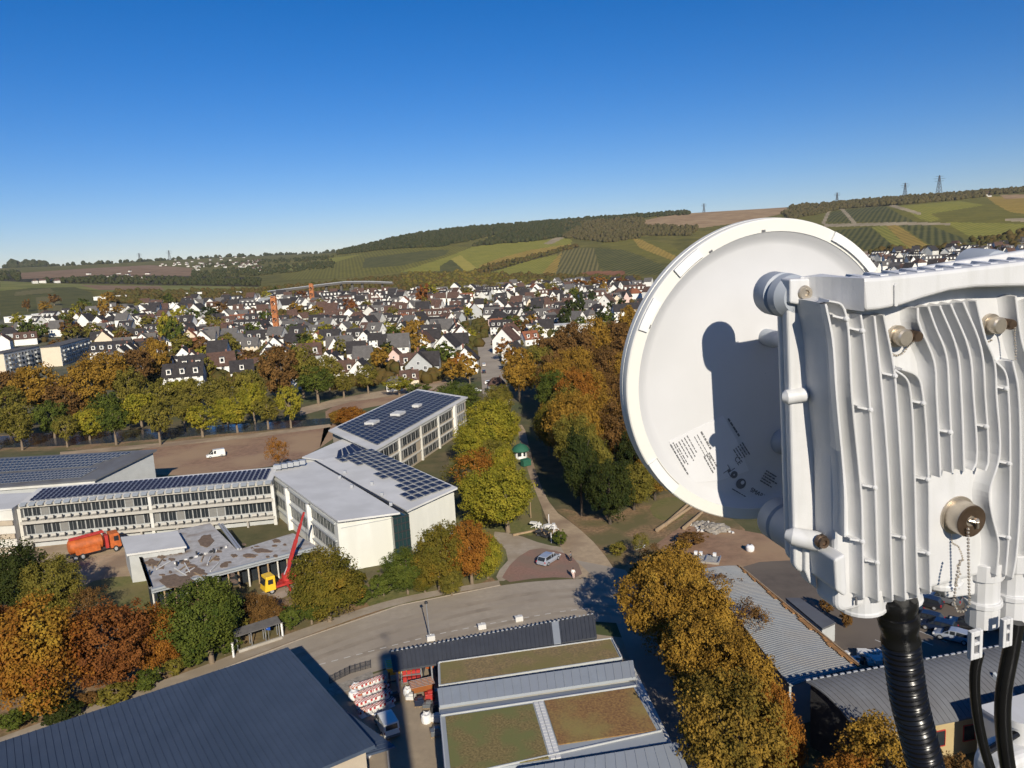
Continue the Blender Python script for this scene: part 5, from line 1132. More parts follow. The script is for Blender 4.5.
PICK = [  # (px, foot y, kind, ridge turn, wall, roof, scale) houses one can single out in the photo
 (106,388,'gable',1.3,'white','slate',.8),(143,368,'gable',1.2,'white','brown_tile',.95),(165,360,'cottage',.8,'white','brown_tile',.9),(186,386,'long',0.1,'white','slate',1.15),(172,372,'cottage',1.1,'white','slate',.9),(68,404,'long',-.15,'brick','brown_tile',1.0),
 (152,344,'gable',1.4,'white','grey_tile',1.0),(190,336,'gable',1.0,'white','slate',1.0),(205,330,'gable',1.5,'white','grey_tile',1.0),(183,326,'long',.9,'white','grey_tile',1.0),(57,328,'gable',1.3,'white','slate',1.0),(232,366,'terrace',.05,'white','brown_tile',.75),(262,372,'long',0,'white','brown_tile',.8),
 (300,372,'cottage',.1,'white','brown_tile',1.0),(345,380,'cottage',.1,'white','brown_tile',1.0),(362,382,'gable',1.45,'white','slate',.95),(330,368,'gable',1.35,'white','slate',.85),(396,368,'gable',1.5,'pink','brown_tile',.9),(412,372,'cottage',.1,'white','brown_tile',1.0),(425,352,'gable',1.35,'white','brown_tile',1.05),
 (448,358,'gable',1.3,'white','slate',1.2),(467,372,'gable',1.52,'white','slate',1.1),(410,386,'cottage',.1,'cream','brown_tile',.75),(395,390,'hip',.1,'white','grey_tile',.6),(507,352,'gable',1.2,'white','brown_tile',1.25),(514,362,'gable',1.0,'white','slate',.9),(497,330,'cottage',.2,'white','red_tile',.9),(530,345,'cottage',.4,'white','red_tile',.9),
 (607,310,'gable',1.1,'white','brown_tile',1.3),(620,322,'tall',.1,'white','slate',1.0),(636,318,'tall',.1,'cream','slate',.9),(510,318,'gable',1.4,'white','brown_tile',1.2),(545,322,'long',0,'white','grey_tile',1.1),(538,312,'tall',.3,'grey','slate',1.0),(357,342,'hip',.1,'cream','grey_tile',1.0),(376,350,'tall',.2,'white','slate',.8),(320,345,'cottage',1.3,'white','red_tile',1.0),
 (500,404,'cottage',.2,'white','brown_tile',.6),(497,392,'hip',.1,'grey','brown_tile',.6)]
HSPOT = []
for (px, py, kd, a, wm, rm, s) in PICK:
    p = PT(px, py); HSPOT.append(p.xy); house(p, a-math.atan2(p.x, p.y)*0.3, kd, wm, rm, True, s)
TOWNP = [(0,344),(40,322),(110,312),(200,304),(262,300),(330,296),(400,294),(480,292),(560,284),(640,284),(640,300),(600,322),(560,334),(505,352),(488,372),(430,384),(330,390),(220,384),(190,378),(118,392),(95,388),(118,352),(60,342),(0,352)]
TOWN2 = [(850,262),(900,254),(975,250),(1040,240),(1040,262),(850,272)]
cand = []
for poly, nn in ((TOWNP, 9000), (TOWN2, 600)):
    xs = [p[0] for p in poly]; ys = [p[1] for p in poly]
    X = RNG.uniform(min(xs), max(xs), nn); Y = min(ys)+(max(ys)-min(ys))*RNG.uniform(0, 1, nn)**1.6
    ok = inpoly(X, Y, poly)
    for x, y in zip(X[ok], Y[ok]): cand.append((x, y))
spots = []
allsp = [(v.x, v.y, 10.5) for v in HSPOT]+[(v.x, v.y, r_) for v, r_ in TREE_SPOTS]
grid = {}
def near_ok(p, r):
    gx, gy = int(p.x//20), int(p.y//20)
    for i in (-1, 0, 1):
        for j in (-1, 0, 1):
            for (x, y, q) in grid.get((gx+i, gy+j), ()):
                if (x-p.x)**2+(y-p.y)**2 < (r+q)**2: return False
    grid.setdefault((gx, gy), []).append((p.x, p.y, r)); return True
for (x, y, q) in allsp: grid.setdefault((int(x//20), int(y//20)), []).append((x, y, q))
STREET = [P(497,392), P(490,366), P(486,345), P(478,322)]
def near_street(p):
    for a, b in zip(STREET, STREET[1:]):
        ab = (b-a).xy; t = max(0, min(1, (p.xy-a.xy).dot(ab)/ab.length_squared))
        if (p.xy-(a.xy+ab*t)).length < 14: return True
    return False
for (x, y) in cand:
    p = PT(x, y)
    if p.length > 2100 or near_street(p): continue
    if near_ok(p, 7.8 if p.xy.length < 700 else 9.8): spots.append((p, x, y))
spots.sort(key=lambda s: s[0].xy.length)
nind = 255-len(PICK); stuffW = {'white': MB(), 'offwhite': MB()}; stuffR = {'slate': MB(), 'brown_tile': MB(), 'grey_tile': MB(), 'red_tile': MB()}
for k, (p, x, y) in enumerate(spots):
    kd = random.choices(['cottage', 'gable', 'long', 'hip', 'tall', 'terrace', 'cross', 'annexed'], [3, 4, 2.5, 1.5, 1.6, 1.2, 3, 3])[0]
    rm = random.choices(['slate', 'brown_tile', 'grey_tile', 'red_tile'], [6, 2.8, 2.6, .35])[0]
    wm = random.choices(['white', 'offwhite', 'cream', 'grey', 'pink'], [9, 1.6, 1.2, .8, .5])[0]
    cell = noise.noise(Vector((p.x*.006, p.y*.006, 3)))
    a = cell*1.6+random.choice([0, 0, pi/2])+random.uniform(-.12, .12)
    s = random.uniform(.95, 1.25)
    if k < nind: house(p, a, kd, wm, rm, k < 90, s)
    else:
        wall, r, c, wn, dmm = HP[kd]; m4 = Matrix.Translation(p) @ Matrix.Rotation(a, 4, 'Z') @ Matrix.Scale(s, 4)
        for me, bld in ((wall, stuffW['white' if wm in ('white', 'cream', 'pink') else 'offwhite']), (r, stuffR[rm]))+tuple((q, stuffW['white']) for q in dmm):
            bld.add([m4 @ v.co for v in me.vertices], [list(f.vertices) for f in me.polygons])
TOWN3 = [(642,288),(760,276),(1040,262),(1040,300),(900,318),(760,332),(642,336)]
xs = [p[0] for p in TOWN3]; ys = [p[1] for p in TOWN3]; X = RNG.uniform(min(xs), max(xs), 900); Y = RNG.uniform(min(ys), max(ys), 900); ok = inpoly(X, Y, TOWN3)
for x, y in zip(X[ok], Y[ok]):
    p = PT(x, y)
    if not near_ok(p, 8.5): continue
    kd = random.choice(['cottage', 'gable', 'long', 'tall']); rm = random.choice(['slate', 'brown_tile', 'grey_tile']); wall, r, c, wn, dmm = HP[kd]; m4 = Matrix.Translation(p) @ Matrix.Rotation(random.uniform(0, 3), 4, 'Z')
    for me, bld in ((wall, stuffW['white']), (r, stuffR[rm])): bld.add([m4 @ v.co for v in me.vertices], [list(f.vertices) for f in me.polygons])
allm = MB(); mats = []
for dct in (stuffW, stuffR):
    for kx, bld in dct.items():
        if bld.v: allm.add(bld.v, bld.f, len(mats)); mats.append(M[kx])
so = allm.build('distant_houses', mats); tag(so, 'mass of small far houses of the town between the nearer rows and the slopes', 'houses', kind='stuff')
# far villages and farms on the plateau
far = MB()
for (x0, x1, y0, y1, n) in ((160,262,256,268,60), (28,60,279,284,5), (80,150,272,282,14), (190,260,262,272,22), (955,1024,246,256,22), (985,992,193,197,4)):
    for k in range(n):
        p = PT(random.uniform(x0, x1), random.uniform(y0, y1)); 
        if p.xy.length > 5600: continue
        w_ = random.uniform(7, 14); hh = random.uniform(3, 5.5); a = random.uniform(0, 3); q = [Vector((i*w_/2, j*5, 0)) for i, j in ((-1, -1), (1, -1), (1, 1), (-1, 1))]; rt = Matrix.Rotation(a, 3, 'Z'); q = [rt @ v+p for v in q]
        far.hexa([v-Vector((0, 0, 2)) for v in q], [v+Vector((0, 0, hh)) for v in q], 0); m1_, m2_ = (q[0]+q[3])/2, (q[1]+q[2])/2; up = Vector((0, 0, hh)); rg_ = Vector((0, 0, hh+4))
        hh2 = 0
        far.add([q[0]+up, q[1]+up, q[2]+up, q[3]+up, m1_+rg_, m2_+rg_], [[0, 1, 5, 4], [2, 3, 4, 5], [1, 2, 5], [3, 0, 4]], 1)
so = far.build('village_houses', [M['offwhite'], M['brown_tile']]); tag(so, 'scattered tiny white houses on the far plateau and slopes', 'houses', kind='stuff')
# a town street seen end on
st = MB(); S1 = [(498,404),(492,372),(487,350),(480,326)]; L_, R_ = [], []
for i, (x, y) in enumerate(S1):
    p = P(x, y); d = (P(*S1[min(i+1, 3)])-P(*S1[max(i-1, 0)])).normalized(); n_ = Vector((d.y, -d.x, 0)); L_.append(p-n_*5); R_.append(p+n_*5)
for i in range(3): st.quad(*[(p.x, p.y, .03) for p in (L_[i], R_[i], R_[i+1], L_[i+1])])
tag(st.build('street', M['road']), 'town street running away between white gabled houses', 'street', kind='structure')
# apartment blocks
def block(px0, px1, yf0, yf1, h, dep, label):
    a, b = PT(px0, yf0), PT(px1, yf1); z = min(a.z, b.z); nv = toward_cam(a, b); c = (a+b)/2-nv*dep/2
    o = thing('apartment_block', label, 'building', (c.x, c.y, z)); q = [a, b, b-nv*dep, a-nv*dep]
    pwall(o, 'wall', q, z-1, z+h, M['offwhite']); slab(o, 'roof', [V2(p, z+h+.4) for p in q], .38, M['grey_tile'], 0.6)
    L = (b-a).length
    for f in range(4): windows(o, a, b, z+1+f*2.75, z+2.6+f*2.75, int(L/3.4), gap=1.5)
    for f in range(1, 4):
        for k in range(int(L/8)): p = a.lerp(b, (k+.4)/int(L/8)); d = (b-a).normalized(); MB().hexa([V2(p, z+.3+f*2.75), V2(p+d*3, z+.3+f*2.75), V2(p+d*3+nv*1.2, z+.3+f*2.75), V2(p+nv*1.2, z+.3+f*2.75)], [V2(p, z+1.3+f*2.75), V2(p+d*3, z+1.3+f*2.75), V2(p+d*3+nv*1.2, z+1.3+f*2.75), V2(p+nv*1.2, z+1.3+f*2.75)]).build('balcony', M['grey'], o)
    MB().hexa([V2(a-nv*.2-(b-a).normalized()*.05, z), V2(a-nv*dep*.98-(b-a).normalized()*.05, z), V2(a-nv*dep*.98, z), V2(a-nv*.2, z)], [V2(a-nv*.2-(b-a).normalized()*.05, z+h-.2), V2(a-nv*dep*.98-(b-a).normalized()*.05, z+h-.2), V2(a-nv*dep*.98, z+h-.2), V2(a-nv*.2, z+h-.2)]).build('end_wall', M['cream'], o)
block(7, 42, 375, 366, 12, 11, 'long four storey apartment block with cream end wall at the left edge')
block(63, 92, 366, 356, 12, 11, 'shorter four storey apartment block behind the rust coloured trees')
# long white hall roofs at the left of the town, tents
for (px, py, w_, d_, h_, a, lb) in ((30,322,40,14,6,.05,'long white flat hall at the left edge of the town'), (52,318,34,12,5,.05,'long white hall at the foot of the striped vineyard'), (112,300,46,16,6,.2,'long pale hall behind the left houses'), (185,297,60,18,6,.25,'long white hall with pale roof below the wood'), (230,296,40,14,6,.2,'white hall at the far edge of the town'),
   (362,296,26,10,6,.1,'white tent below the viaduct'), (375,294,34,12,6,.1,'long white tent by the viaduct end'), (570,334,46,14,6,.05,'long white flat roofed hall behind the wood'), (150,310,24,12,6,.6,'white flat roofed hall with terrace')):
    p = PT(px, py); o = thing('hall', lb, 'building', (p.x, p.y, p.z), a)
    MB().box((0, 0, h_/2-1), (w_, d_, h_+2)).build('wall', M['white'], o, local=True); MB().box((0, 0, h_+.2), (w_+.6, d_+.6, .35)).build('roof', M['membrane'], o, local=True)
# viaduct
dk = [(268,292.5),(290,289.6),(320,285.8),(345,282.8),(368,282.6),(392,283.4)]; r0 = 1150
pts = []
for (x, y) in dk:
    d = ray(x, y); k = r0/math.hypot(d.x, d.y); pts.append(CAMP+d*k); r0 += 14
o = thing('viaduct', 'grey road viaduct on slim piers beyond the town', 'bridge', (pts[3].x, pts[3].y, T(pts[3].x, pts[3].y)))
dm = MB()
for a, b in zip(pts, pts[1:]): dm.beam(a, b, 11, 2.6)
dm.build('deck', M['deck'], o)
rl = MB()
for a, b in zip(pts, pts[1:]):
    for s in (-5.2, 5.2): rl.beam(a+Vector((0, s, 1.9)), b+Vector((0, s, 1.9)), .25, 1.0)
rl.build('railing', M['frame'], o)
for x in (272, 290, 326, 341, 352, 362, 382):
    for a, b, (x0, _), (x1, _) in zip(pts, pts[1:], dk, dk[1:]):
        if x0 <= x <= x1:
            p = a.lerp(b, (x-x0)/(x1-x0)); gz = T(p.x, p.y); MB().box((p.x, p.y, (p.z-1.2+gz)/2-1), (3.2, 3.6, p.z-1.2-gz+2)).build('pier', M['deck'], o)
# rusty orange lattice masts
def lattice(px, pyb, pyt, wpx, label, jib=0):
    f = PT(px, pyb); d = (f-CAMP).dot(_f); hgt = (pyb-pyt)*d/FPX; w_ = wpx*d/FPX; o = thing('crane_mast', label, 'crane', (f.x, f.y, f.z)); b = MB(); n = int(hgt/w_)+1
    for (i, j) in ((-1, -1), (1, -1), (1, 1), (-1, 1)): b.beam((i*w_/2, j*w_/2, -1), (i*w_/2, j*w_/2, hgt), w_*.16)
    for k in range(n):
        z0, z1 = k*hgt/n, (k+1)*hgt/n
        for (p, q) in (((-1, -1), (1, -1)), ((1, -1), (1, 1)), ((1, 1), (-1, 1)), ((-1, 1), (-1, -1))):
            b.beam((p[0]*w_/2, p[1]*w_/2, z0), (q[0]*w_/2, q[1]*w_/2, z1), w_*.12); b.beam((p[0]*w_/2, p[1]*w_/2, z1), (q[0]*w_/2, q[1]*w_/2, z1), w_*.12)
            if k % 2: continue
            b.hexa([Vector((p[0]*w_*.44, p[1]*w_*.44, z0+.1)), Vector((q[0]*w_*.44, q[1]*w_*.44, z0+.1)), Vector((q[0]*w_*.40, q[1]*w_*.40, z0+.1)), Vector((p[0]*w_*.40, p[1]*w_*.40, z0+.1))], [Vector((p[0]*w_*.44, p[1]*w_*.44, z1-w_*.25)), Vector((q[0]*w_*.44, q[1]*w_*.44, z1-w_*.25)), Vector((q[0]*w_*.40, q[1]*w_*.40, z1-w_*.25)), Vector((p[0]*w_*.40, p[1]*w_*.40, z1-w_*.25))])
    b.build('mast', M['orange_rust'], o, local=True)
    if jib:
        c = MB(); c.beam((0, 0, hgt-.5), (-jib, jib*.4, hgt-2.5), 1.4, 1.6); c.beam((0, 0, hgt+1.5), (-jib, jib*.4, hgt-1.6), .4); c.build('jib', M['frame'], o, local=True)
lattice(278, 343, 297, 4.2, 'tall rusty orange lattice mast standing among the houses', jib=12)
lattice(313, 305, 284, 3.2, 'smaller orange lattice mast in front of the viaduct')
# pylons on the skyline
def pylon(px, py, hp, label, r):
    d = ray(px, py); az = math.atan2(d.x, d.y); x, y = r*math.sin(az), r*math.cos(az); z = T(x, y); hgt = hp*r/FPX; o = thing('pylon', label, 'pylon', (x, y, z)); b = MB(); w_ = hgt*.12
    for (i, j) in ((-1, -1), (1, -1), (1, 1), (-1, 1)): b.beam((i*w_, j*w_, -3), (i*w_*.12, j*w_*.12, hgt), 1.1)
    for k in range(6):
        f0, f1 = 1-.147*k, 1-.147*(k+1)
        for (p, q) in (((-1, -1), (1, -1)), ((1, -1), (1, 1)), ((1, 1), (-1, 1)), ((-1, 1), (-1, -1))): b.beam((p[0]*w_*f0, p[1]*w_*f0, hgt*k/6), (q[0]*w_*f1, q[1]*w_*f1, hgt*(k+1)/6), .7)
    b.build('mast', M['dark'], o, local=True); c = MB()
    for (zz, ww) in ((.72, .24), (.84, .3), (.95, .2)): c.beam((-hgt*ww, 0, hgt*zz), (hgt*ww, 0, hgt*zz), .9)
    c.build('cross_arms', M['dark'], o, local=True)
pylon(939, 192, 17, 'tallest power pylon on the right ridge', 3150); pylon(905, 194, 13, 'power pylon left of the tallest one on the right ridge', 3200); pylon(837, 204, 10, 'small power pylon above the dish on the ridge', 3300); pylon(704, 213, 9, 'thin mast on the ridge above the stubble field', 3400)
pylon(140, 262, 9, 'faint far pylon leftmost on the plateau horizon', 5300); pylon(170, 262, 10, 'faint far pylon right of the other on the plateau horizon', 5300)
# ================================================================== vehicles, local +x forward
def wheels(o, L, W, xs, r=0.33, w_=0.22):
    for x in xs:
        for s in (-1, 1):
            t = MB(); t.tube([(x, s*(W/2-w_), r), (x, s*(W/2+.01), r)], r, 16); q = t.build('wheel', M['tyre'], o, local=True)
            h = MB(); h.tube([(x, s*(W/2-.02), r), (x, s*(W/2+.025), r)], r*.6, 12); hh = h.build('rim', M['frame'], q, local=True)
def car_parts(o, paint, L=4.4, W=1.8, Hh=1.48, kind='hatch'):
    zb = 0.28; zt = {'van': 1.02, 'hatch': .92, 'suv': 1.02}[kind]
    if kind == 'van': st = [(-L/2, .86, .30, zt), (-L/2+.12, .97, .25, zt+.02), (L*.18, .97, .22, zt), (L*.34, .95, .22, zt-.08), (L/2-.15, .86, .25, zt-.28), (L/2, .72, .32, zt-.42)]; ca = [(-L/2+.02, .86, .80), (-L/2+.14, .88, Hh-.03), (0, .86, Hh), (L*.12, .84, Hh-.04), (L*.36, .90, zt-.1)]
    else: st = [(-L/2, .82, .34, zt-.12), (-L/2+.18, .95, .26, zt-.02), (-L*.15, .98, .22, zt), (L*.16, .98, .22, zt-.02), (L/2-.4, .92, .24, zt-.2), (L/2, .74, .32, zt-.36)]; ca = [(-L/2+.10, .80, zt-.05), (-L/2+.55, .76, Hh-.08), (-L*.08, .77, Hh), (L*.08, .75, Hh-.05), (L*.27, .84, zt-.06)]
    b = MB(); base = 0
    for (x, hw, z0, z1) in st:
        h = hw*W/2; b.v += [Vector(p) for p in ((x, -h*.93, z0), (x, -h, (z0+z1)/2), (x, -h*.93, z1), (x, h*.93, z1), (x, h, (z0+z1)/2), (x, h*.93, z0))]
    for i in range(len(st)-1):
        for k in range(6): b.f.append([i*6+k, i*6+(k+1) % 6, (i+1)*6+(k+1) % 6, (i+1)*6+k])
    b.f += [[5, 4, 3, 2, 1, 0], [(len(st)-1)*6+k for k in range(6)]]
    n0 = len(b.v)
    for (x, hw, z) in ca:
        h = hw*W/2; zl = zt-.08; b.v += [Vector((x, -h*1.06, zl)), Vector((x, -h, z)), Vector((x, h, z)), Vector((x, h*1.06, zl))]
    for i in range(len(ca)-1):
        for k in range(3): b.f.append([n0+i*4+k, n0+i*4+k+1, n0+(i+1)*4+k+1, n0+(i+1)*4+k])
    b.f += [[n0, n0+1, n0+2, n0+3], [n0+(len(ca)-1)*4+k for k in (3, 2, 1, 0)]]; b.mi = [0]*len(b.f); b.sm = [False]*len(b.f)
    b.build('body', M[paint], o, local=True, bevel=0.05, seg=2)
    def lerp(p, q, t): return Vector(p).lerp(Vector(q), t)
    def pane(i, j, s):
        g = MB(); x0, h0, z0 = ca[i]; x1, h1, z1 = ca[j]; y0, y1 = s*h0*W/2, s*h1*W/2; e = s*.012
        zl = zt+.02
        pts = [Vector((x0+.05, y0*1.04+e, zl)), Vector((x1-.05, y1*1.04+e, zl)), Vector((x1-.12 if z1 > zl+.2 else x1-.25, y1*1.005+e, max(zl+.02, z1-.09))), Vector((x0+.08, y0*1.005+e, max(zl+.02, z0-.09)))]
        g.prism(pts, (0, s*.015, 0)); g.build('side_window', M['glass'], o, local=True)
    for s in (-1, 1):
        if kind != 'van': pane(1, 2, s); pane(2, 3, s); pane(3, 4, s)
        else: pane(3, 4, s); 
    def screen(p, q, n):
        (x0, h0, z0), (x1, h1, z1) = p, q; d = Vector((x1-x0, 0, z1-z0)); nn = Vector((-d.z, 0, d.x)).normalized(); nn = nn if nn.z > 0 else -nn
        if abs(d.z) < .1: nn = Vector((1, 0, 0))
        a0, a1 = lerp((x0, 0, z0), (x1, 0, z1), .12), lerp((x0, 0, z0), (x1, 0, z1), .92); g = MB()
        q_ = [a0+Vector((0, -h0*W/2*.90, 0)), a0+Vector((0, h0*W/2*.90, 0)), a1+Vector((0, h1*W/2*.88, 0)), a1+Vector((0, -h1*W/2*.88, 0))]
        g.prism([v+nn*.004 for v in q_], nn*.014); g.build(n, M['glass'], o, local=True)
    screen(ca[3], ca[4], 'windscreen')
    if kind == 'van':
        g = MB(); g.prism([(-L/2+.055, -.66, 1.12), (-L/2+.055, .66, 1.12), (-L/2+.115, .64, Hh-.2), (-L/2+.115, -.64, Hh-.2)], (-.02, 0, 0)); g.build('rear_window', M['glass'], o, local=True)
        for s in (-1, 1):
            g = MB(); g.prism([(-.1, s*.83*W/2*1.075, 1.05), (L*.1, s*.83*W/2*1.075, 1.05), (L*.08, s*.845*W/2, Hh-.22), (-.1, s*.845*W/2, Hh-.22)], (0, s*.03, 0)); g.build('side_window', M['glass'], o, local=True)
            g = MB(); g.box((L*.19, s*(W/2+.08), 1.12), (.16, .2, .2)); g.build('mirror', M['dark'], o, local=True)
        b2 = MB(); b2.box((-L/2-.03, 0, .42), (.14, W*.9, .22)); b2.build('bumper', M['cargrey'], o, local=True)
        b3 = MB(); b3.box((-L/2+.0, 0, .62), (.05, .52, .12)); b3.build('number_plate', M['plastic_white'], o, local=True)
    else: screen(ca[1], ca[0], 'rear_window')
    for s in (-1, 1):
        g = MB(); g.box((L/2-.14, s*W*.34, zt-.33), (.22, .36, .16)); g.build('headlight', M['lamp'], o, local=True)
        g = MB(); g.box((-L/2+.09, s*W*.41, zt-.15), (.14, .2, .28)); g.build('tail_light', M['tail'], o, local=True)
    wheels(o, L, W*.97, (-L*.30, L*.30))
def car(px, py, ang, paint, label, kind='hatch', L=4.4, W=1.8, Hh=1.48, group=None, name='car', cat='car', z=0.05):
    p = PT(px, py); o = thing(name, label, cat, (p.x, p.y, p.z+z), ang, group); car_parts(o, paint, L, W, Hh, kind); return o
def heading(x0, y0, x1, y1): a, b = P(x0, y0), P(x1, y1); return math.atan2(b.y-a.y, b.x-a.x)
car(387, 729, heading(397,742, 378,708), 'carwhite', 'small white van with dark rear window parked in the works yard', 'van', 4.4, 1.85, 1.85, name='van', cat='van')
car(549, 562, heading(536,568, 562,552), 'carsilver', 'silver car parked alone on the reddish forecourt', 'hatch', 4.9, 1.95, 1.6)
car(216, 457, heading(226,455, 206,458), 'carwhite', 'white van standing on the brown field by the river', 'van', 5.0, 1.95, 2.1, name='van', cat='van')
GP = 'cars in the car park behind the tower'
for (x, y, a, pc, lb) in ((953,640,2.45,'carsilver','silver car in the car park seen between conduit and cable'), (938,630,2.45,'carblue','dark blue car beside the silver car in the car park'), (925,606,2.4,'carblack','black car in the rear row left of the dark grey one'), (944,602,2.4,'cargrey','dark grey car in the rear row of the car park'), (905,612,2.4,'carblack','black car next to the black conduit in the rear row'),
   (968,628,2.45,'carblack','black car right of the silver car in the car park'), (1000,630,2.45,'carblue','dark blue car rightmost behind the cables'), (966,598,2.4,'cargrey','grey car at the back of the car park under the chain'), (990,616,2.4,'cargrey','grey car between the two cable glands'), (925,622,2.45,'carblack','black car in front of the rear row behind the conduit')):
    car(x, y, a, pc, lb, group=GP)
GS = 'cars along the town street'
for (x, y, a, pc, lb) in ((490,384,.05,'carwhite','white car at the near end of the town street'), (484,366,1.6,'carwhite','white car parked on the left of the town street'), (484,373,1.6,'carblack','black car behind the white one on the street left side'), (494,336,1.5,'carblack','dark car farthest up the town street'), (493,343,1.5,'carblue','blue car parked right side of the town street'), (502,396,1.6,'cargrey','grey car by the small house at the street end'), (476,392,.1,'carwhite','white car under the trees left of the street end')):
    car(x, y, a, pc, lb, group=GS)
car(388, 426, .3, 'cargrey', 'grey car beside the small orange tree behind the school'); 
# ------------------------------------------------------------------ orange tanker truck
a_, b_ = P(66,562), P(122,548); rz = math.atan2(b_.y-a_.y, b_.x-a_.x); p = (a_+b_)/2; Lt = (b_-a_).length
o = thing('tanker_truck', 'big orange suction truck parked below the long school wing', 'truck', (p.x, p.y, 0.05), rz); k = Lt/10.5; o.scale = (k, 1.15, 1.15)
b = MB(); b.box((0, 0, .85), (10.2, 1.0, .3)); b.build('chassis', M['dark'], o, local=True)
b = MB(); b.tube([(-4.6, 0, 2.1), (-4.3, 0, 2.1), (1.6, 0, 2.1), (1.9, 0, 2.1)], [.7, 1.15, 1.15, .8], 16); b.build('tank', M['orange'], o, local=True)
b = MB(); b.box((-1.2, 1.05, 1.35), (4.6, .35, .9)); b.box((-1.2, -1.05, 1.35), (4.6, .35, .9)); b.build('side_lockers', M['orange'], o, local=True)
b = MB(); b.beam((-4.2, -.35, 3.35), (2.2, -.35, 3.5), .22); b.beam((-4.2, .35, 3.35), (2.2, .35, 3.5), .22); [b.box((x, 0, 3.38), (.12, .8, .1)) for x in (-3.5, -2, -.5, 1)]; b.build('hose_boom', M['red'], o, local=True)
b = MB(); b.hexa([(3.0, -1.2, .7), (5.1, -1.2, .7), (5.1, 1.2, .7), (3.0, 1.2, .7)], [(3.0, -1.15, 3.0), (4.8, -1.15, 3.0), (4.8, 1.15, 3.0), (3.0, 1.15, 3.0)]); c = b.build('cab', M['orange'], o, local=True, bevel=.06)
b = MB(); b.prism([(5.08, -1.0, 1.75), (5.08, 1.0, 1.75), (4.9, 1.0, 2.75), (4.9, -1.0, 2.75)], (.03, 0, 0)); b.build('windscreen', M['glass'], c, local=True)
for s in (-1, 1): b = MB(); b.box((4.2, s*1.19, 2.2), (.9, .05, .8)); b.build('side_window', M['glass'], c, local=True)
b = MB(); b.box((2.45, 0, 1.9), (.6, 2.0, 2.1)); b.build('pump_rack', M['red'], o, local=True)
wheels(o, 10, 2.45, (-3.6, -2.3, 3.9), .52, .3)
# ------------------------------------------------------------------ mobile crane: yellow cab, red boom
pb = P(284,588); rz = heading(288,587, 272,592); o = thing('crane_truck', 'yellow cab crane truck with tall red boom beside the pavilion', 'crane truck', (pb.x, pb.y, .05), rz)
b = MB(); b.box((-.4, 0, .8), (6.6, 1.5, .35)); b.box((-1.6, 0, 1.1), (3.4, 2.2, .25)); b.build('chassis', M['red'], o, local=True)
b = MB(); b.hexa([(1.6, -1.15, .6), (3.4, -1.15, .6), (3.4, 1.15, .6), (1.6, 1.15, .6)], [(1.6, -1.05, 2.9), (3.0, -1.05, 2.9), (3.0, 1.05, 2.9), (1.6, 1.05, 2.9)]); c = b.build('cab', M['yellow'], o, local=True, bevel=.08)
b = MB(); b.prism([(3.36, -.95, 1.6), (3.36, .95, 1.6), (3.1, .95, 2.6), (3.1, -.95, 2.6)], (.03, 0, 0)); b.build('windscreen', M['glass'], c, local=True)
for s in (-1, 1): b = MB(); b.box((2.4, s*1.12, 2.05), (.8, .06, .75)); b.build('side_window', M['glass'], c, local=True)
wheels(o, 7, 2.2, (-2.2, 2.3), .48, .3)
b = MB(); b.cyl((-.6, 0, 1.2), (-.6, 0, 2.2), .75, 12); b.box((-1.3, 0, 1.9), (1.4, 1.4, .9)); b.build('turntable', M['red'], o, local=True)
m_ = basis(o); s0 = Vector((-.6, 0, 2.1)); tip = m_.inverted() @ (CAMP+ray(304,512)*((pb-CAMP).dot(_f)*1.01)); v = tip-s0
b = MB(); b.beam(s0, s0+v*.55, .42, .5); b.build('boom', M['red'], o, local=True); b = MB(); b.beam(s0+v*.5, s0+v*.8, .32, .38); b.beam(s0+v*.78, tip, .22, .28); b.build('boom_extension', M['red'], o, local=True)
b = MB(); b.tube([s0+Vector((.5, 0, -.2)), s0+v*.3], .1, 8); b.build('lift_cylinder', M['steel'], o, local=True)
b = MB(); b.tube([tip, tip-Vector((0, 0, 5.0))], .03, 5); b.build('hoist_rope', M['dark'], o, local=True)
for s in (-1, 1): b = MB(); b.beam((-.2, s*1.0, .7), (-.2, s*2.1, .6), .22); b.box((-.2, s*2.1, .3), (.3, .3, .6)); b.build('outrigger', M['red'], o, local=True)
# ------------------------------------------------------------------ works yard: barrier stacks, spreaders, bags, pallets
k = 0; rnames = ['front', 'second', 'third', 'rear']
A0, A1, A2 = P(365,716), P(389,707), P(357,692)
def bar_stack(p, rz, label, tone):
    o = thing('barrier_stack', label, 'barrier stack', (p.x, p.y, .04), rz, 'red and white barrier stacks in the yard'); o.scale = (.95, .95, 1.15)
    for j in range(5):
        b = MB(); n = 6
        for i in range(n): b.box(((i-(n-1)/2)*.26, (j-2)*.17, .62), (.255, .05, .26), 0, (i+j) % 2)
        b.build('board', [M['red'] if tone else M['orange'], M['plastic_white']], o, local=True)
        b = MB(); b.box((-.5, (j-2)*.17, .27), (.07, .06, .5)); b.box((.5, (j-2)*.17, .27), (.07, .06, .5)); b.box((0, (j-2)*.17, .06), (1.3, .12, .12)); b.build('stand', M['plastic_white'], o, local=True)
cols = ['leftmost', 'second', 'middle', 'fourth', 'rightmost']
for r_ in range(4):
    for c_ in range(5):
        p = A0+(A1-A0)*(c_/4)+(A2-A0)*(r_/3)
        bar_stack(p, math.atan2((A1-A0).y, (A1-A0).x)+random.uniform(-.08, .08), '%s red and white barrier stack in the %s row of the yard' % (cols[c_], rnames[r_]), (r_+c_) % 3)
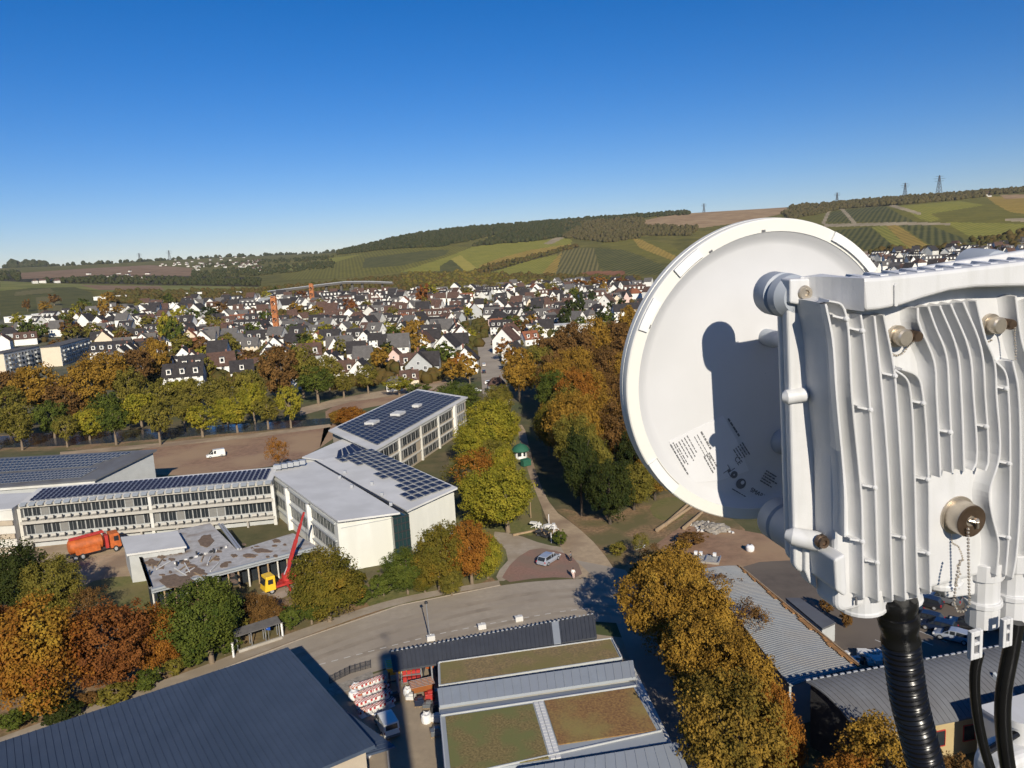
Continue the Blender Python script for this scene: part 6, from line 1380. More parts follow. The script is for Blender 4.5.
def bag(x, y, s, m, label, seed):
    p = P(x, y); g = random.Random(seed); o = thing('bulk_bag', label, 'bulk bag', (p.x, p.y, .035)); b = MB(); pr = [(.02, 0), (s*.5, .02), (s*.56, s*.35), (s*.52, s*.75), (s*.35, s*.85), (.02, s*.7)]; b.lathe(pr, n=12); b.v = [Vector((v.x*g.uniform(.9, 1.1), v.y*g.uniform(.9, 1.1), v.z)) for v in b.v]
    b.build('sack', M[m], o, local=True, smooth=True); q = MB(); [q.tube([(s*.35*i, s*.35*j, s*.75), (s*.3*i, s*.3*j, s*1.0), (s*.1*i, s*.35*j, s*.8)], .03, 5) for i, j in ((1, 1), (-1, 1), (1, -1), (-1, -1))]; q.build('loops', M[m], o, local=True)
for i, (x, y, s, lb) in enumerate(((356,691,1.0,'white bulk bag left of the barrier rows'), (354,699,1.1,'white bulk bag nearest the lean-to roof corner'), (360,705,1.0,'pinkish white bag in front of the barrier rows'), (408,695,1.0,'pale bag left of the middle gap under the canopy'), (414,692,.9,'pale bag under the canopy edge'), (366,757,1.1,'white bag by the beige hall wall'), (427,722,1.1,'white bag beside the planted roof hall'))):
    bag(x, y, s, 'plastic_white' if i != 2 else 'pink', lb, i)
def spreader(x, y, rz, m, label, sc_=1.0):
    p = P(x, y); o = thing('road_spreader', label, 'spreader', (p.x, p.y, .04), rz); o.scale = (sc_, sc_, sc_); b = MB()
    b.hexa([(-1.2, -.35, .9), (1.2, -.35, .9), (1.2, .35, .9), (-1.2, .35, .9)], [(-1.6, -.95, 2.0), (1.6, -.95, 2.0), (1.6, .95, 2.0), (-1.6, .95, 2.0)]); b.build('hopper', M[m], o, local=True, bevel=.03)
    b = MB(); [b.beam((i*1.3, j*.7, 0), (i*1.3, j*.7, 1.5), .12) for i in (-1, 1) for j in (-1, 1)]; b.beam((-1.3, -.7, .4), (1.3, -.7, .4), .1); b.beam((-1.3, .7, .4), (1.3, .7, .4), .1); b.build('frame', M['dark'], o, local=True)
    b = MB(); [b.beam((-1.55, -.9+k*.36, 2.03), (1.55, -.9+k*.36, 2.03), .05) for k in range(6)]; [b.beam((x_, -.9, 2.03), (x_, .9, 2.03), .05) for x_ in (-1.5, -.75, 0, .75, 1.5)]; b.build('grille', M['steel'], o, local=True)
    b = MB(); b.cyl((1.7, 0, .5), (1.7, 0, .6), .4, 12); b.beam((1.3, 0, 1.0), (1.7, 0, .55), .15); b.build('spinner', M['steel'], o, local=True)
spreader(402,680,.25,'yellow','orange yellow spreader machine under the canopy left end',1.15); spreader(431,671,1.6,'orange','orange spreader machine standing upright under the canopy',1.1); spreader(423,697,.3,'orange_rust','rusty red spreader machine in front of the canopy',.9)
GPL = 'pallets in the works yard'
def pallet(x, y, rz, label, load=None, hh=.6):
    p = P(x, y); o = thing('pallet', label, 'pallet', (p.x, p.y, .04), rz, GPL); b = MB(); [b.box((0, -.36+k*.18, .13), (1.2, .12, .025)) for k in range(5)]; b.build('deck', M['wood'], o, local=True); b = MB(); [b.box((x_, 0, .06), (.1, .8, .1)) for x_ in (-.5, 0, .5)]; b.build('blocks', M['wood'], o, local=True)
    if load: b = MB(); b.box((0, 0, .15+hh/2), (1.1, .74, hh)); b.box((.1, .05, .15+hh+.12), (.6, .5, .24)); b.build('load', M[load], o, local=True, bevel=.03)
for i, (x, y, ld, lb) in enumerate(((420,706,'carblue','pallet with blue crate left of the white bag'), (428,708,'cargrey','pallet with grey load in front of the red spreader'), (436,712,'dark','pallet with black load against the planted roof hall'), (437,722,'membrane','pallet with pale load by the hall wall'), (436,736,'cargrey','grey loaded pallet lowest along the hall wall'), (430,700,'red','pallet with red load beside the rusty spreader'), (411,700,'membrane','pale loaded pallet in the yard middle'), (395,702,'dark','dark loaded pallet right of the barrier rows'), (386,689,'carblue','blue loaded pallet behind the barrier rows'))): pallet(x, y, random.uniform(-.2, .4), lb, ld, random.uniform(.4, .9))
# shelf racks with coloured goods under the canopy
for i, (x, y, m, lb) in enumerate(((412,683,'red','rack of red goods left of the upright orange spreader'), (455,662,'plastic_white','rack of white goods under the canopy'), (480,656,'dark','rack of dark goods under the canopy middle'), (520,648,'plastic_white','long white loaded rack under the canopy'), (560,641,'plastic_white','white loaded rack near the right canopy end'), (578,638,'orange','orange load near the right canopy end'))):
    p = P(x, y); o = thing('storage_rack', lb, 'rack', (p.x, p.y, .04), .12); b = MB(); [b.beam((i_*1.2, j*.4, 0), (i_*1.2, j*.4, 2.2), .08) for i_ in (-1, 1) for j in (-1, 1)]; [b.box((0, 0, z), (2.4, .8, .06)) for z in (.3, 1.2)]; b.build('frame', M['steel'], o, local=True); b = MB(); [b.box((-.8+.55*k, 0, .62+.9*j), (.45, .6, .3+.3*random.random())) for k in range(4) for j in range(2)]; b.build('goods', M[m], o, local=True)
# wire fence of the yard
fpts = [P(330,684), P(350,674), P(371,668)]; o = thing('mesh_fence', 'low dark mesh fence between road and gravel strip', 'fence', tuple(fpts[1])); b = MB()
for i in range(2):
    for k in range(5): p = fpts[i].lerp(fpts[i+1], k/4); MB().box((p.x, p.y, .55), (.07, .07, 1.1)).build('post', M['dark'], o)
    for k in range(60): p = fpts[i].lerp(fpts[i+1], k/60); b.beam((p.x, p.y, .05), (p.x, p.y, 1.0), .012)
    for z in (.1, .5, 1.0): b.beam(fpts[i]+Vector((0, 0, z)), fpts[i+1]+Vector((0, 0, z)), .025)
b.build('mesh', M['dark'], o)
# ------------------------------------------------------------------ roadside
p = P(430,641); o = thing('street_lamp', 'tall slim street lamp beside the road left of the canopy', 'street lamp', (p.x, p.y, .04)); b = MB(); b.tube([(0, 0, 0), (-.05, 0, 2.5), (-.12, 0, 5.3)], [.10, .08, .06], 10); b.build('pole', M['steel'], o, local=True); b = MB(); b.tube([(-.12, 0, 5.3), (-.13, 0, 5.35), (-.13, 0, 5.6), (-.14, 0, 5.7)], [.08, .26, .2, .05], 12); b.build('lamp_head', M['dark'], o, local=True); b = MB(); b.cyl((0, 0, 0), (0, 0, .35), .16, 10); b.build('base', M['concrete'], o, local=True)
def concrete_block(x, y, lb):
    p = P(x, y); o = thing('concrete_block', lb, 'concrete block', (p.x, p.y, .04), .25); b = MB(); b.box((0, 0, .35), (1.1, .7, .7)); b.build('block', M['membrane'], o, local=True, bevel=.05); b = MB(); b.tube([(-.2, 0, .68), (-.15, 0, .85), (.15, 0, .85), (.2, 0, .68)], .03, 6); b.build('lifting_eye', M['steel'], o, local=True)
concrete_block(431,640.5,'white concrete block at the foot of the street lamp'); concrete_block(482,629,'white concrete block on the verge beside the canopy middle'); concrete_block(519,621,'white concrete block near the joint of the canopy roof')
# long roofed bench with parking sign
a, b2 = P(236,652), P(282,637); mid = (a+b2)/2; rz = math.atan2((b2-a).y, (b2-a).x); Lb = (b2-a).length; o = thing('roofed_bench', 'long dark roofed shelter with white bench by the road', 'shelter', (mid.x, mid.y, .05), rz)
b = MB(); b.hexa([(-Lb/2, -.4, 2.15), (Lb/2, -.4, 2.15), (Lb/2, 1.3, 2.5), (-Lb/2, 1.3, 2.5)], [(-Lb/2, -.4, 2.27), (Lb/2, -.4, 2.27), (Lb/2, 1.3, 2.62), (-Lb/2, 1.3, 2.62)]); b.build('roof', M['grey_tile'], o, local=True)
for i in range(4): x = -Lb/2+.3+(Lb-.6)*i/3; b = MB(); b.box((x, 0, 1.1), (.1, .1, 2.2)); b.box((x, 1.1, 1.15), (.1, .1, 2.4)); b.build('post', M['steel'], o, local=True)
b = MB(); b.box((0, -.7, .22), (Lb*.94, .3, .44)); b.build('low_wall', M['concrete'], o, local=True)
for (x, y, lb) in ((234,658,'white marker post at the left end of the roofed bench'), (283,637,'white marker post at the right end of the roofed bench')):
    p = P(x, y); o = thing('marker_post', lb, 'post', (p.x, p.y, .04)); b = MB(); b.box((0, 0, 1.0), (.22, .22, 2.0)); b.build('post', M['plastic_white'], o, local=True); b = MB(); b.box((0, 0, 2.04), (.3, .3, .1)); b.build('cap', M['concrete'], o, local=True)
def text(s, size, loc, par, m, rot=(pi/2, 0, 0), name='lettering', ext=.004, align='CENTER'):
    c = bpy.data.curves.new(name, 'FONT'); c.body = s; c.size = size; c.extrude = ext; c.align_x = align; c.align_y = 'CENTER'; tmp = bpy.data.objects.new('tmp', c); me = bpy.data.meshes.new_from_object(tmp); bpy.data.objects.remove(tmp); bpy.data.curves.remove(c); me.materials.clear(); me.materials.append(m); me.name = name; q = bpy.data.objects.new(name, me); COL.objects.link(q); q.parent = par; q.location = loc; q.rotation_euler = rot; return q
p = P(269,640); o = thing('parking_sign', 'blue parking sign in front of the roofed bench', 'sign', (p.x, p.y, .04), -.2); b = MB(); b.cyl((0, .06, 0), (0, .06, 2.3), .04, 8); b.build('pole', M['steel'], o, local=True); b = MB(); b.box((0, 0, 1.9), (.75, .05, .95)); b.build('panel', M['blue'], o, local=True); text('P', .8, (0, -.03, 1.9), o, M['plastic_white'])
# pallets with stone and clutter by the path, sign posts
GJ = 'heaps of building material by the path'
for i, (x, y, lb) in enumerate(((536,528,'grey heap of crates at the left of the material pile'), (545,530,'pale heap of boards in the middle of the material pile'), (553,531,'pale heap of crates at the right of the material pile'), (540,535,'dark heap in front of the material pile'), (548,538,'dark heap of rods lowest in the material pile'))):
    p = P(x, y); o = thing('material_heap', lb, 'heap', (p.x, p.y, .05), .4*i, GJ); g = random.Random(i); b = MB(); [b.box((g.uniform(-.8, .8), g.uniform(-.5, .5), .15+.25*k), (g.uniform(.5, 1.3), g.uniform(.4, .8), .28), g.uniform(0, 3)) for k in range(4)]; b.build('crates', M['membrane' if i < 3 else 'dark'], o, local=True); b = MB(); [b.beam((g.uniform(-1, 1), g.uniform(-1, 1), .1), (g.uniform(-1, 1), g.uniform(-1, 1), 1.0), .08) for k in range(7)]; b.build('boards', M['plastic_white' if i < 3 else 'wood'], o, local=True)
for (x, y, h_, m, lb) in ((549,524,1.9,'plastic_white','white post behind the pallets of material'), (551.5,543,1.9,'plastic_white','white post in front of the material pile'), (531,518,3.2,'wood','wooden post at the foot of the driveway tree'), (478,512,4.0,'wood','thin wooden mast on the lawn between two orange trees')):
    p = P(x, y); o = thing('post', lb, 'post', (p.x, p.y, .04)); b = MB(); b.tube([(0, 0, 0), (0, 0, h_)], [.09, .07], 8); b.build('shaft', M[m], o, local=True); b = MB(); b.tube([(0, 0, h_), (0, 0, h_+.08)], [.1, .06], 8); b.build('cap', M['dark'], o, local=True)
a, b2 = P(513,536), P(537,531); o = thing('timber_beam', 'pale timber beam lying on the grass by the driveway', 'beam', tuple((a+b2)/2+Vector((0, 0, .05)))); MB().beam(a+Vector((0, 0, .2)), b2+Vector((0, 0, .2)), .35, .3).build('beam', M['wood'], o); MB().beam(a.lerp(b2, .2)+Vector((0, -.3, .07)), a.lerp(b2, .2)+Vector((0, .5, .07)), .2, .1).build('bearer', M['wood'], o)
# green kiosk tent
p = P(521,458); o = thing('kiosk', 'round kiosk with green domed roof on the dirt path', 'kiosk', (p.x, p.y, .04)); b = MB(); b.lathe([(1.55, 0), (1.5, 2.1), (.01, 2.1)], n=10); b.build('wall', M['plastic_white'], o, local=True); b = MB(); b.lathe([(2.3, 1.95), (2.25, 2.2), (1.7, 3.0), (.9, 3.5), (.12, 3.75), (.05, 4.3), (.005, 4.3)], n=12); b.build('roof', M['green'], o, local=True); b = MB(); b.box((-.3, -1.45, 1.2), (.9, .2, .9)); b.box((.9, -1.2, 1.2), (.5, .4, .9)); b.build('hatch', M['glass'], o, local=True)
p = P(526,466); o = thing('green_container', 'small green container beside the kiosk', 'container', (p.x, p.y, .04), .6); b = MB(); b.box((0, 0, .75), (2.2, 1.4, 1.3)); b.build('body', M['green'], o, local=True, bevel=.04); b = MB(); b.hexa([(-1.15, -.75, 1.4), (1.15, -.75, 1.4), (1.15, .75, 1.4), (-1.15, .75, 1.4)], [(-1.1, -.5, 1.6), (1.1, -.5, 1.6), (1.1, .75, 1.75), (-1.1, .75, 1.75)]); b.build('lid', M['green'], o, local=True)
# rubble, logs and debris right of the path
for i, (x, y, w_, lb) in enumerate(((715,530,5.0,'grey rubble heap under the dish rim'), (700,525,3.0,'pale rubble heap left of the bigger one under the dish'), (640,548,1.2,'small white rubble by the earth bank'))):
    p = P(x, y); o = thing('rubble_heap', lb, 'rubble heap', (p.x, p.y, 0)); bm = bmesh.new(); bmesh.ops.create_icosphere(bm, subdivisions=4, radius=1)
    for v in bm.verts: v.co *= 1+.35*noise.noise(v.co*2.5+Vector((i*5, 0, 0)))+.15*noise.noise(v.co*9); v.co = Vector((v.co.x*w_*.5, v.co.y*w_*.4, v.co.z*w_*.22))
    me = bpy.data.meshes.new('heap'); bm.to_mesh(me); bm.free(); me.materials.append(M['gravel']); q = bpy.data.objects.new('heap', me); COL.objects.link(q); q.parent = o
    g = random.Random(i); b = MB(); [b.box((g.uniform(-.6, .6)*w_, g.uniform(-.5, .5)*w_, .12), (g.uniform(.2, .7), g.uniform(.2, .5), .3), g.uniform(0, 3)) for k in range(14)]; b.build('boulders', M['membrane'], o, local=True)
for (x0, y0, x1, y1, lb) in ((657,532,692,508,'long pale log below the dish rim, left one'), (684,530,702,514,'shorter pale log below the dish rim'), (665,527,690,504,'thin pale log behind the long one')):
    a, b2 = P(x0, y0), P(x1, y1); o = thing('log', lb, 'log', (a.x, a.y, .05)); b = MB(); b.tube([a+Vector((0, 0, .35)), a.lerp(b2, .5)+Vector((.1, 0, .4)), b2+Vector((0, 0, .35))], [.38, .33, .26], 10); b.build('bark', M['wood'], o); b = MB(); b.cyl(a.lerp(b2, -.004)+Vector((0, 0, .35)), a+Vector((0, 0, .35)), .3, 10); b.build('cut_face', M['path'], o)
p = P(750,551); o = thing('white_tank', 'white rounded tank on the dark earth beside the dish', 'tank', (p.x, p.y, .03)); b = MB(); b.lathe([(.01, 0), (.6, 0), (.7, .25), (.7, .7), (.5, 1.0), (.2, 1.1), (.01, 1.1)], n=16); b.build('shell', M['plastic_white'], o, local=True, smooth=True); b = MB(); b.cyl((0, 0, 1.08), (0, 0, 1.2), .2, 12); b.build('lid', M['dark'], o, local=True)
a, b2 = P(697,556), P(716,566); p = (a+b2)/2; o = thing('steel_grating', 'low stack of metal grating at the end of the corrugated shed', 'metal frame', (p.x, p.y, .03), -.4); b = MB(); [b.beam((-2.2, -1.2+k*.6, .4), (2.2, -1.2+k*.6, .4), .14) for k in range(5)]; [b.beam((x_, -1.3, .55), (x_, 1.3, .55), .14) for x_ in (-2.1, 0, 2.1)]; b.build('bars', M['steel'], o, local=True); b = MB(); b.box((0, 0, .16), (4.2, 2.4, .3)); b.build('base', M['concrete'], o, local=True); b = MB(); [b.box((x_, .9, .85), (.5, .5, .5)) for x_ in (-1.8, -1.0, 1.2)]; b.build('blocks', M['plastic_white'], o, local=True)
# debris by the car park: heap of pale scrap near the arched roof
p = P(862,662); o = thing('scrap_heap', 'heap of pale scrap at the corner of the two shed roofs', 'scrap heap', (p.x, p.y, .03)); g = random.Random(3); b = MB(); [b.box((g.uniform(-3.5, 3.5), g.uniform(-1.5, 1.5), .3+g.random()*.5), (g.uniform(.4, 1.2), g.uniform(.3, .9), .4), g.uniform(0, 3)) for k in range(26)]; b.build('scrap', M['membrane'], o, local=True)['kind'] = 'stuff'; b = MB(); [b.box((g.uniform(-3.5, 3.5), g.uniform(-1.5, 1.5), .3), (1.2, .6, .5), g.uniform(0, 3)) for k in range(10)]; b.build('dark_scrap', M['dark'], o, local=True)['kind'] = 'stuff'
# car park markings
b = MB()
for k in range(9): a = P(875+k*14, 640-k*3.2); e = P(905+k*14, 652-k*3.2); d = (e-a).normalized(); s = Vector((-d.y, d.x, 0))*.06; b.quad(*[(q.x, q.y, .045) for q in (a-s, e-s, e+s, a+s)])
tag(b.build('road_marking', M['line']), 'white bay lines of the car park', 'road marking', kind='structure')
# ------------------------------------------------------------------ people
def person(x, y, face, top, legs, label, arms='down'):
    p = P(x, y); o = thing('person', label, 'person', (p.x, p.y, .045), face)
    J = {'pel': (0, 0, .95, .15), 'waist': (0, 0, 1.12, .135), 'chest': (0, 0, 1.34, .165), 'neck': (0, 0, 1.50, .06), 'hd0': (.02, 0, 1.58, .085), 'hd': (.025, 0, 1.68, .10), 'hdt': (.02, 0, 1.76, .07)}
    E = [('pel', 'waist'), ('waist', 'chest'), ('chest', 'neck'), ('neck', 'hd0'), ('hd0', 'hd'), ('hd', 'hdt')]
    for s, n in ((-1, 'r'), (1, 'l')):
        fx = .16*s
        J.update({'hip'+n: (0, .10*s, .90, .105), 'kn'+n: (.05+fx*.5, .11*s, .50, .075), 'an'+n: (fx*.7-.02, .11*s, .09, .05), 'to'+n: (fx*.7+.16, .12*s, .045, .04), 'sh'+n: (0, .19*s, 1.42, .075), 'el'+n: (.02-.1*s*.5, .26*s, 1.14, .055), 'wr'+n: (.14-.1*s*.5, .24*s, .93, .042), 'ha'+n: (.18-.1*s*.5, .235*s, .85, .045)})
        E += [('pel', 'hip'+n), ('hip'+n, 'kn'+n), ('kn'+n, 'an'+n), ('an'+n, 'to'+n), ('chest', 'sh'+n), ('sh'+n, 'el'+n), ('el'+n, 'wr'+n), ('wr'+n, 'ha'+n)]
    def skin(name, keys, m, grow=0.0, par=o):
        ks = list(keys); me = bpy.data.meshes.new(name); me.from_pydata([J[k][:3] for k in ks], [(ks.index(a), ks.index(b)) for a, b in E if a in keys and b in keys], []); q = bpy.data.objects.new(name, me); COL.objects.link(q); q.parent = par
        md = q.modifiers.new('skin', 'SKIN'); 
        for i, k in enumerate(ks): r_ = J[k][3]+grow; me.skin_vertices[0].data[i].radius = (r_, r_); me.skin_vertices[0].data[i].use_root = (i == 0)
        q.modifiers.new('sub', 'SUBSURF').levels = 1; q.modifiers['sub'].render_levels = 1; me.materials.append(M[m]); BAS[q.name] = Matrix.Identity(4); return q
    body = skin('body', list(J), 'skin')
    skin('trousers', ['pel', 'hipr', 'hipl', 'knr', 'knl', 'anr', 'anl'], legs, .018, body); skin('jacket', ['chest', 'waist', 'pel', 'shr', 'shl', 'elr', 'ell', 'wrr', 'wrl'], top, .024, body)
    b = MB(); b.ball((.0, 0, 1.72), .118, 12, sz=1.0); b.build('hair', M['hair'], body, local=True, smooth=True)
    b = MB(); [b.ball((f*.115+.045 if False else .115, s*.035, 1.685), .013, 6) for s in (-1, 1) for f in (1,)]; b.build('eyes', M['dark'], body, local=True); b = MB(); b.ball((.128, 0, 1.655), .02, 6); b.build('nose', M['skin'], body, local=True)
    for s, n in ((-1, 'r'), (1, 'l')):
        hx, hy, hz, _ = J['ha'+n]; b = MB(); [b.tube([(hx-.03+.02*k, hy, hz+.01), (hx-.03+.024*k, hy+.004*s, hz-.05), (hx-.02+.024*k, hy-.008*s, hz-.085+.006*abs(k-1.5))], [.011, .010, .008], 6) for k in range(4)]; b.tube([(hx+.03, hy, hz+.03), (hx+.055, hy-.01*s, hz-.01), (hx+.058, hy-.014*s, hz-.04)], [.013, .012, .009], 6); b.build('fingers', M['skin'], body, local=True)
    return o
person(571, 562, 2.6, 'cargrey', 'dark', 'person in grey jacket standing right of the silver car')
person(573.5, 579, 1.2, 'plastic_white', 'pink', 'person in white top standing below the silver car on the forecourt edge')
person(559.5, 541, 2.0, 'red', 'wood', 'person in red top standing beside the white post by the path')
# ------------------------------------------------------------------ the tower that carries the antenna (below and behind the viewer)
o = thing('radio_tower', 'round concrete tower carrying the antenna', 'tower', (1.5, -2.6, 0)); b = MB(); b.lathe([(1.35, 0), (1.3, 20), (1.2, 48.4), (.01, 48.4)], n=32); b.build('shaft', M['concrete'], o, local=True); b = MB(); b.lathe([(1.22, 48.3), (1.25, 48.7), (1.2, 48.75), (.01, 48.75)], n=32); b.build('platform', M['steel'], o, local=True)
# ================================================================== dish antenna and radio unit within arm's reach
DC = CAMP+_R*0.3140+_U*0.0110+_f*0.9382; DN = (_R*0.2512-_U*0.2063-_f*0.9456).normalized()
def plane(px, py, o):
    d = ray(px, py); c = DC+DN*o; return CAMP+d*((c-CAMP).dot(DN)/d.dot(DN))
OF, OT, OV = 0.150, 0.200, 0.211            # flange face, fin tops, visor face (metres behind the dish plane)
_v = (plane(787,295,OF)-plane(795,570,OF)); _v = (_v-DN*_v.dot(DN)).normalized(); _w = _v.cross(DN)
def frame(o): 
    m = Matrix.Identity(4); c = DC+DN*o
    for i in range(3): m[i][0] = _w[i]; m[i][1] = _v[i]; m[i][2] = DN[i]; m[i][3] = c[i]
    return m
FD, FO = frame(0), frame(OF); FOi = FO.inverted(); FDi = FD.inverted()
def LO(px, py, o):
    q = FOi @ plane(px, py, o); return q.x, q.y        # position in the radio unit's own frame
def LD(px, py, o=0):
    q = FDi @ plane(px, py, o); return q.x, q.y
PW = mat('white_antenna_paint', (0.72, 0.715, 0.70), 0.45, var=0.025, scale=14, bump=0.02, bscale=300)
PW2 = mat('white_powder_coat', (0.57, 0.57, 0.57), 0.42, var=0.04, scale=25, big=(12, (0.52, 0.52, 0.51), .5), stretch=(6, .7, 1), bump=0.06, bscale=700)
PIN = mat('grey_white_reflector_paint', (0.57, 0.57, 0.575), 0.5, var=0.03, scale=9, big=(6, (0.55, 0.55, 0.55), .5))
PCR = mat('cream_rim_plastic', (0.68, 0.665, 0.61), 0.45, var=0.02, scale=14)
PG = mat('grey_moulded_plastic', (0.33, 0.36, 0.40), 0.5, var=0.05, scale=20)
SIL = mat('worn_nickel', (0.50, 0.44, 0.36), 0.36, 0.75, var=0.15, scale=60)
BRZ = mat('brown_cap_metal', (0.16, 0.11, 0.075), 0.42, 0.8, var=0.25, scale=50)
INK = mat('faded_black_print', (0.13, 0.13, 0.135), 0.7, var=0.1, scale=50)
BLK = mat('black_cable_sheath', (0.006, 0.006, 0.0065), 0.27, var=0.2, scale=30, spec=0.35)
STK = mat('label_film', (0.63, 0.63, 0.64), 0.35, var=0.03, scale=20)
# ---- dish
o = thing('dish_antenna', 'large round white dish antenna seen from behind, filling the right', 'antenna', mat4=FD); dish = o
R0 = 0.19
b = MB(); b.lathe([(.0005, -.0095), (.06, -.0100), (.12, -.0102), (.156, -.0102), (.161, -.0086), (.166, -.0052), (.170, -.0022), (.1725, -.0004)], n=160); b.build('reflector', PIN, o, local=True, smooth=True)
b = MB(); b.lathe([(.1720, -.004), (.1720, 0), (.1855, 0), (.1868, -.0012), (.1872, -.003), (.1872, -.010), (.186, -.0108), (.186, -.0115), (.1874, -.0122), (.1874, -.020), (.184, -.0225)], n=160); b.build('rim', PCR, o, local=True, smooth=True)
b = MB(); b.lathe([(.1845, -.0224), (.17, -.030), (.1, -.045), (.001, -.050)], n=96); b.build('radome', PG, o, local=True, smooth=True)
def arc(a0, a1, r0, r1, z0, z1, name, m, n=14):
    r0, r1 = r0-.0022, r1-.0032
    q = MB(); lo, hi = [], []
    for i in range(n):
        c0 = [a0+(a1-a0)*i/n, a0+(a1-a0)*(i+1)/n]; k = [(r0, c0[0]), (r1, c0[0]), (r1, c0[1]), (r0, c0[1])]
        q.hexa([(r*math.cos(a), r*math.sin(a), z0) for r, a in k], [(r*math.cos(a), r*math.sin(a), z1) for r, a in k])
    q.build(name, m, o, local=True)
def ang(px, py): x, y = LD(px, py); return math.atan2(y, x)
arc(ang(654,460), ang(674,490), .1765, .1895, .0003, .0032, 'latch', PW); arc(ang(654,460), ang(674,490), .1752, .1765, .0002, .0010, 'latch_gap', INK)
arc(ang(698,250), ang(674,271), .1770, .1895, .0003, .0030, 'latch', PW); arc(ang(698,250), ang(674,271), .1758, .1770, .0002, .0010, 'latch_gap', BRZ)
arc(ang(874,270), ang(834,233), .1775, .1893, .0003, .0030, 'latch', PW); arc(ang(874,270), ang(868,264), .1755, .1775, .0002, .0010, 'latch_gap', INK)
arc(ang(656,300), ang(640,330), .1772, .1893, .0003, .0026, 'latch', PW)
for (px, py) in ((708,246), (641,323), (763,222)): a = ang(px, py); q = MB(); q.box((.1738*math.cos(a), .1738*math.sin(a), .0), (.0045, .0022, .002), a+pi/2); q.build('drain_hole', INK, o, local=True)
# printing and labels on the back of the reflector (its surface lies about 14 mm below the rim)
ZS = -.0098
dx, dy = LD(778,508,-.012); ex_, ey_ = LD(734,482,-.012); TA = math.atan2(dy-ey_, dx-ex_)            # direction of the print
lx, ly = LD(738,452,-.012); kx, ky = LD(716,424,-.012)
def txt(s, size, px, py, a, name='lettering', align='CENTER', m=None):
    x, y = LD(px, py, -.012); return text(s, size, (x, y, ZS+.0006), o, m or INK, (0, 0, a), name, ext=.0001, align=align)
txt('SMART', .0085, 757, 493, TA)
x, y = LD(740,483,-.012); b = MB(); b.lathe([(.0001, 0), (.0068, 0), (.0068, .0005), (.0001, .0005)], (x, y, ZS), 24); q = b.build('logo_disc', INK, o, local=True); b = MB(); b.lathe([(.0001, .0006), (.0026, .0006), (.0026, .0008), (.0001, .0008)], (x+.002, y+.0012, ZS), 18); b.build('logo_eye', STK, q, local=True)
def lines(px, py, a, n, length, gap, th, seed, name='print_lines', m=INK):
    """rows of print too small to read: broken dark dashes"""
    g = random.Random(seed); x0, y0 = LD(px, py, -.012); q = MB(); ca, sa = math.cos(a), math.sin(a)
    for i in range(n):
        t = 0
        end = length*g.uniform(.55, 1.0)
        while t < end:
            w_ = g.uniform(.0015, .006); p = (x0+ca*(t+w_/2)+sa*i*gap, y0+sa*(t+w_/2)-ca*i*gap); q.box((p[0], p[1], ZS+.0006), (w_, th, .0003), a); t += w_+g.uniform(.0006, .0016)
    return q.build(name, m, o, local=True)
a2 = math.atan2(*(lambda p, q: (q[1]-p[1], q[0]-p[0]))(LD(699,430,-.012), LD(717,462,-.012)))
a3 = math.atan2(*(lambda p, q: (q[1]-p[1], q[0]-p[0]))(LD(726,418,-.012), LD(740,440,-.012)))
# the two stickers
def sticker(pts, name):
    q = MB(); q.prism([(*LD(x, y, -.012), ZS-.0003) for x, y in pts], (0, 0, .0006)); q.build(name, STK, o, local=True)
sticker([(668,441), (722,415), (735,438), (748,470), (718,480), (692,482)], 'label')
lines(700,431,a2,1,.044,.004,.0022,1); lines(696,434,a2,2,.036,.0042,.0009,2); lines(686,435,a2,5,.036,.0042,.0012,3); lines(672,442,a2,2,.050,.0036,.0014,4)
lines(727,418,a3,1,.030,.004,.0022,5); lines(741,442,a3,5,.020,.0035,.0012,6); lines(765,470,TA,5,.024,.0036,.0016,7); lines(731,488,TA,1,.048,.004,.0012,8)
lines(708,452,a2,3,.030,.004,.0016,9)
txt('CE', .010, 737, 460, a3, 'lettering')
x, y = LD(728,470,-.012); b = MB(); [b.box((x+dx_, y+dy_, ZS+.0006), sz, a2) for dx_, dy_, sz in ((0, .0045, (.0085, .0008, .0003)), (0, -.0045, (.0085, .0008, .0003)), (.0042, 0, (.0008, .0085, .0003)), (-.0042, 0, (.0008, .0085, .0003)))]; b.lathe([(.0001, .0004), (.0022, .0004), (.0022, .0007), (.0001, .0007)], (x, y, ZS), 12); b.build('approval_mark', INK, o, local=True)
x, y = LD(733,474,-.012); b = MB(); b.lathe([(.0012, .0004), (.0048, .0004), (.0048, .0008), (.0012, .0008)], (x, y, ZS), 16); b.build('approval_mark', INK, o, local=True)
b = MB(); b.beam((*LD(769,510,-.012), ZS+.0005), (*LD(780,498,-.012), ZS+.0005), .0016, .0004); b.build('print_lines', INK, o, local=True)
# mounting knobs between dish and radio unit
def knob(px, py, r, o0=-.012, o1=.10):
    x, y = LD(px, py, (o0+o1)/2-.02); q = MB(); k = o1-o0; q.lathe([(.001, 0), (r*.96, .0), (r, .003), (r, .020), (r*.86, .022), (r*.86, .025), (r, .027), (r*.96, k*.8), (r*.7, k), (.001, k)], (x, y, o0), 36); return q.build('mounting_boss', PG, o, local=True)
knob(773,293,.0222, .104, .150); knob(786,524,.026, .03, .115)
x, y = LD(785,342,.03); b = MB(); b.lathe([(.010, 0), (.0105, .02), (.008, .026), (.008, .04), (.0045, .041), (.0045, .1)], (x, y, -.012), 20); b.build('mounting_bolt', PG, o, local=True)
x, y = LD(787,443,0); b = MB(); b.lathe([(.017, 0), (.0165, .006), (.012, .012), (.012, .1)], (x, y, -.012), 24); b.build('feed_collar', PG, o, local=True)
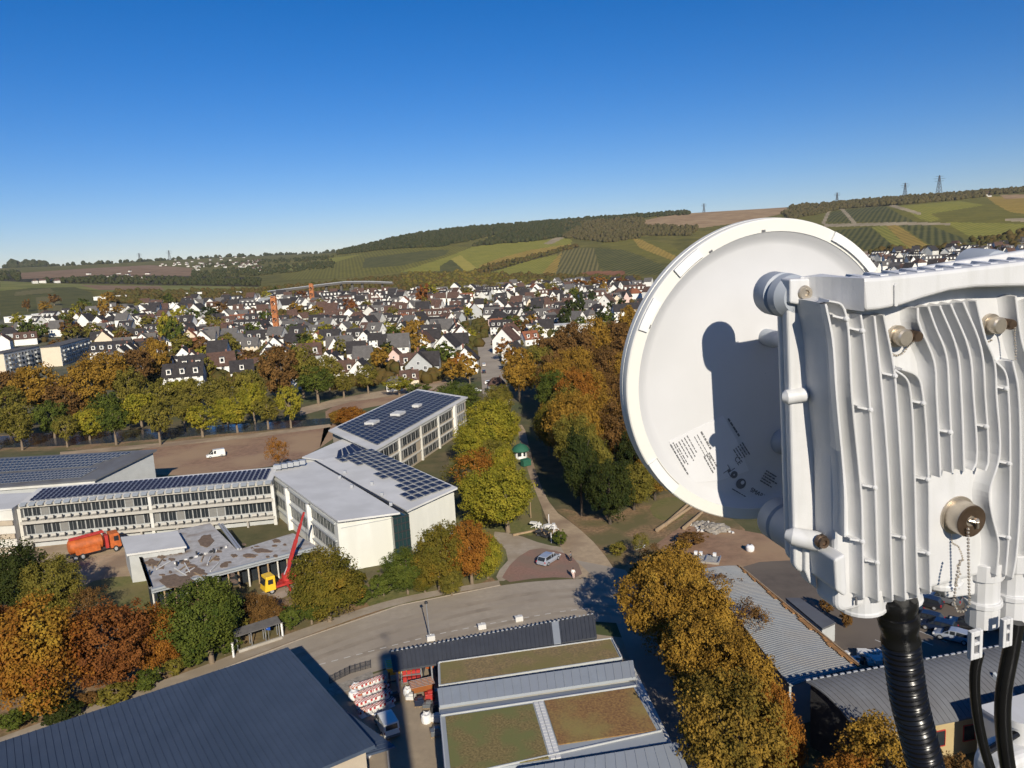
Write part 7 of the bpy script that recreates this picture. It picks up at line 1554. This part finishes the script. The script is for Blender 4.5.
# ---- radio unit
o = thing('radio_unit', 'white finned outdoor radio unit mounted behind the dish', 'radio unit', mat4=FO); ru = o
zT = OT-OF; zV = OV-OF; U0, V0 = LO(787,289,OF); _, VB = LO(797,575,OF); U1 = LO(1086,400,OT)[0]
def zplane(px, py, z): return LO(px, py, OF+z)
# back plate and flange
def rrect(u0, u1, v0, v1, r, n=6):
    p = []
    for (cx, cy, a0) in ((u1-r, v1-r, 0), (u0+r, v1-r, pi/2), (u0+r, v0+r, pi), (u1-r, v0+r, 3*pi/2)):
        for k in range(n+1): a = a0+pi/2*k/n; p.append((cx+r*math.cos(a), cy+r*math.sin(a)))
    return p
def plate(name, poly, z0, z1, m, bev=.0015): b = MB(); b.prism([(x, y, z0) for x, y in poly], (0, 0, z1-z0)); return b.build(name, m, o, local=True, bevel=bev, seg=3)
plate('rear_cover', rrect(U0+.002, U1-.002, VB+.006, V0-.004, .014), -.024, -.0142, PW2, .004)
plate('gasket', rrect(U0+.004, U1-.004, VB+.008, V0-.006, .013), -.0138, -.011, PG, .0)
plate('flange', rrect(U0, U1, VB, V0, .014), -.0108, 0, PW2, .003)
f1u, f1v = zplane(838, 330, zT)
bodyu = f1u+.005
plate('heat_sink_body', rrect(bodyu, U1-.004, zplane(870, 600, zT*.5)[1], V0-.012, .012), -.002, zT*.70, PW2, .006)
# fins: measured centre lines, thin plates with rounded feet
FINS = [[(826,304),(833,339),(837,395),(845,488),(845.5,537)],
 [(829,301),(841.5,304.5),(847,317.5),(852.5,398),(862,499),(863,541),(864,598)],
 [(861,314),(863.5,331),(869.6,398),(875.5,488),(877.7,558),(879,601)],
 [(874.8,316),(883,396),(889.7,488),(891.4,558),(893,600)],
 [(884,315),(894,366),(897,396),(903,499),(904.6,558),(906,599)],
 [(894,369),(907,379),(911.3,396),(916,512),(917,558),(918,596)],
 [(902,369),(918,376.6),(923.5,396),(929,477.5),(930,552),(931,592)],
 [(918,307.7),(919,322),(934.5,361),(937,396),(941,477.5)],
 [(928.6,306.6),(935.6,326),(946.6,354.7),(949.7,396),(953,473)],
 [(940,305.5),(957.5,350),(961.8,396),(964.5,471)],
 [(951,304),(969.5,350),(974,396),(976.8,462),(973,471)],
 [(963.6,302),(981.6,348),(985.7,396),(988.6,462),(986,471)],
 [(976.8,301),(986,339),(994.7,361),(997,396),(1000,455.6),(990,493),(992.5,515),(999,543),(997,575)],
 [(994.7,360),(1005.6,372),(1009,396),(1010.7,477),(1009,539),(1006,575)],
 [(1013,361),(1018.8,390),(1020.5,499),(1016.6,558),(1013,578)],
 [(1016,296),(1022,340),(1033,380),(1034,500),(1030,575)], [(1036,300),(1046,380),(1048,500),(1044,572)], [(1060,300),(1062,400),(1062,500),(1060,570)], [(1076,300),(1077,400),(1077,500),(1076,566)]]
for k, f in enumerate(FINS):
    f = [(f[0][0], f[0][1])]+list(f); f[0] = (2*f[1][0]-f[2][0], 2*f[1][1]-f[2][1]); ctl = f+[(2*f[-1][0]-f[-2][0], 2*f[-1][1]-f[-2][1])]; f2 = []
    for i_ in range(1, len(ctl)-2):
        p0_, p1_, p2_, p3_ = [Vector(q_) for q_ in ctl[i_-1:i_+3]]; n_s = 5
        t0_ = 0.0; t1_ = t0_+max(1e-3, (p1_-p0_).length**.5); t2_ = t1_+max(1e-3, (p2_-p1_).length**.5); t3_ = t2_+max(1e-3, (p3_-p2_).length**.5)
        for j_ in range(n_s):
            t_ = t1_+(t2_-t1_)*j_/n_s; a1 = p0_*((t1_-t_)/(t1_-t0_))+p1_*((t_-t0_)/(t1_-t0_)); a2_ = p1_*((t2_-t_)/(t2_-t1_))+p2_*((t_-t1_)/(t2_-t1_)); a3_ = p2_*((t3_-t_)/(t3_-t2_))+p3_*((t_-t2_)/(t3_-t2_))
            b1 = a1*((t2_-t_)/(t2_-t0_))+a2_*((t_-t0_)/(t2_-t0_)); b2_ = a2_*((t3_-t_)/(t3_-t1_))+a3_*((t_-t1_)/(t3_-t1_)); c_ = b1*((t2_-t_)/(t2_-t1_))+b2_*((t_-t1_)/(t2_-t1_)); f2.append((c_.x, c_.y))
    f = f2+[f[-1]]
    pts = [zplane(x, y, zT) for x, y in f]; b = MB(); hw = .0010; zb = 0.0 if k == 0 else zT*.69; FL = .0088
    n = len(pts); L_, R_ = [], []
    for i, p in enumerate(pts):
        q0, q1 = pts[max(i-1, 0)], pts[min(i+1, n-1)]; tx, ty = q1[0]-q0[0], q1[1]-q0[1]; l = math.hypot(tx, ty); nx, ny = -ty/l*hw, tx/l*hw; L_.append((p[0]-nx, p[1]-ny)); R_.append((p[0]+nx, p[1]+ny))
    for i in range(n-1):
        zt0 = zT if i or k > 1 else zT; lo = [(*L_[i], zb), (*R_[i], zb), (*R_[i+1], zb), (*L_[i+1], zb)]; e1 = zT
        w2 = 1.6 if k == 0 else 2.6
        def wide(P_, c): return (c[0]+(P_[0]-c[0])*w2, c[1]+(P_[1]-c[1])*w2, zb)
        if k == 0:
            ga, gb = zplane(813, 312, 0), zplane(817, 545, 0); ub = lambda v_: ga[0]+(gb[0]-ga[0])*(v_-ga[1])/(gb[1]-ga[1])
            P0, P1 = pts[i], pts[i+1]; secs = []
            for P_ in (P0, P1): secs.append([(ub(P_[1]), P_[1], -.001), (ub(P_[1])+.0015, P_[1], .0035), (P_[0]-.0022, P_[1], zT-.006), (P_[0]-hw, P_[1], zT-.0004), (P_[0]+hw, P_[1], zT), (P_[0]+hw*1.6, P_[1], zb)])
        else:
            secs = []
            FLk = FL if k > 1 else FL*.7
            for j_ in (i, i+1):
                q0, q1 = pts[max(j_-1, 0)], pts[min(j_+1, n-1)]; tx, ty = q1[0]-q0[0], q1[1]-q0[1]; l = math.hypot(tx, ty); nx, ny = ty/l, -tx/l
                if nx > 0: nx, ny = -nx, -ny
                c_ = pts[j_]; A_ = lambda d_, z_: (c_[0]+nx*d_, c_[1]+ny*d_, z_); dz_ = zT-zb
                secs.append([A_(FLk, zb), A_(FLk*.72, zb+dz_*.10), A_(FLk*.45, zb+dz_*.26), A_(FLk*.24, zb+dz_*.52), A_(hw*1.15, zT-.0006), A_(hw*.6, zT), A_(-hw*.8, zT), A_(-hw*1.6, zb)])
        m_ = len(secs[0]); b.add(secs[0]+secs[1], [[j_, j_+1, m_+j_+1, m_+j_] for j_ in range(m_-1)]+([list(range(m_))[::-1]] if i == 0 else [])+([[m_+j_ for j_ in range(m_)]] if i == n-2 else []), 0, True)
    # rounded foot
    if f[-1][1] > 560:
        p = pts[-1]; s = .012
        for i in range(4):
            a0, a1 = i/4, (i+1)/4; h0, h1 = zT*math.sqrt(max(0, 1-a0**2)), zT*math.sqrt(max(0.02, 1-a1**2)); b.hexa([(p[0]-hw, p[1]-s*a0, 0), (p[0]+hw, p[1]-s*a0, 0), (p[0]+hw, p[1]-s*a1, 0), (p[0]-hw, p[1]-s*a1, 0)], [(p[0]-hw, p[1]-s*a0, h0), (p[0]+hw, p[1]-s*a0, h0), (p[0]+hw, p[1]-s*a1, h1), (p[0]-hw, p[1]-s*a1, h1)])
    b.build('cooling_fin', PW2, o, local=True)
# slanted side wall under the first fin is closed by a full height plate
p0, p1 = zplane(826,304,zT), zplane(845.5,537,zT)
# casting bosses with bridging ribs
for (x, y) in ((847,319),(863,331),(895.6,376),(1007,389),(871,410),(875.5,488),(863,542),(904,538),(924,403.6),(928.6,480),(929,554),(951,432.7),(987,427),(1010,464),(1009,538),(877.6,563)):
    u, v = zplane(x, y, zT); b = MB(); b.lathe([(.0034, zT*.5), (.0027, zT-.0004), (.0018, zT+.0012), (.0001, zT+.0015)], (u, v, 0), 14); b.hexa([(u-.0125, v+.0035, zT*.5), (u, v-.001, zT*.5), (u, v+.001, zT*.5), (u-.0125, v+.0055, zT*.5)], [(u-.0125, v+.0035, zT*.93), (u, v-.001, zT*.96), (u, v+.001, zT*.96), (u-.0125, v+.0055, zT*.93)]); b.build('casting_boss', PW2, o, local=True)
# visor over the top
vis = [zplane(x, y, zV) for x, y in ((863,278),(880,277.5),(950,270),(1024,261.5),(1100,254),(1100,284),(1024,286.5),(978,287.5),(950,291),(922,299),(901,306),(880,310),(866,311.5))]
plate('visor', vis, zV-.024, zV, PW2, .0035)
lft = [zplane(x, y, zV*.5) for x, y in ((846,282),(863,279),(868,312),(850,318))]
b = MB()
u0, v1 = zplane(863,278,zV); _, v0 = zplane(864,311.5,zV)
for i in range(8):
    t0, t1 = i/8, (i+1)/8; s = .024
    g = lambda t: (u0-s*t+.001, zV*(1-t)**1.8*.99+.001)
    (ua, za), (ub, zb) = g(t0), g(t1); b.hexa([(ua, v0+.004*t0, 0), (ub, v0+.004*t1, 0), (ub, v1-.0005, 0), (ua, v1-.0005, 0)], [(ua, v0+.004*t0, za), (ub, v0+.004*t1, zb), (ub, v1-.0005, zb), (ua, v1-.0005, za)])
b.build('visor_side', PW2, o, local=True)
b = MB()
for k in range(12):
    x0 = 868+k*18.5; y0 = 278.5-(x0-866)*.107; u, v = zplane(x0, y0, zV); b.hexa([(u, v-.004, zV-.034), (u+.0085, v-.0045, zV-.034), (u+.0085, v-.0045, zV-.004), (u, v-.004, zV-.004)], [(u, v+.0018, zV-.030), (u+.0085, v+.0006, zV-.030), (u+.0085, v+.0002, zV-.008), (u, v+.0006, zV-.008)])
b.build('top_ribs', PW2, o, local=True)
u, v = zplane(895,295,zV); b = MB(); b.prism([(u+.0022*math.cos(a)*1.0, v+(.0085 if math.sin(a) > 0 else -.0085)+.0022*math.sin(a), zV-.001) for a in [2*pi*i/16 for i in range(16)]], (0, 0, .0030)); b.build('visor_mark', PW2, o, local=True, bevel=.0005)
# top left tab with screw, clips and lower lug
tab = [zplane(x, y, .004) for x, y in ((789,279),(820,278),(822,300),(806,306),(789,303))]; plate('corner_tab', tab, -.010, .006, PW2, .002)
def screw(px, py, z, r, m, name='screw'):
    u, v = zplane(px, py, z); q = MB(); q.lathe([(r*1.15, z-.004), (r*1.15, z), (r, z+.001), (r*.95, z+.0035), (r*.5, z+.0036), (r*.42, z+.0015), (.0001, z+.0014)], (u, v, 0), 20); return q.build(name, m, o, local=True)
screw(804.5,293,.006,.0066,SIL)
u, v = zplane(795,396,.0); b = MB(); b.tube([(u-.012, v, -.004), (u-.009, v, -.002), (u+.010, v, .001), (u+.013, v, 0)], [.004, .0075, .0075, .004], 14); b.build('clip', PW2, o, local=True)
u, v = zplane(795,537,.004); u2, v2 = zplane(820,541.5,.018); b = MB(); b.tube([(u-.006, v+.001, -.004), (u-.001, v, .001), (u2-.004, v2, .014), (u2, v2-.0005, .018)], [.005, .0095, .0105, .0098], 18); b.build('lug', PW2, o, local=True); screw(822.5,542,.0275,.0062,BRZ)
b = MB(); e0 = zplane(829,549,.014); e1 = zplane(842,560,.036); b.beam((*e0, .008), (*e1, .034), .012, .012); b.build('lug_rib', PW2, o, local=True, bevel=.003)
ft = [zplane(x, y, zT) for x, y in ((836,561),(847,555),(849,594),(846,598),(838,592)) ]; plate('corner_foot', ft, 0.0, zT-.002, PW2, .004)
fl = [zplane(x, y, .002) for x, y in ((803,545),(813,549),(815,588),(808,582),(803,570))]; plate('flange_foot', fl, -.010, .006, PW2, .002)
# sockets
def chain(pts, r, name='bead_chain', m=SIL, n=60):
    q = MB(); pts = [Vector(p) for p in pts]; ls = [(b_-a_).length for a_, b_ in zip(pts, pts[1:])]; tot = sum(ls); k = int(tot/(r*2.45))
    for i in range(k+1):
        t = tot*i/k; j = 0
        while j < len(ls)-1 and t > ls[j]: t -= ls[j]; j += 1
        q.ball(pts[j].lerp(pts[j+1], min(1, t/ls[j])), r, 6)
    return q.build(name, m, o, local=True, smooth=True)
def socket(px, py, tx, ty):
    pl = [zplane(x, y, zT*.6) for x, y in ((px-17, py-20), (px+8, py-24), (px+14, py+8), (px+2, py+30), (px-8, py+30), (px-15, py+6))]; plate('socket_pad', pl, 0, zT*.62, PW2, .002)
    u, v = zplane(px-3, py, zT*.85); q = MB(); q.lathe([(.0108, zT*.60), (.0108, zT*.78), (.0080, zT*.78), (.0078, zT*.86), (.0085, zT*.86), (.0085, zT*.97), (.0070, zT*1.0), (.0001, zT*1.0)], (u, v, 0), 20); s = q.build('socket', SIL, o, local=True)
    cx, cy = u+.0125, v-.0005; q = MB(); q.lathe([(.0001, zT*1.04), (.0045, zT*1.04), (.0054, zT*1.0), (.0054, zT*.70), (.0001, zT*.70)], (cx, cy, 0), 16); q.build('socket_cap', BRZ, o, local=True)
    return u, v
u, v = socket(904,337,0,0); chain([(u-.010, v-.004, zT*.8), (u-.008, v-.014, zT*.72), (u, v-.020, zT*.72), (u+.007, v-.018, zT*.75), (u+.010, v-.012, zT*.8), (u+.0115, v-.004, zT*.95)], .0011)
u, v = socket(998,325,0,0); chain([(u+.0115, v-.003, zT*1.1), (u+.014, v-.012, zT*1.05), (u+.016, v-.025, zT*1.05), (u+.0165, v-.036, zT*1.05)], .0011); chain([(u-.008, v-.014, zT*.72), (u-.003, v-.019, zT*.72), (u+.003, v-.017, zT*.72)], .0011)
pl = [zplane(x, y, zT*.55) for x, y in ((940,478),(957,470),(974,472),(993,474),(986,494),(988,520),(996,545),(994,592),(945,598),(938,560),(932,520))]; plate('socket_pad', pl, 0, zT*.60, PW2, .003)
u, v = zplane(953,513,zT*.6); q = MB(); q.lathe([(.0215, zT*.60), (.0210, zT*.74), (.0178, zT*.74), (.0178, zT*1.04), (.0172, zT*1.07), (.0001, zT*1.07)], (u, v, 0), 40); q.build('large_socket', SIL, o, local=True)
q = MB(); q.lathe([(.0174, zT*1.072), (.0170, zT*1.10), (.0060, zT*1.08), (.0048, zT*1.05), (.0001, zT*1.05)], (u, v, 0), 40); cp = q.build('large_socket_cap', BRZ, o, local=True); q = MB(); q.tube([(u-.004, v+.002, zT*1.09), (u+.003, v+.0005, zT*1.18), (u+.005, v-.007, zT*1.14)], .0017, 8); q.ball((u+.003, v+.001, zT*1.14), .0035, 8); q.build('cap_ring', SIL, cp, local=True)
z6 = zT*1.16; c1 = [(*zplane(x, y, z6), z6) for x, y in ((968,529),(968.5,560),(969,590),(969.5,603),(965,611),(958,612),(954,604),(955,590),(957,574),(960,561))]; chain(c1, .0016)
z5 = zT*.70; c2 = [(*zplane(x, y, z5), z5) for x, y in ((951,535),(952,543),(958,546),(961,553),(963,560))]; chain(c2, .0012); c3 = [(*zplane(x, y, z5), z5) for x, y in ((962,560),(957,566),(960,574),(955,582),(958,588))]; chain(c3, .0015); screw(960,560,zT*.62,.0055,BRZ)
u, v = zplane(945,487,zT*.6); q = MB(); q.box((u, v, zT*.62), (.007, .0028, .003), -.5); q.build('pin', BRZ, o, local=True)
# ---- fittings under the unit
def vcyl(px, py, z, prof, name, m, n=24, par=None):
    """turned part whose axis runs down the unit; prof = (radius, distance below the point)"""
    u, v = LO(px, py, OF+z); q = MB(); rr = []
    for (r, h) in prof: rr.append((u, v-h, z, r))
    q.tube([(a[0], a[1], a[2]) for a in rr], [a[3] for a in rr], n, sm=False); return q.build(name, m, par or o, local=True, bevel=.0008 if n < 40 else 0)
zc_ = .014
vcyl(861,592,zc_,[(.0255,-.012),(.0255,.012),(.0265,.0125),(.0265,.016),(.020,.019)],'blind_plug',PW2); u, v = LO(856,601,OF+zc_+.026); b = MB(); b.box((u, v, zc_+.0262), (.0022, .009, .0015)); b.build('plug_notch', INK, o, local=True)
vcyl(897,586,zc_,[(.0250,-.012),(.0250,.010),(.0262,.011),(.0262,.0145),(.019,.016)],'collar',PW2)
vcyl(941,572,zc_,[(.021,-.01),(.021,.006),(.0225,.007),(.0225,.012),(.015,.013)],'blind_plug',PW2)
for (x, y, k) in ((984,566,1.0), (1014,556,1.06)):
    g = [(.0200,-.010),(.0200,.012),(.0165,.0122),(.0165,.042),(.0195,.0422),(.0195,.049),(.0172,.0492),(.0172,.076),(.012,.0765)]
    vcyl(x, y, zc_+.012, [(r*k, h*k*.93) for r, h in g], 'cable_gland', PW2, 14)
# ---- cables: things of their own, hanging from the unit
def cable(pts, r, name, label, cat, m=BLK, corr=0, z=.03, n=14):
    P3 = [FO @ Vector((*LO(x, y, OF+zz), zz)) for x, y, zz in pts]
    t = []
    for i in range(len(P3)-1):
        a_, b_, c_, d_ = P3[max(i-1, 0)], P3[i], P3[i+1], P3[min(i+2, len(P3)-1)]
        for k in range(24): f = k/24; t.append(.5*((2*b_)+(c_-a_)*f+(2*a_-5*b_+4*c_-d_)*f*f+(3*b_-a_-3*c_+d_)*f**3))
    t.append(P3[-1]); o_ = thing(name, label, cat, tuple(t[0])); 
    if corr:
        s = [0]; 
        for a_, b_ in zip(t, t[1:]): s.append(s[-1]+(b_-a_).length)
        tot = s[-1]; q, rr = [], []; kk = int(tot/.0011)
        for i in range(kk+1):
            d_ = tot*i/kk; j = max(0, min(len(t)-2, int(np.searchsorted(s, d_))-1)); q.append(t[j].lerp(t[j+1], (d_-s[j])/max(1e-9, s[j+1]-s[j])))
            x = d_/tot
            if d_ < corr: rr.append(r*1.04+.0010*math.sin(d_*260)+(.0016 if abs(d_-corr*.42) < .004 else 0))
            else: rr.append(r+.0011*math.sin(2*pi*d_/.0062))
        b_ = MB(); b_.tube(q, rr, 26)
    else: b_ = MB(); b_.tube(t, r, n)
    b_.build('sheath', m, o_); return o_, t
cable([(897,598,.03),(899,625,.031),(903,660,.033),(909,700,.036),(919,740,.04),(932,790,.046),(950,850,.055)], .0190, 'conduit', 'thick black corrugated conduit hanging from the radio unit', 'conduit', corr=.052)
c1_, t_ = cable([(979,652,.044),(975,672,.044),(975.5,700,.045),(981,735,.047),(991,770,.05),(1012,830,.055)], .0055, 'cable', 'thinner black cable hanging from the left gland of the unit', 'cable')
c2_, t_ = cable([(1016,622,.044),(1011,650,.044),(1004,690,.046),(1003,725,.048),(1008,768,.05),(1020,830,.055)], .0085, 'cable', 'thicker black cable hanging from the right gland of the unit', 'cable')
def cabletag(px, py, z, w_, h, label):
    u, v = LO(px, py, OF+z); m4 = FO @ Matrix.Translation((u, v, z)); o_ = thing('cable_tag', label, 'cable tag', mat4=m4); b_ = MB(); t_ = .004
    b_.box((-w_/2+t_/2, 0, 0), (t_, h, .006)); b_.box((w_/2-t_/2, 0, 0), (t_, h, .006)); b_.box((0, h/2-t_*.8, 0), (w_-2*t_, t_*1.6, .006)); b_.box((0, -h/2+t_*.8, 0), (w_-2*t_, t_*1.6, .006)); b_.box((0, h*.05, 0), (w_-2*t_, t_, .006)); b_.build('holder', PW2, o_, local=True, bevel=.0008); b_ = MB(); b_.box((0, -h*.22, -.001), (w_-2*t_, h*.3, .003)); b_.build('insert', INK, o_, local=True)
cabletag(975,644,.058,.0150,.034,'white plastic tag on the thinner cable'); cabletag(1006,632,.058,.0125,.034,'white plastic tag on the thicker cable')
# ---- bracket behind the unit and the pole that carries both (outside the frame on the right)
m4 = FO @ Matrix.Translation((LO(982,262,OF-.14)[0], LO(982,262,OF-.14)[1], -.14)); o = thing('clamp_bracket', 'round grey blue clamp behind the top edge of the radio unit', 'bracket', mat4=m4)
b = MB(); b.lathe([(.001, .03), (.018, .028), (.024, .022), (.0255, .012), (.0255, -.02), (.001, -.02)], (0, -.009, 0), 32); b.build('clamp_body', PG, o, local=True, smooth=True); b = MB(); b.box((.06, -.03, -.03), (.14, .03, .05)); b.build('clamp_arm', PG, o, local=True, bevel=.004)
pp = CAMP+ray(1120, 400)*1.25; o = thing('mounting_pole', 'steel pole carrying dish and radio unit', 'pole', (pp.x, pp.y, 48.0)); b = MB(); b.tube([(pp.x, pp.y, 48.55), (pp.x, pp.y, 50.25)], .04, 20); b.build('tube', M['steel'], o); b = MB(); b.beam((pp.x, pp.y, 48.62), (.6, -1.6, 48.62), .08); b.build('outrigger', M['steel'], o)
# ---- a second, lower radio unit at the bottom right corner
c = CAMP+ray(1042, 770)*0.98; m4 = FO.copy(); m4.translation = c; o = thing('lower_radio_unit', 'lower white radio unit cut off at the bottom right corner', 'radio unit', mat4=m4)
b = MB(); b.prism([(x, y, -.05) for x, y in rrect(-.062, .2, -.25, .028, .03)], (0, 0, .05)); b.build('housing', PW2, o, local=True, bevel=.012, seg=4)
b = MB(); b.prism([(x, y, 0) for x, y in rrect(-.045, .17, -.22, .012, .03)], (0, 0, .012)); b.build('front_cover', PW2, o, local=True, bevel=.006, seg=3)
b = MB(); b.lathe([(.030, .010), (.030, .018), (.024, .020), (.022, .014), (.0001, .013)], (.0, -.025, 0), 32); b.build('round_cover', PW2, o, local=True)
b = MB(); b.tube([(-.005, .026, -.03), (-.005, .050, -.03), (-.005, .052, -.03), (-.005, .062, -.03)], [.016, .016, .019, .018], 24); b.build('cable_entry', PW2, o, local=True)
b = MB(); b.tube([(-.055, .012, 0), (-.055, .012, .012)], .007, 14); b.build('screw', SIL, o, local=True)
b = MB(); b.tube([(-.07, .032, -.02), (-.01, .044, -.024)], .005, 10); b.build('earth_strap', BLK, o, local=True)
# ================================================================== one label per house and per tree: look first, then where it stands
def ordn(n):
    return {1: 'first', 2: 'second', 3: 'third'}.get(n, '%d%s' % (n, 'th' if 10 <= n % 100 <= 20 else {1: 'st', 2: 'nd', 3: 'rd'}.get(n % 10, 'th')))
bpy.context.view_layer.update()
def zone(x, y):
    if x > 760: return 'below the right vineyards'
    col = 'behind apartment blocks' if x < 95 else 'near tall yellow tree' if x < 200 else 'left of orange mast' if x < 272 else 'right of orange mast' if x < 345 else 'left of street' if x < 430 else 'beside street' if x < 530 else 'behind golden wood'
    row = 'far row' if y < 318 else 'middle row' if y < 345 else 'front row'
    return row+' '+col
KN = {'cottage': 'small', 'gable': 'steep gabled', 'long': 'long', 'hip': 'hip roofed', 'tall': 'tall', 'terrace': 'terraced', 'cross': 'cross gabled', 'annexed': 'annexed'}
fam = {}
for (o, kd, wm, rm) in HOUSES:
    x, y, w_ = proj(o.location); roof = {'slate': 'slate', 'brown_tile': 'brown', 'red_tile': 'rusty red', 'grey_tile': 'grey'}[rm]
    fam.setdefault('%s %s house, %s roof, %s' % (KN[kd], WC[wm], roof, zone(x, y)), []).append((x, o))
for k, lst in fam.items():
    lst.sort(key=lambda t: t[0])
    for i, (x, o) in enumerate(lst): o['label'] = k if len(lst) == 1 else k+', %s from left' % ordn(i+1)
fam = {}
for (o, lf, fm) in REG_T:
    x, y, w_ = proj(o.location)
    kind = {'gold': 'golden brown', 'brown': 'brown', 'orange': 'orange', 'rust': 'rust red', 'yellowgreen': 'yellow green', 'olive': 'olive', 'green': 'green', 'dark': 'dark green', 'greenorange': 'green and orange', 'orangeyellow': 'orange yellow'}[lf]
    if fm == 'row': s = '%s tree with bare trunk in the river row' % kind
    elif fm == 'line2': s = '%s tree in the belt between river and houses' % kind
    elif fm == 'town': s = '%s tree among houses %s' % (kind, zone(x, y))
    else: s = '%s tree of the wood, %s' % (kind, 'front rank by the path' if y > 480 else 'lower middle rank' if y > 428 else 'upper middle rank' if y > 390 else 'rear rank')
    fam.setdefault(s, []).append((x, o))
for k, lst in fam.items():
    lst.sort(key=lambda t: t[0])
    for i, (x, o) in enumerate(lst): o['label'] = k if len(lst) == 1 else k+', %s from left' % ordn(i+1)
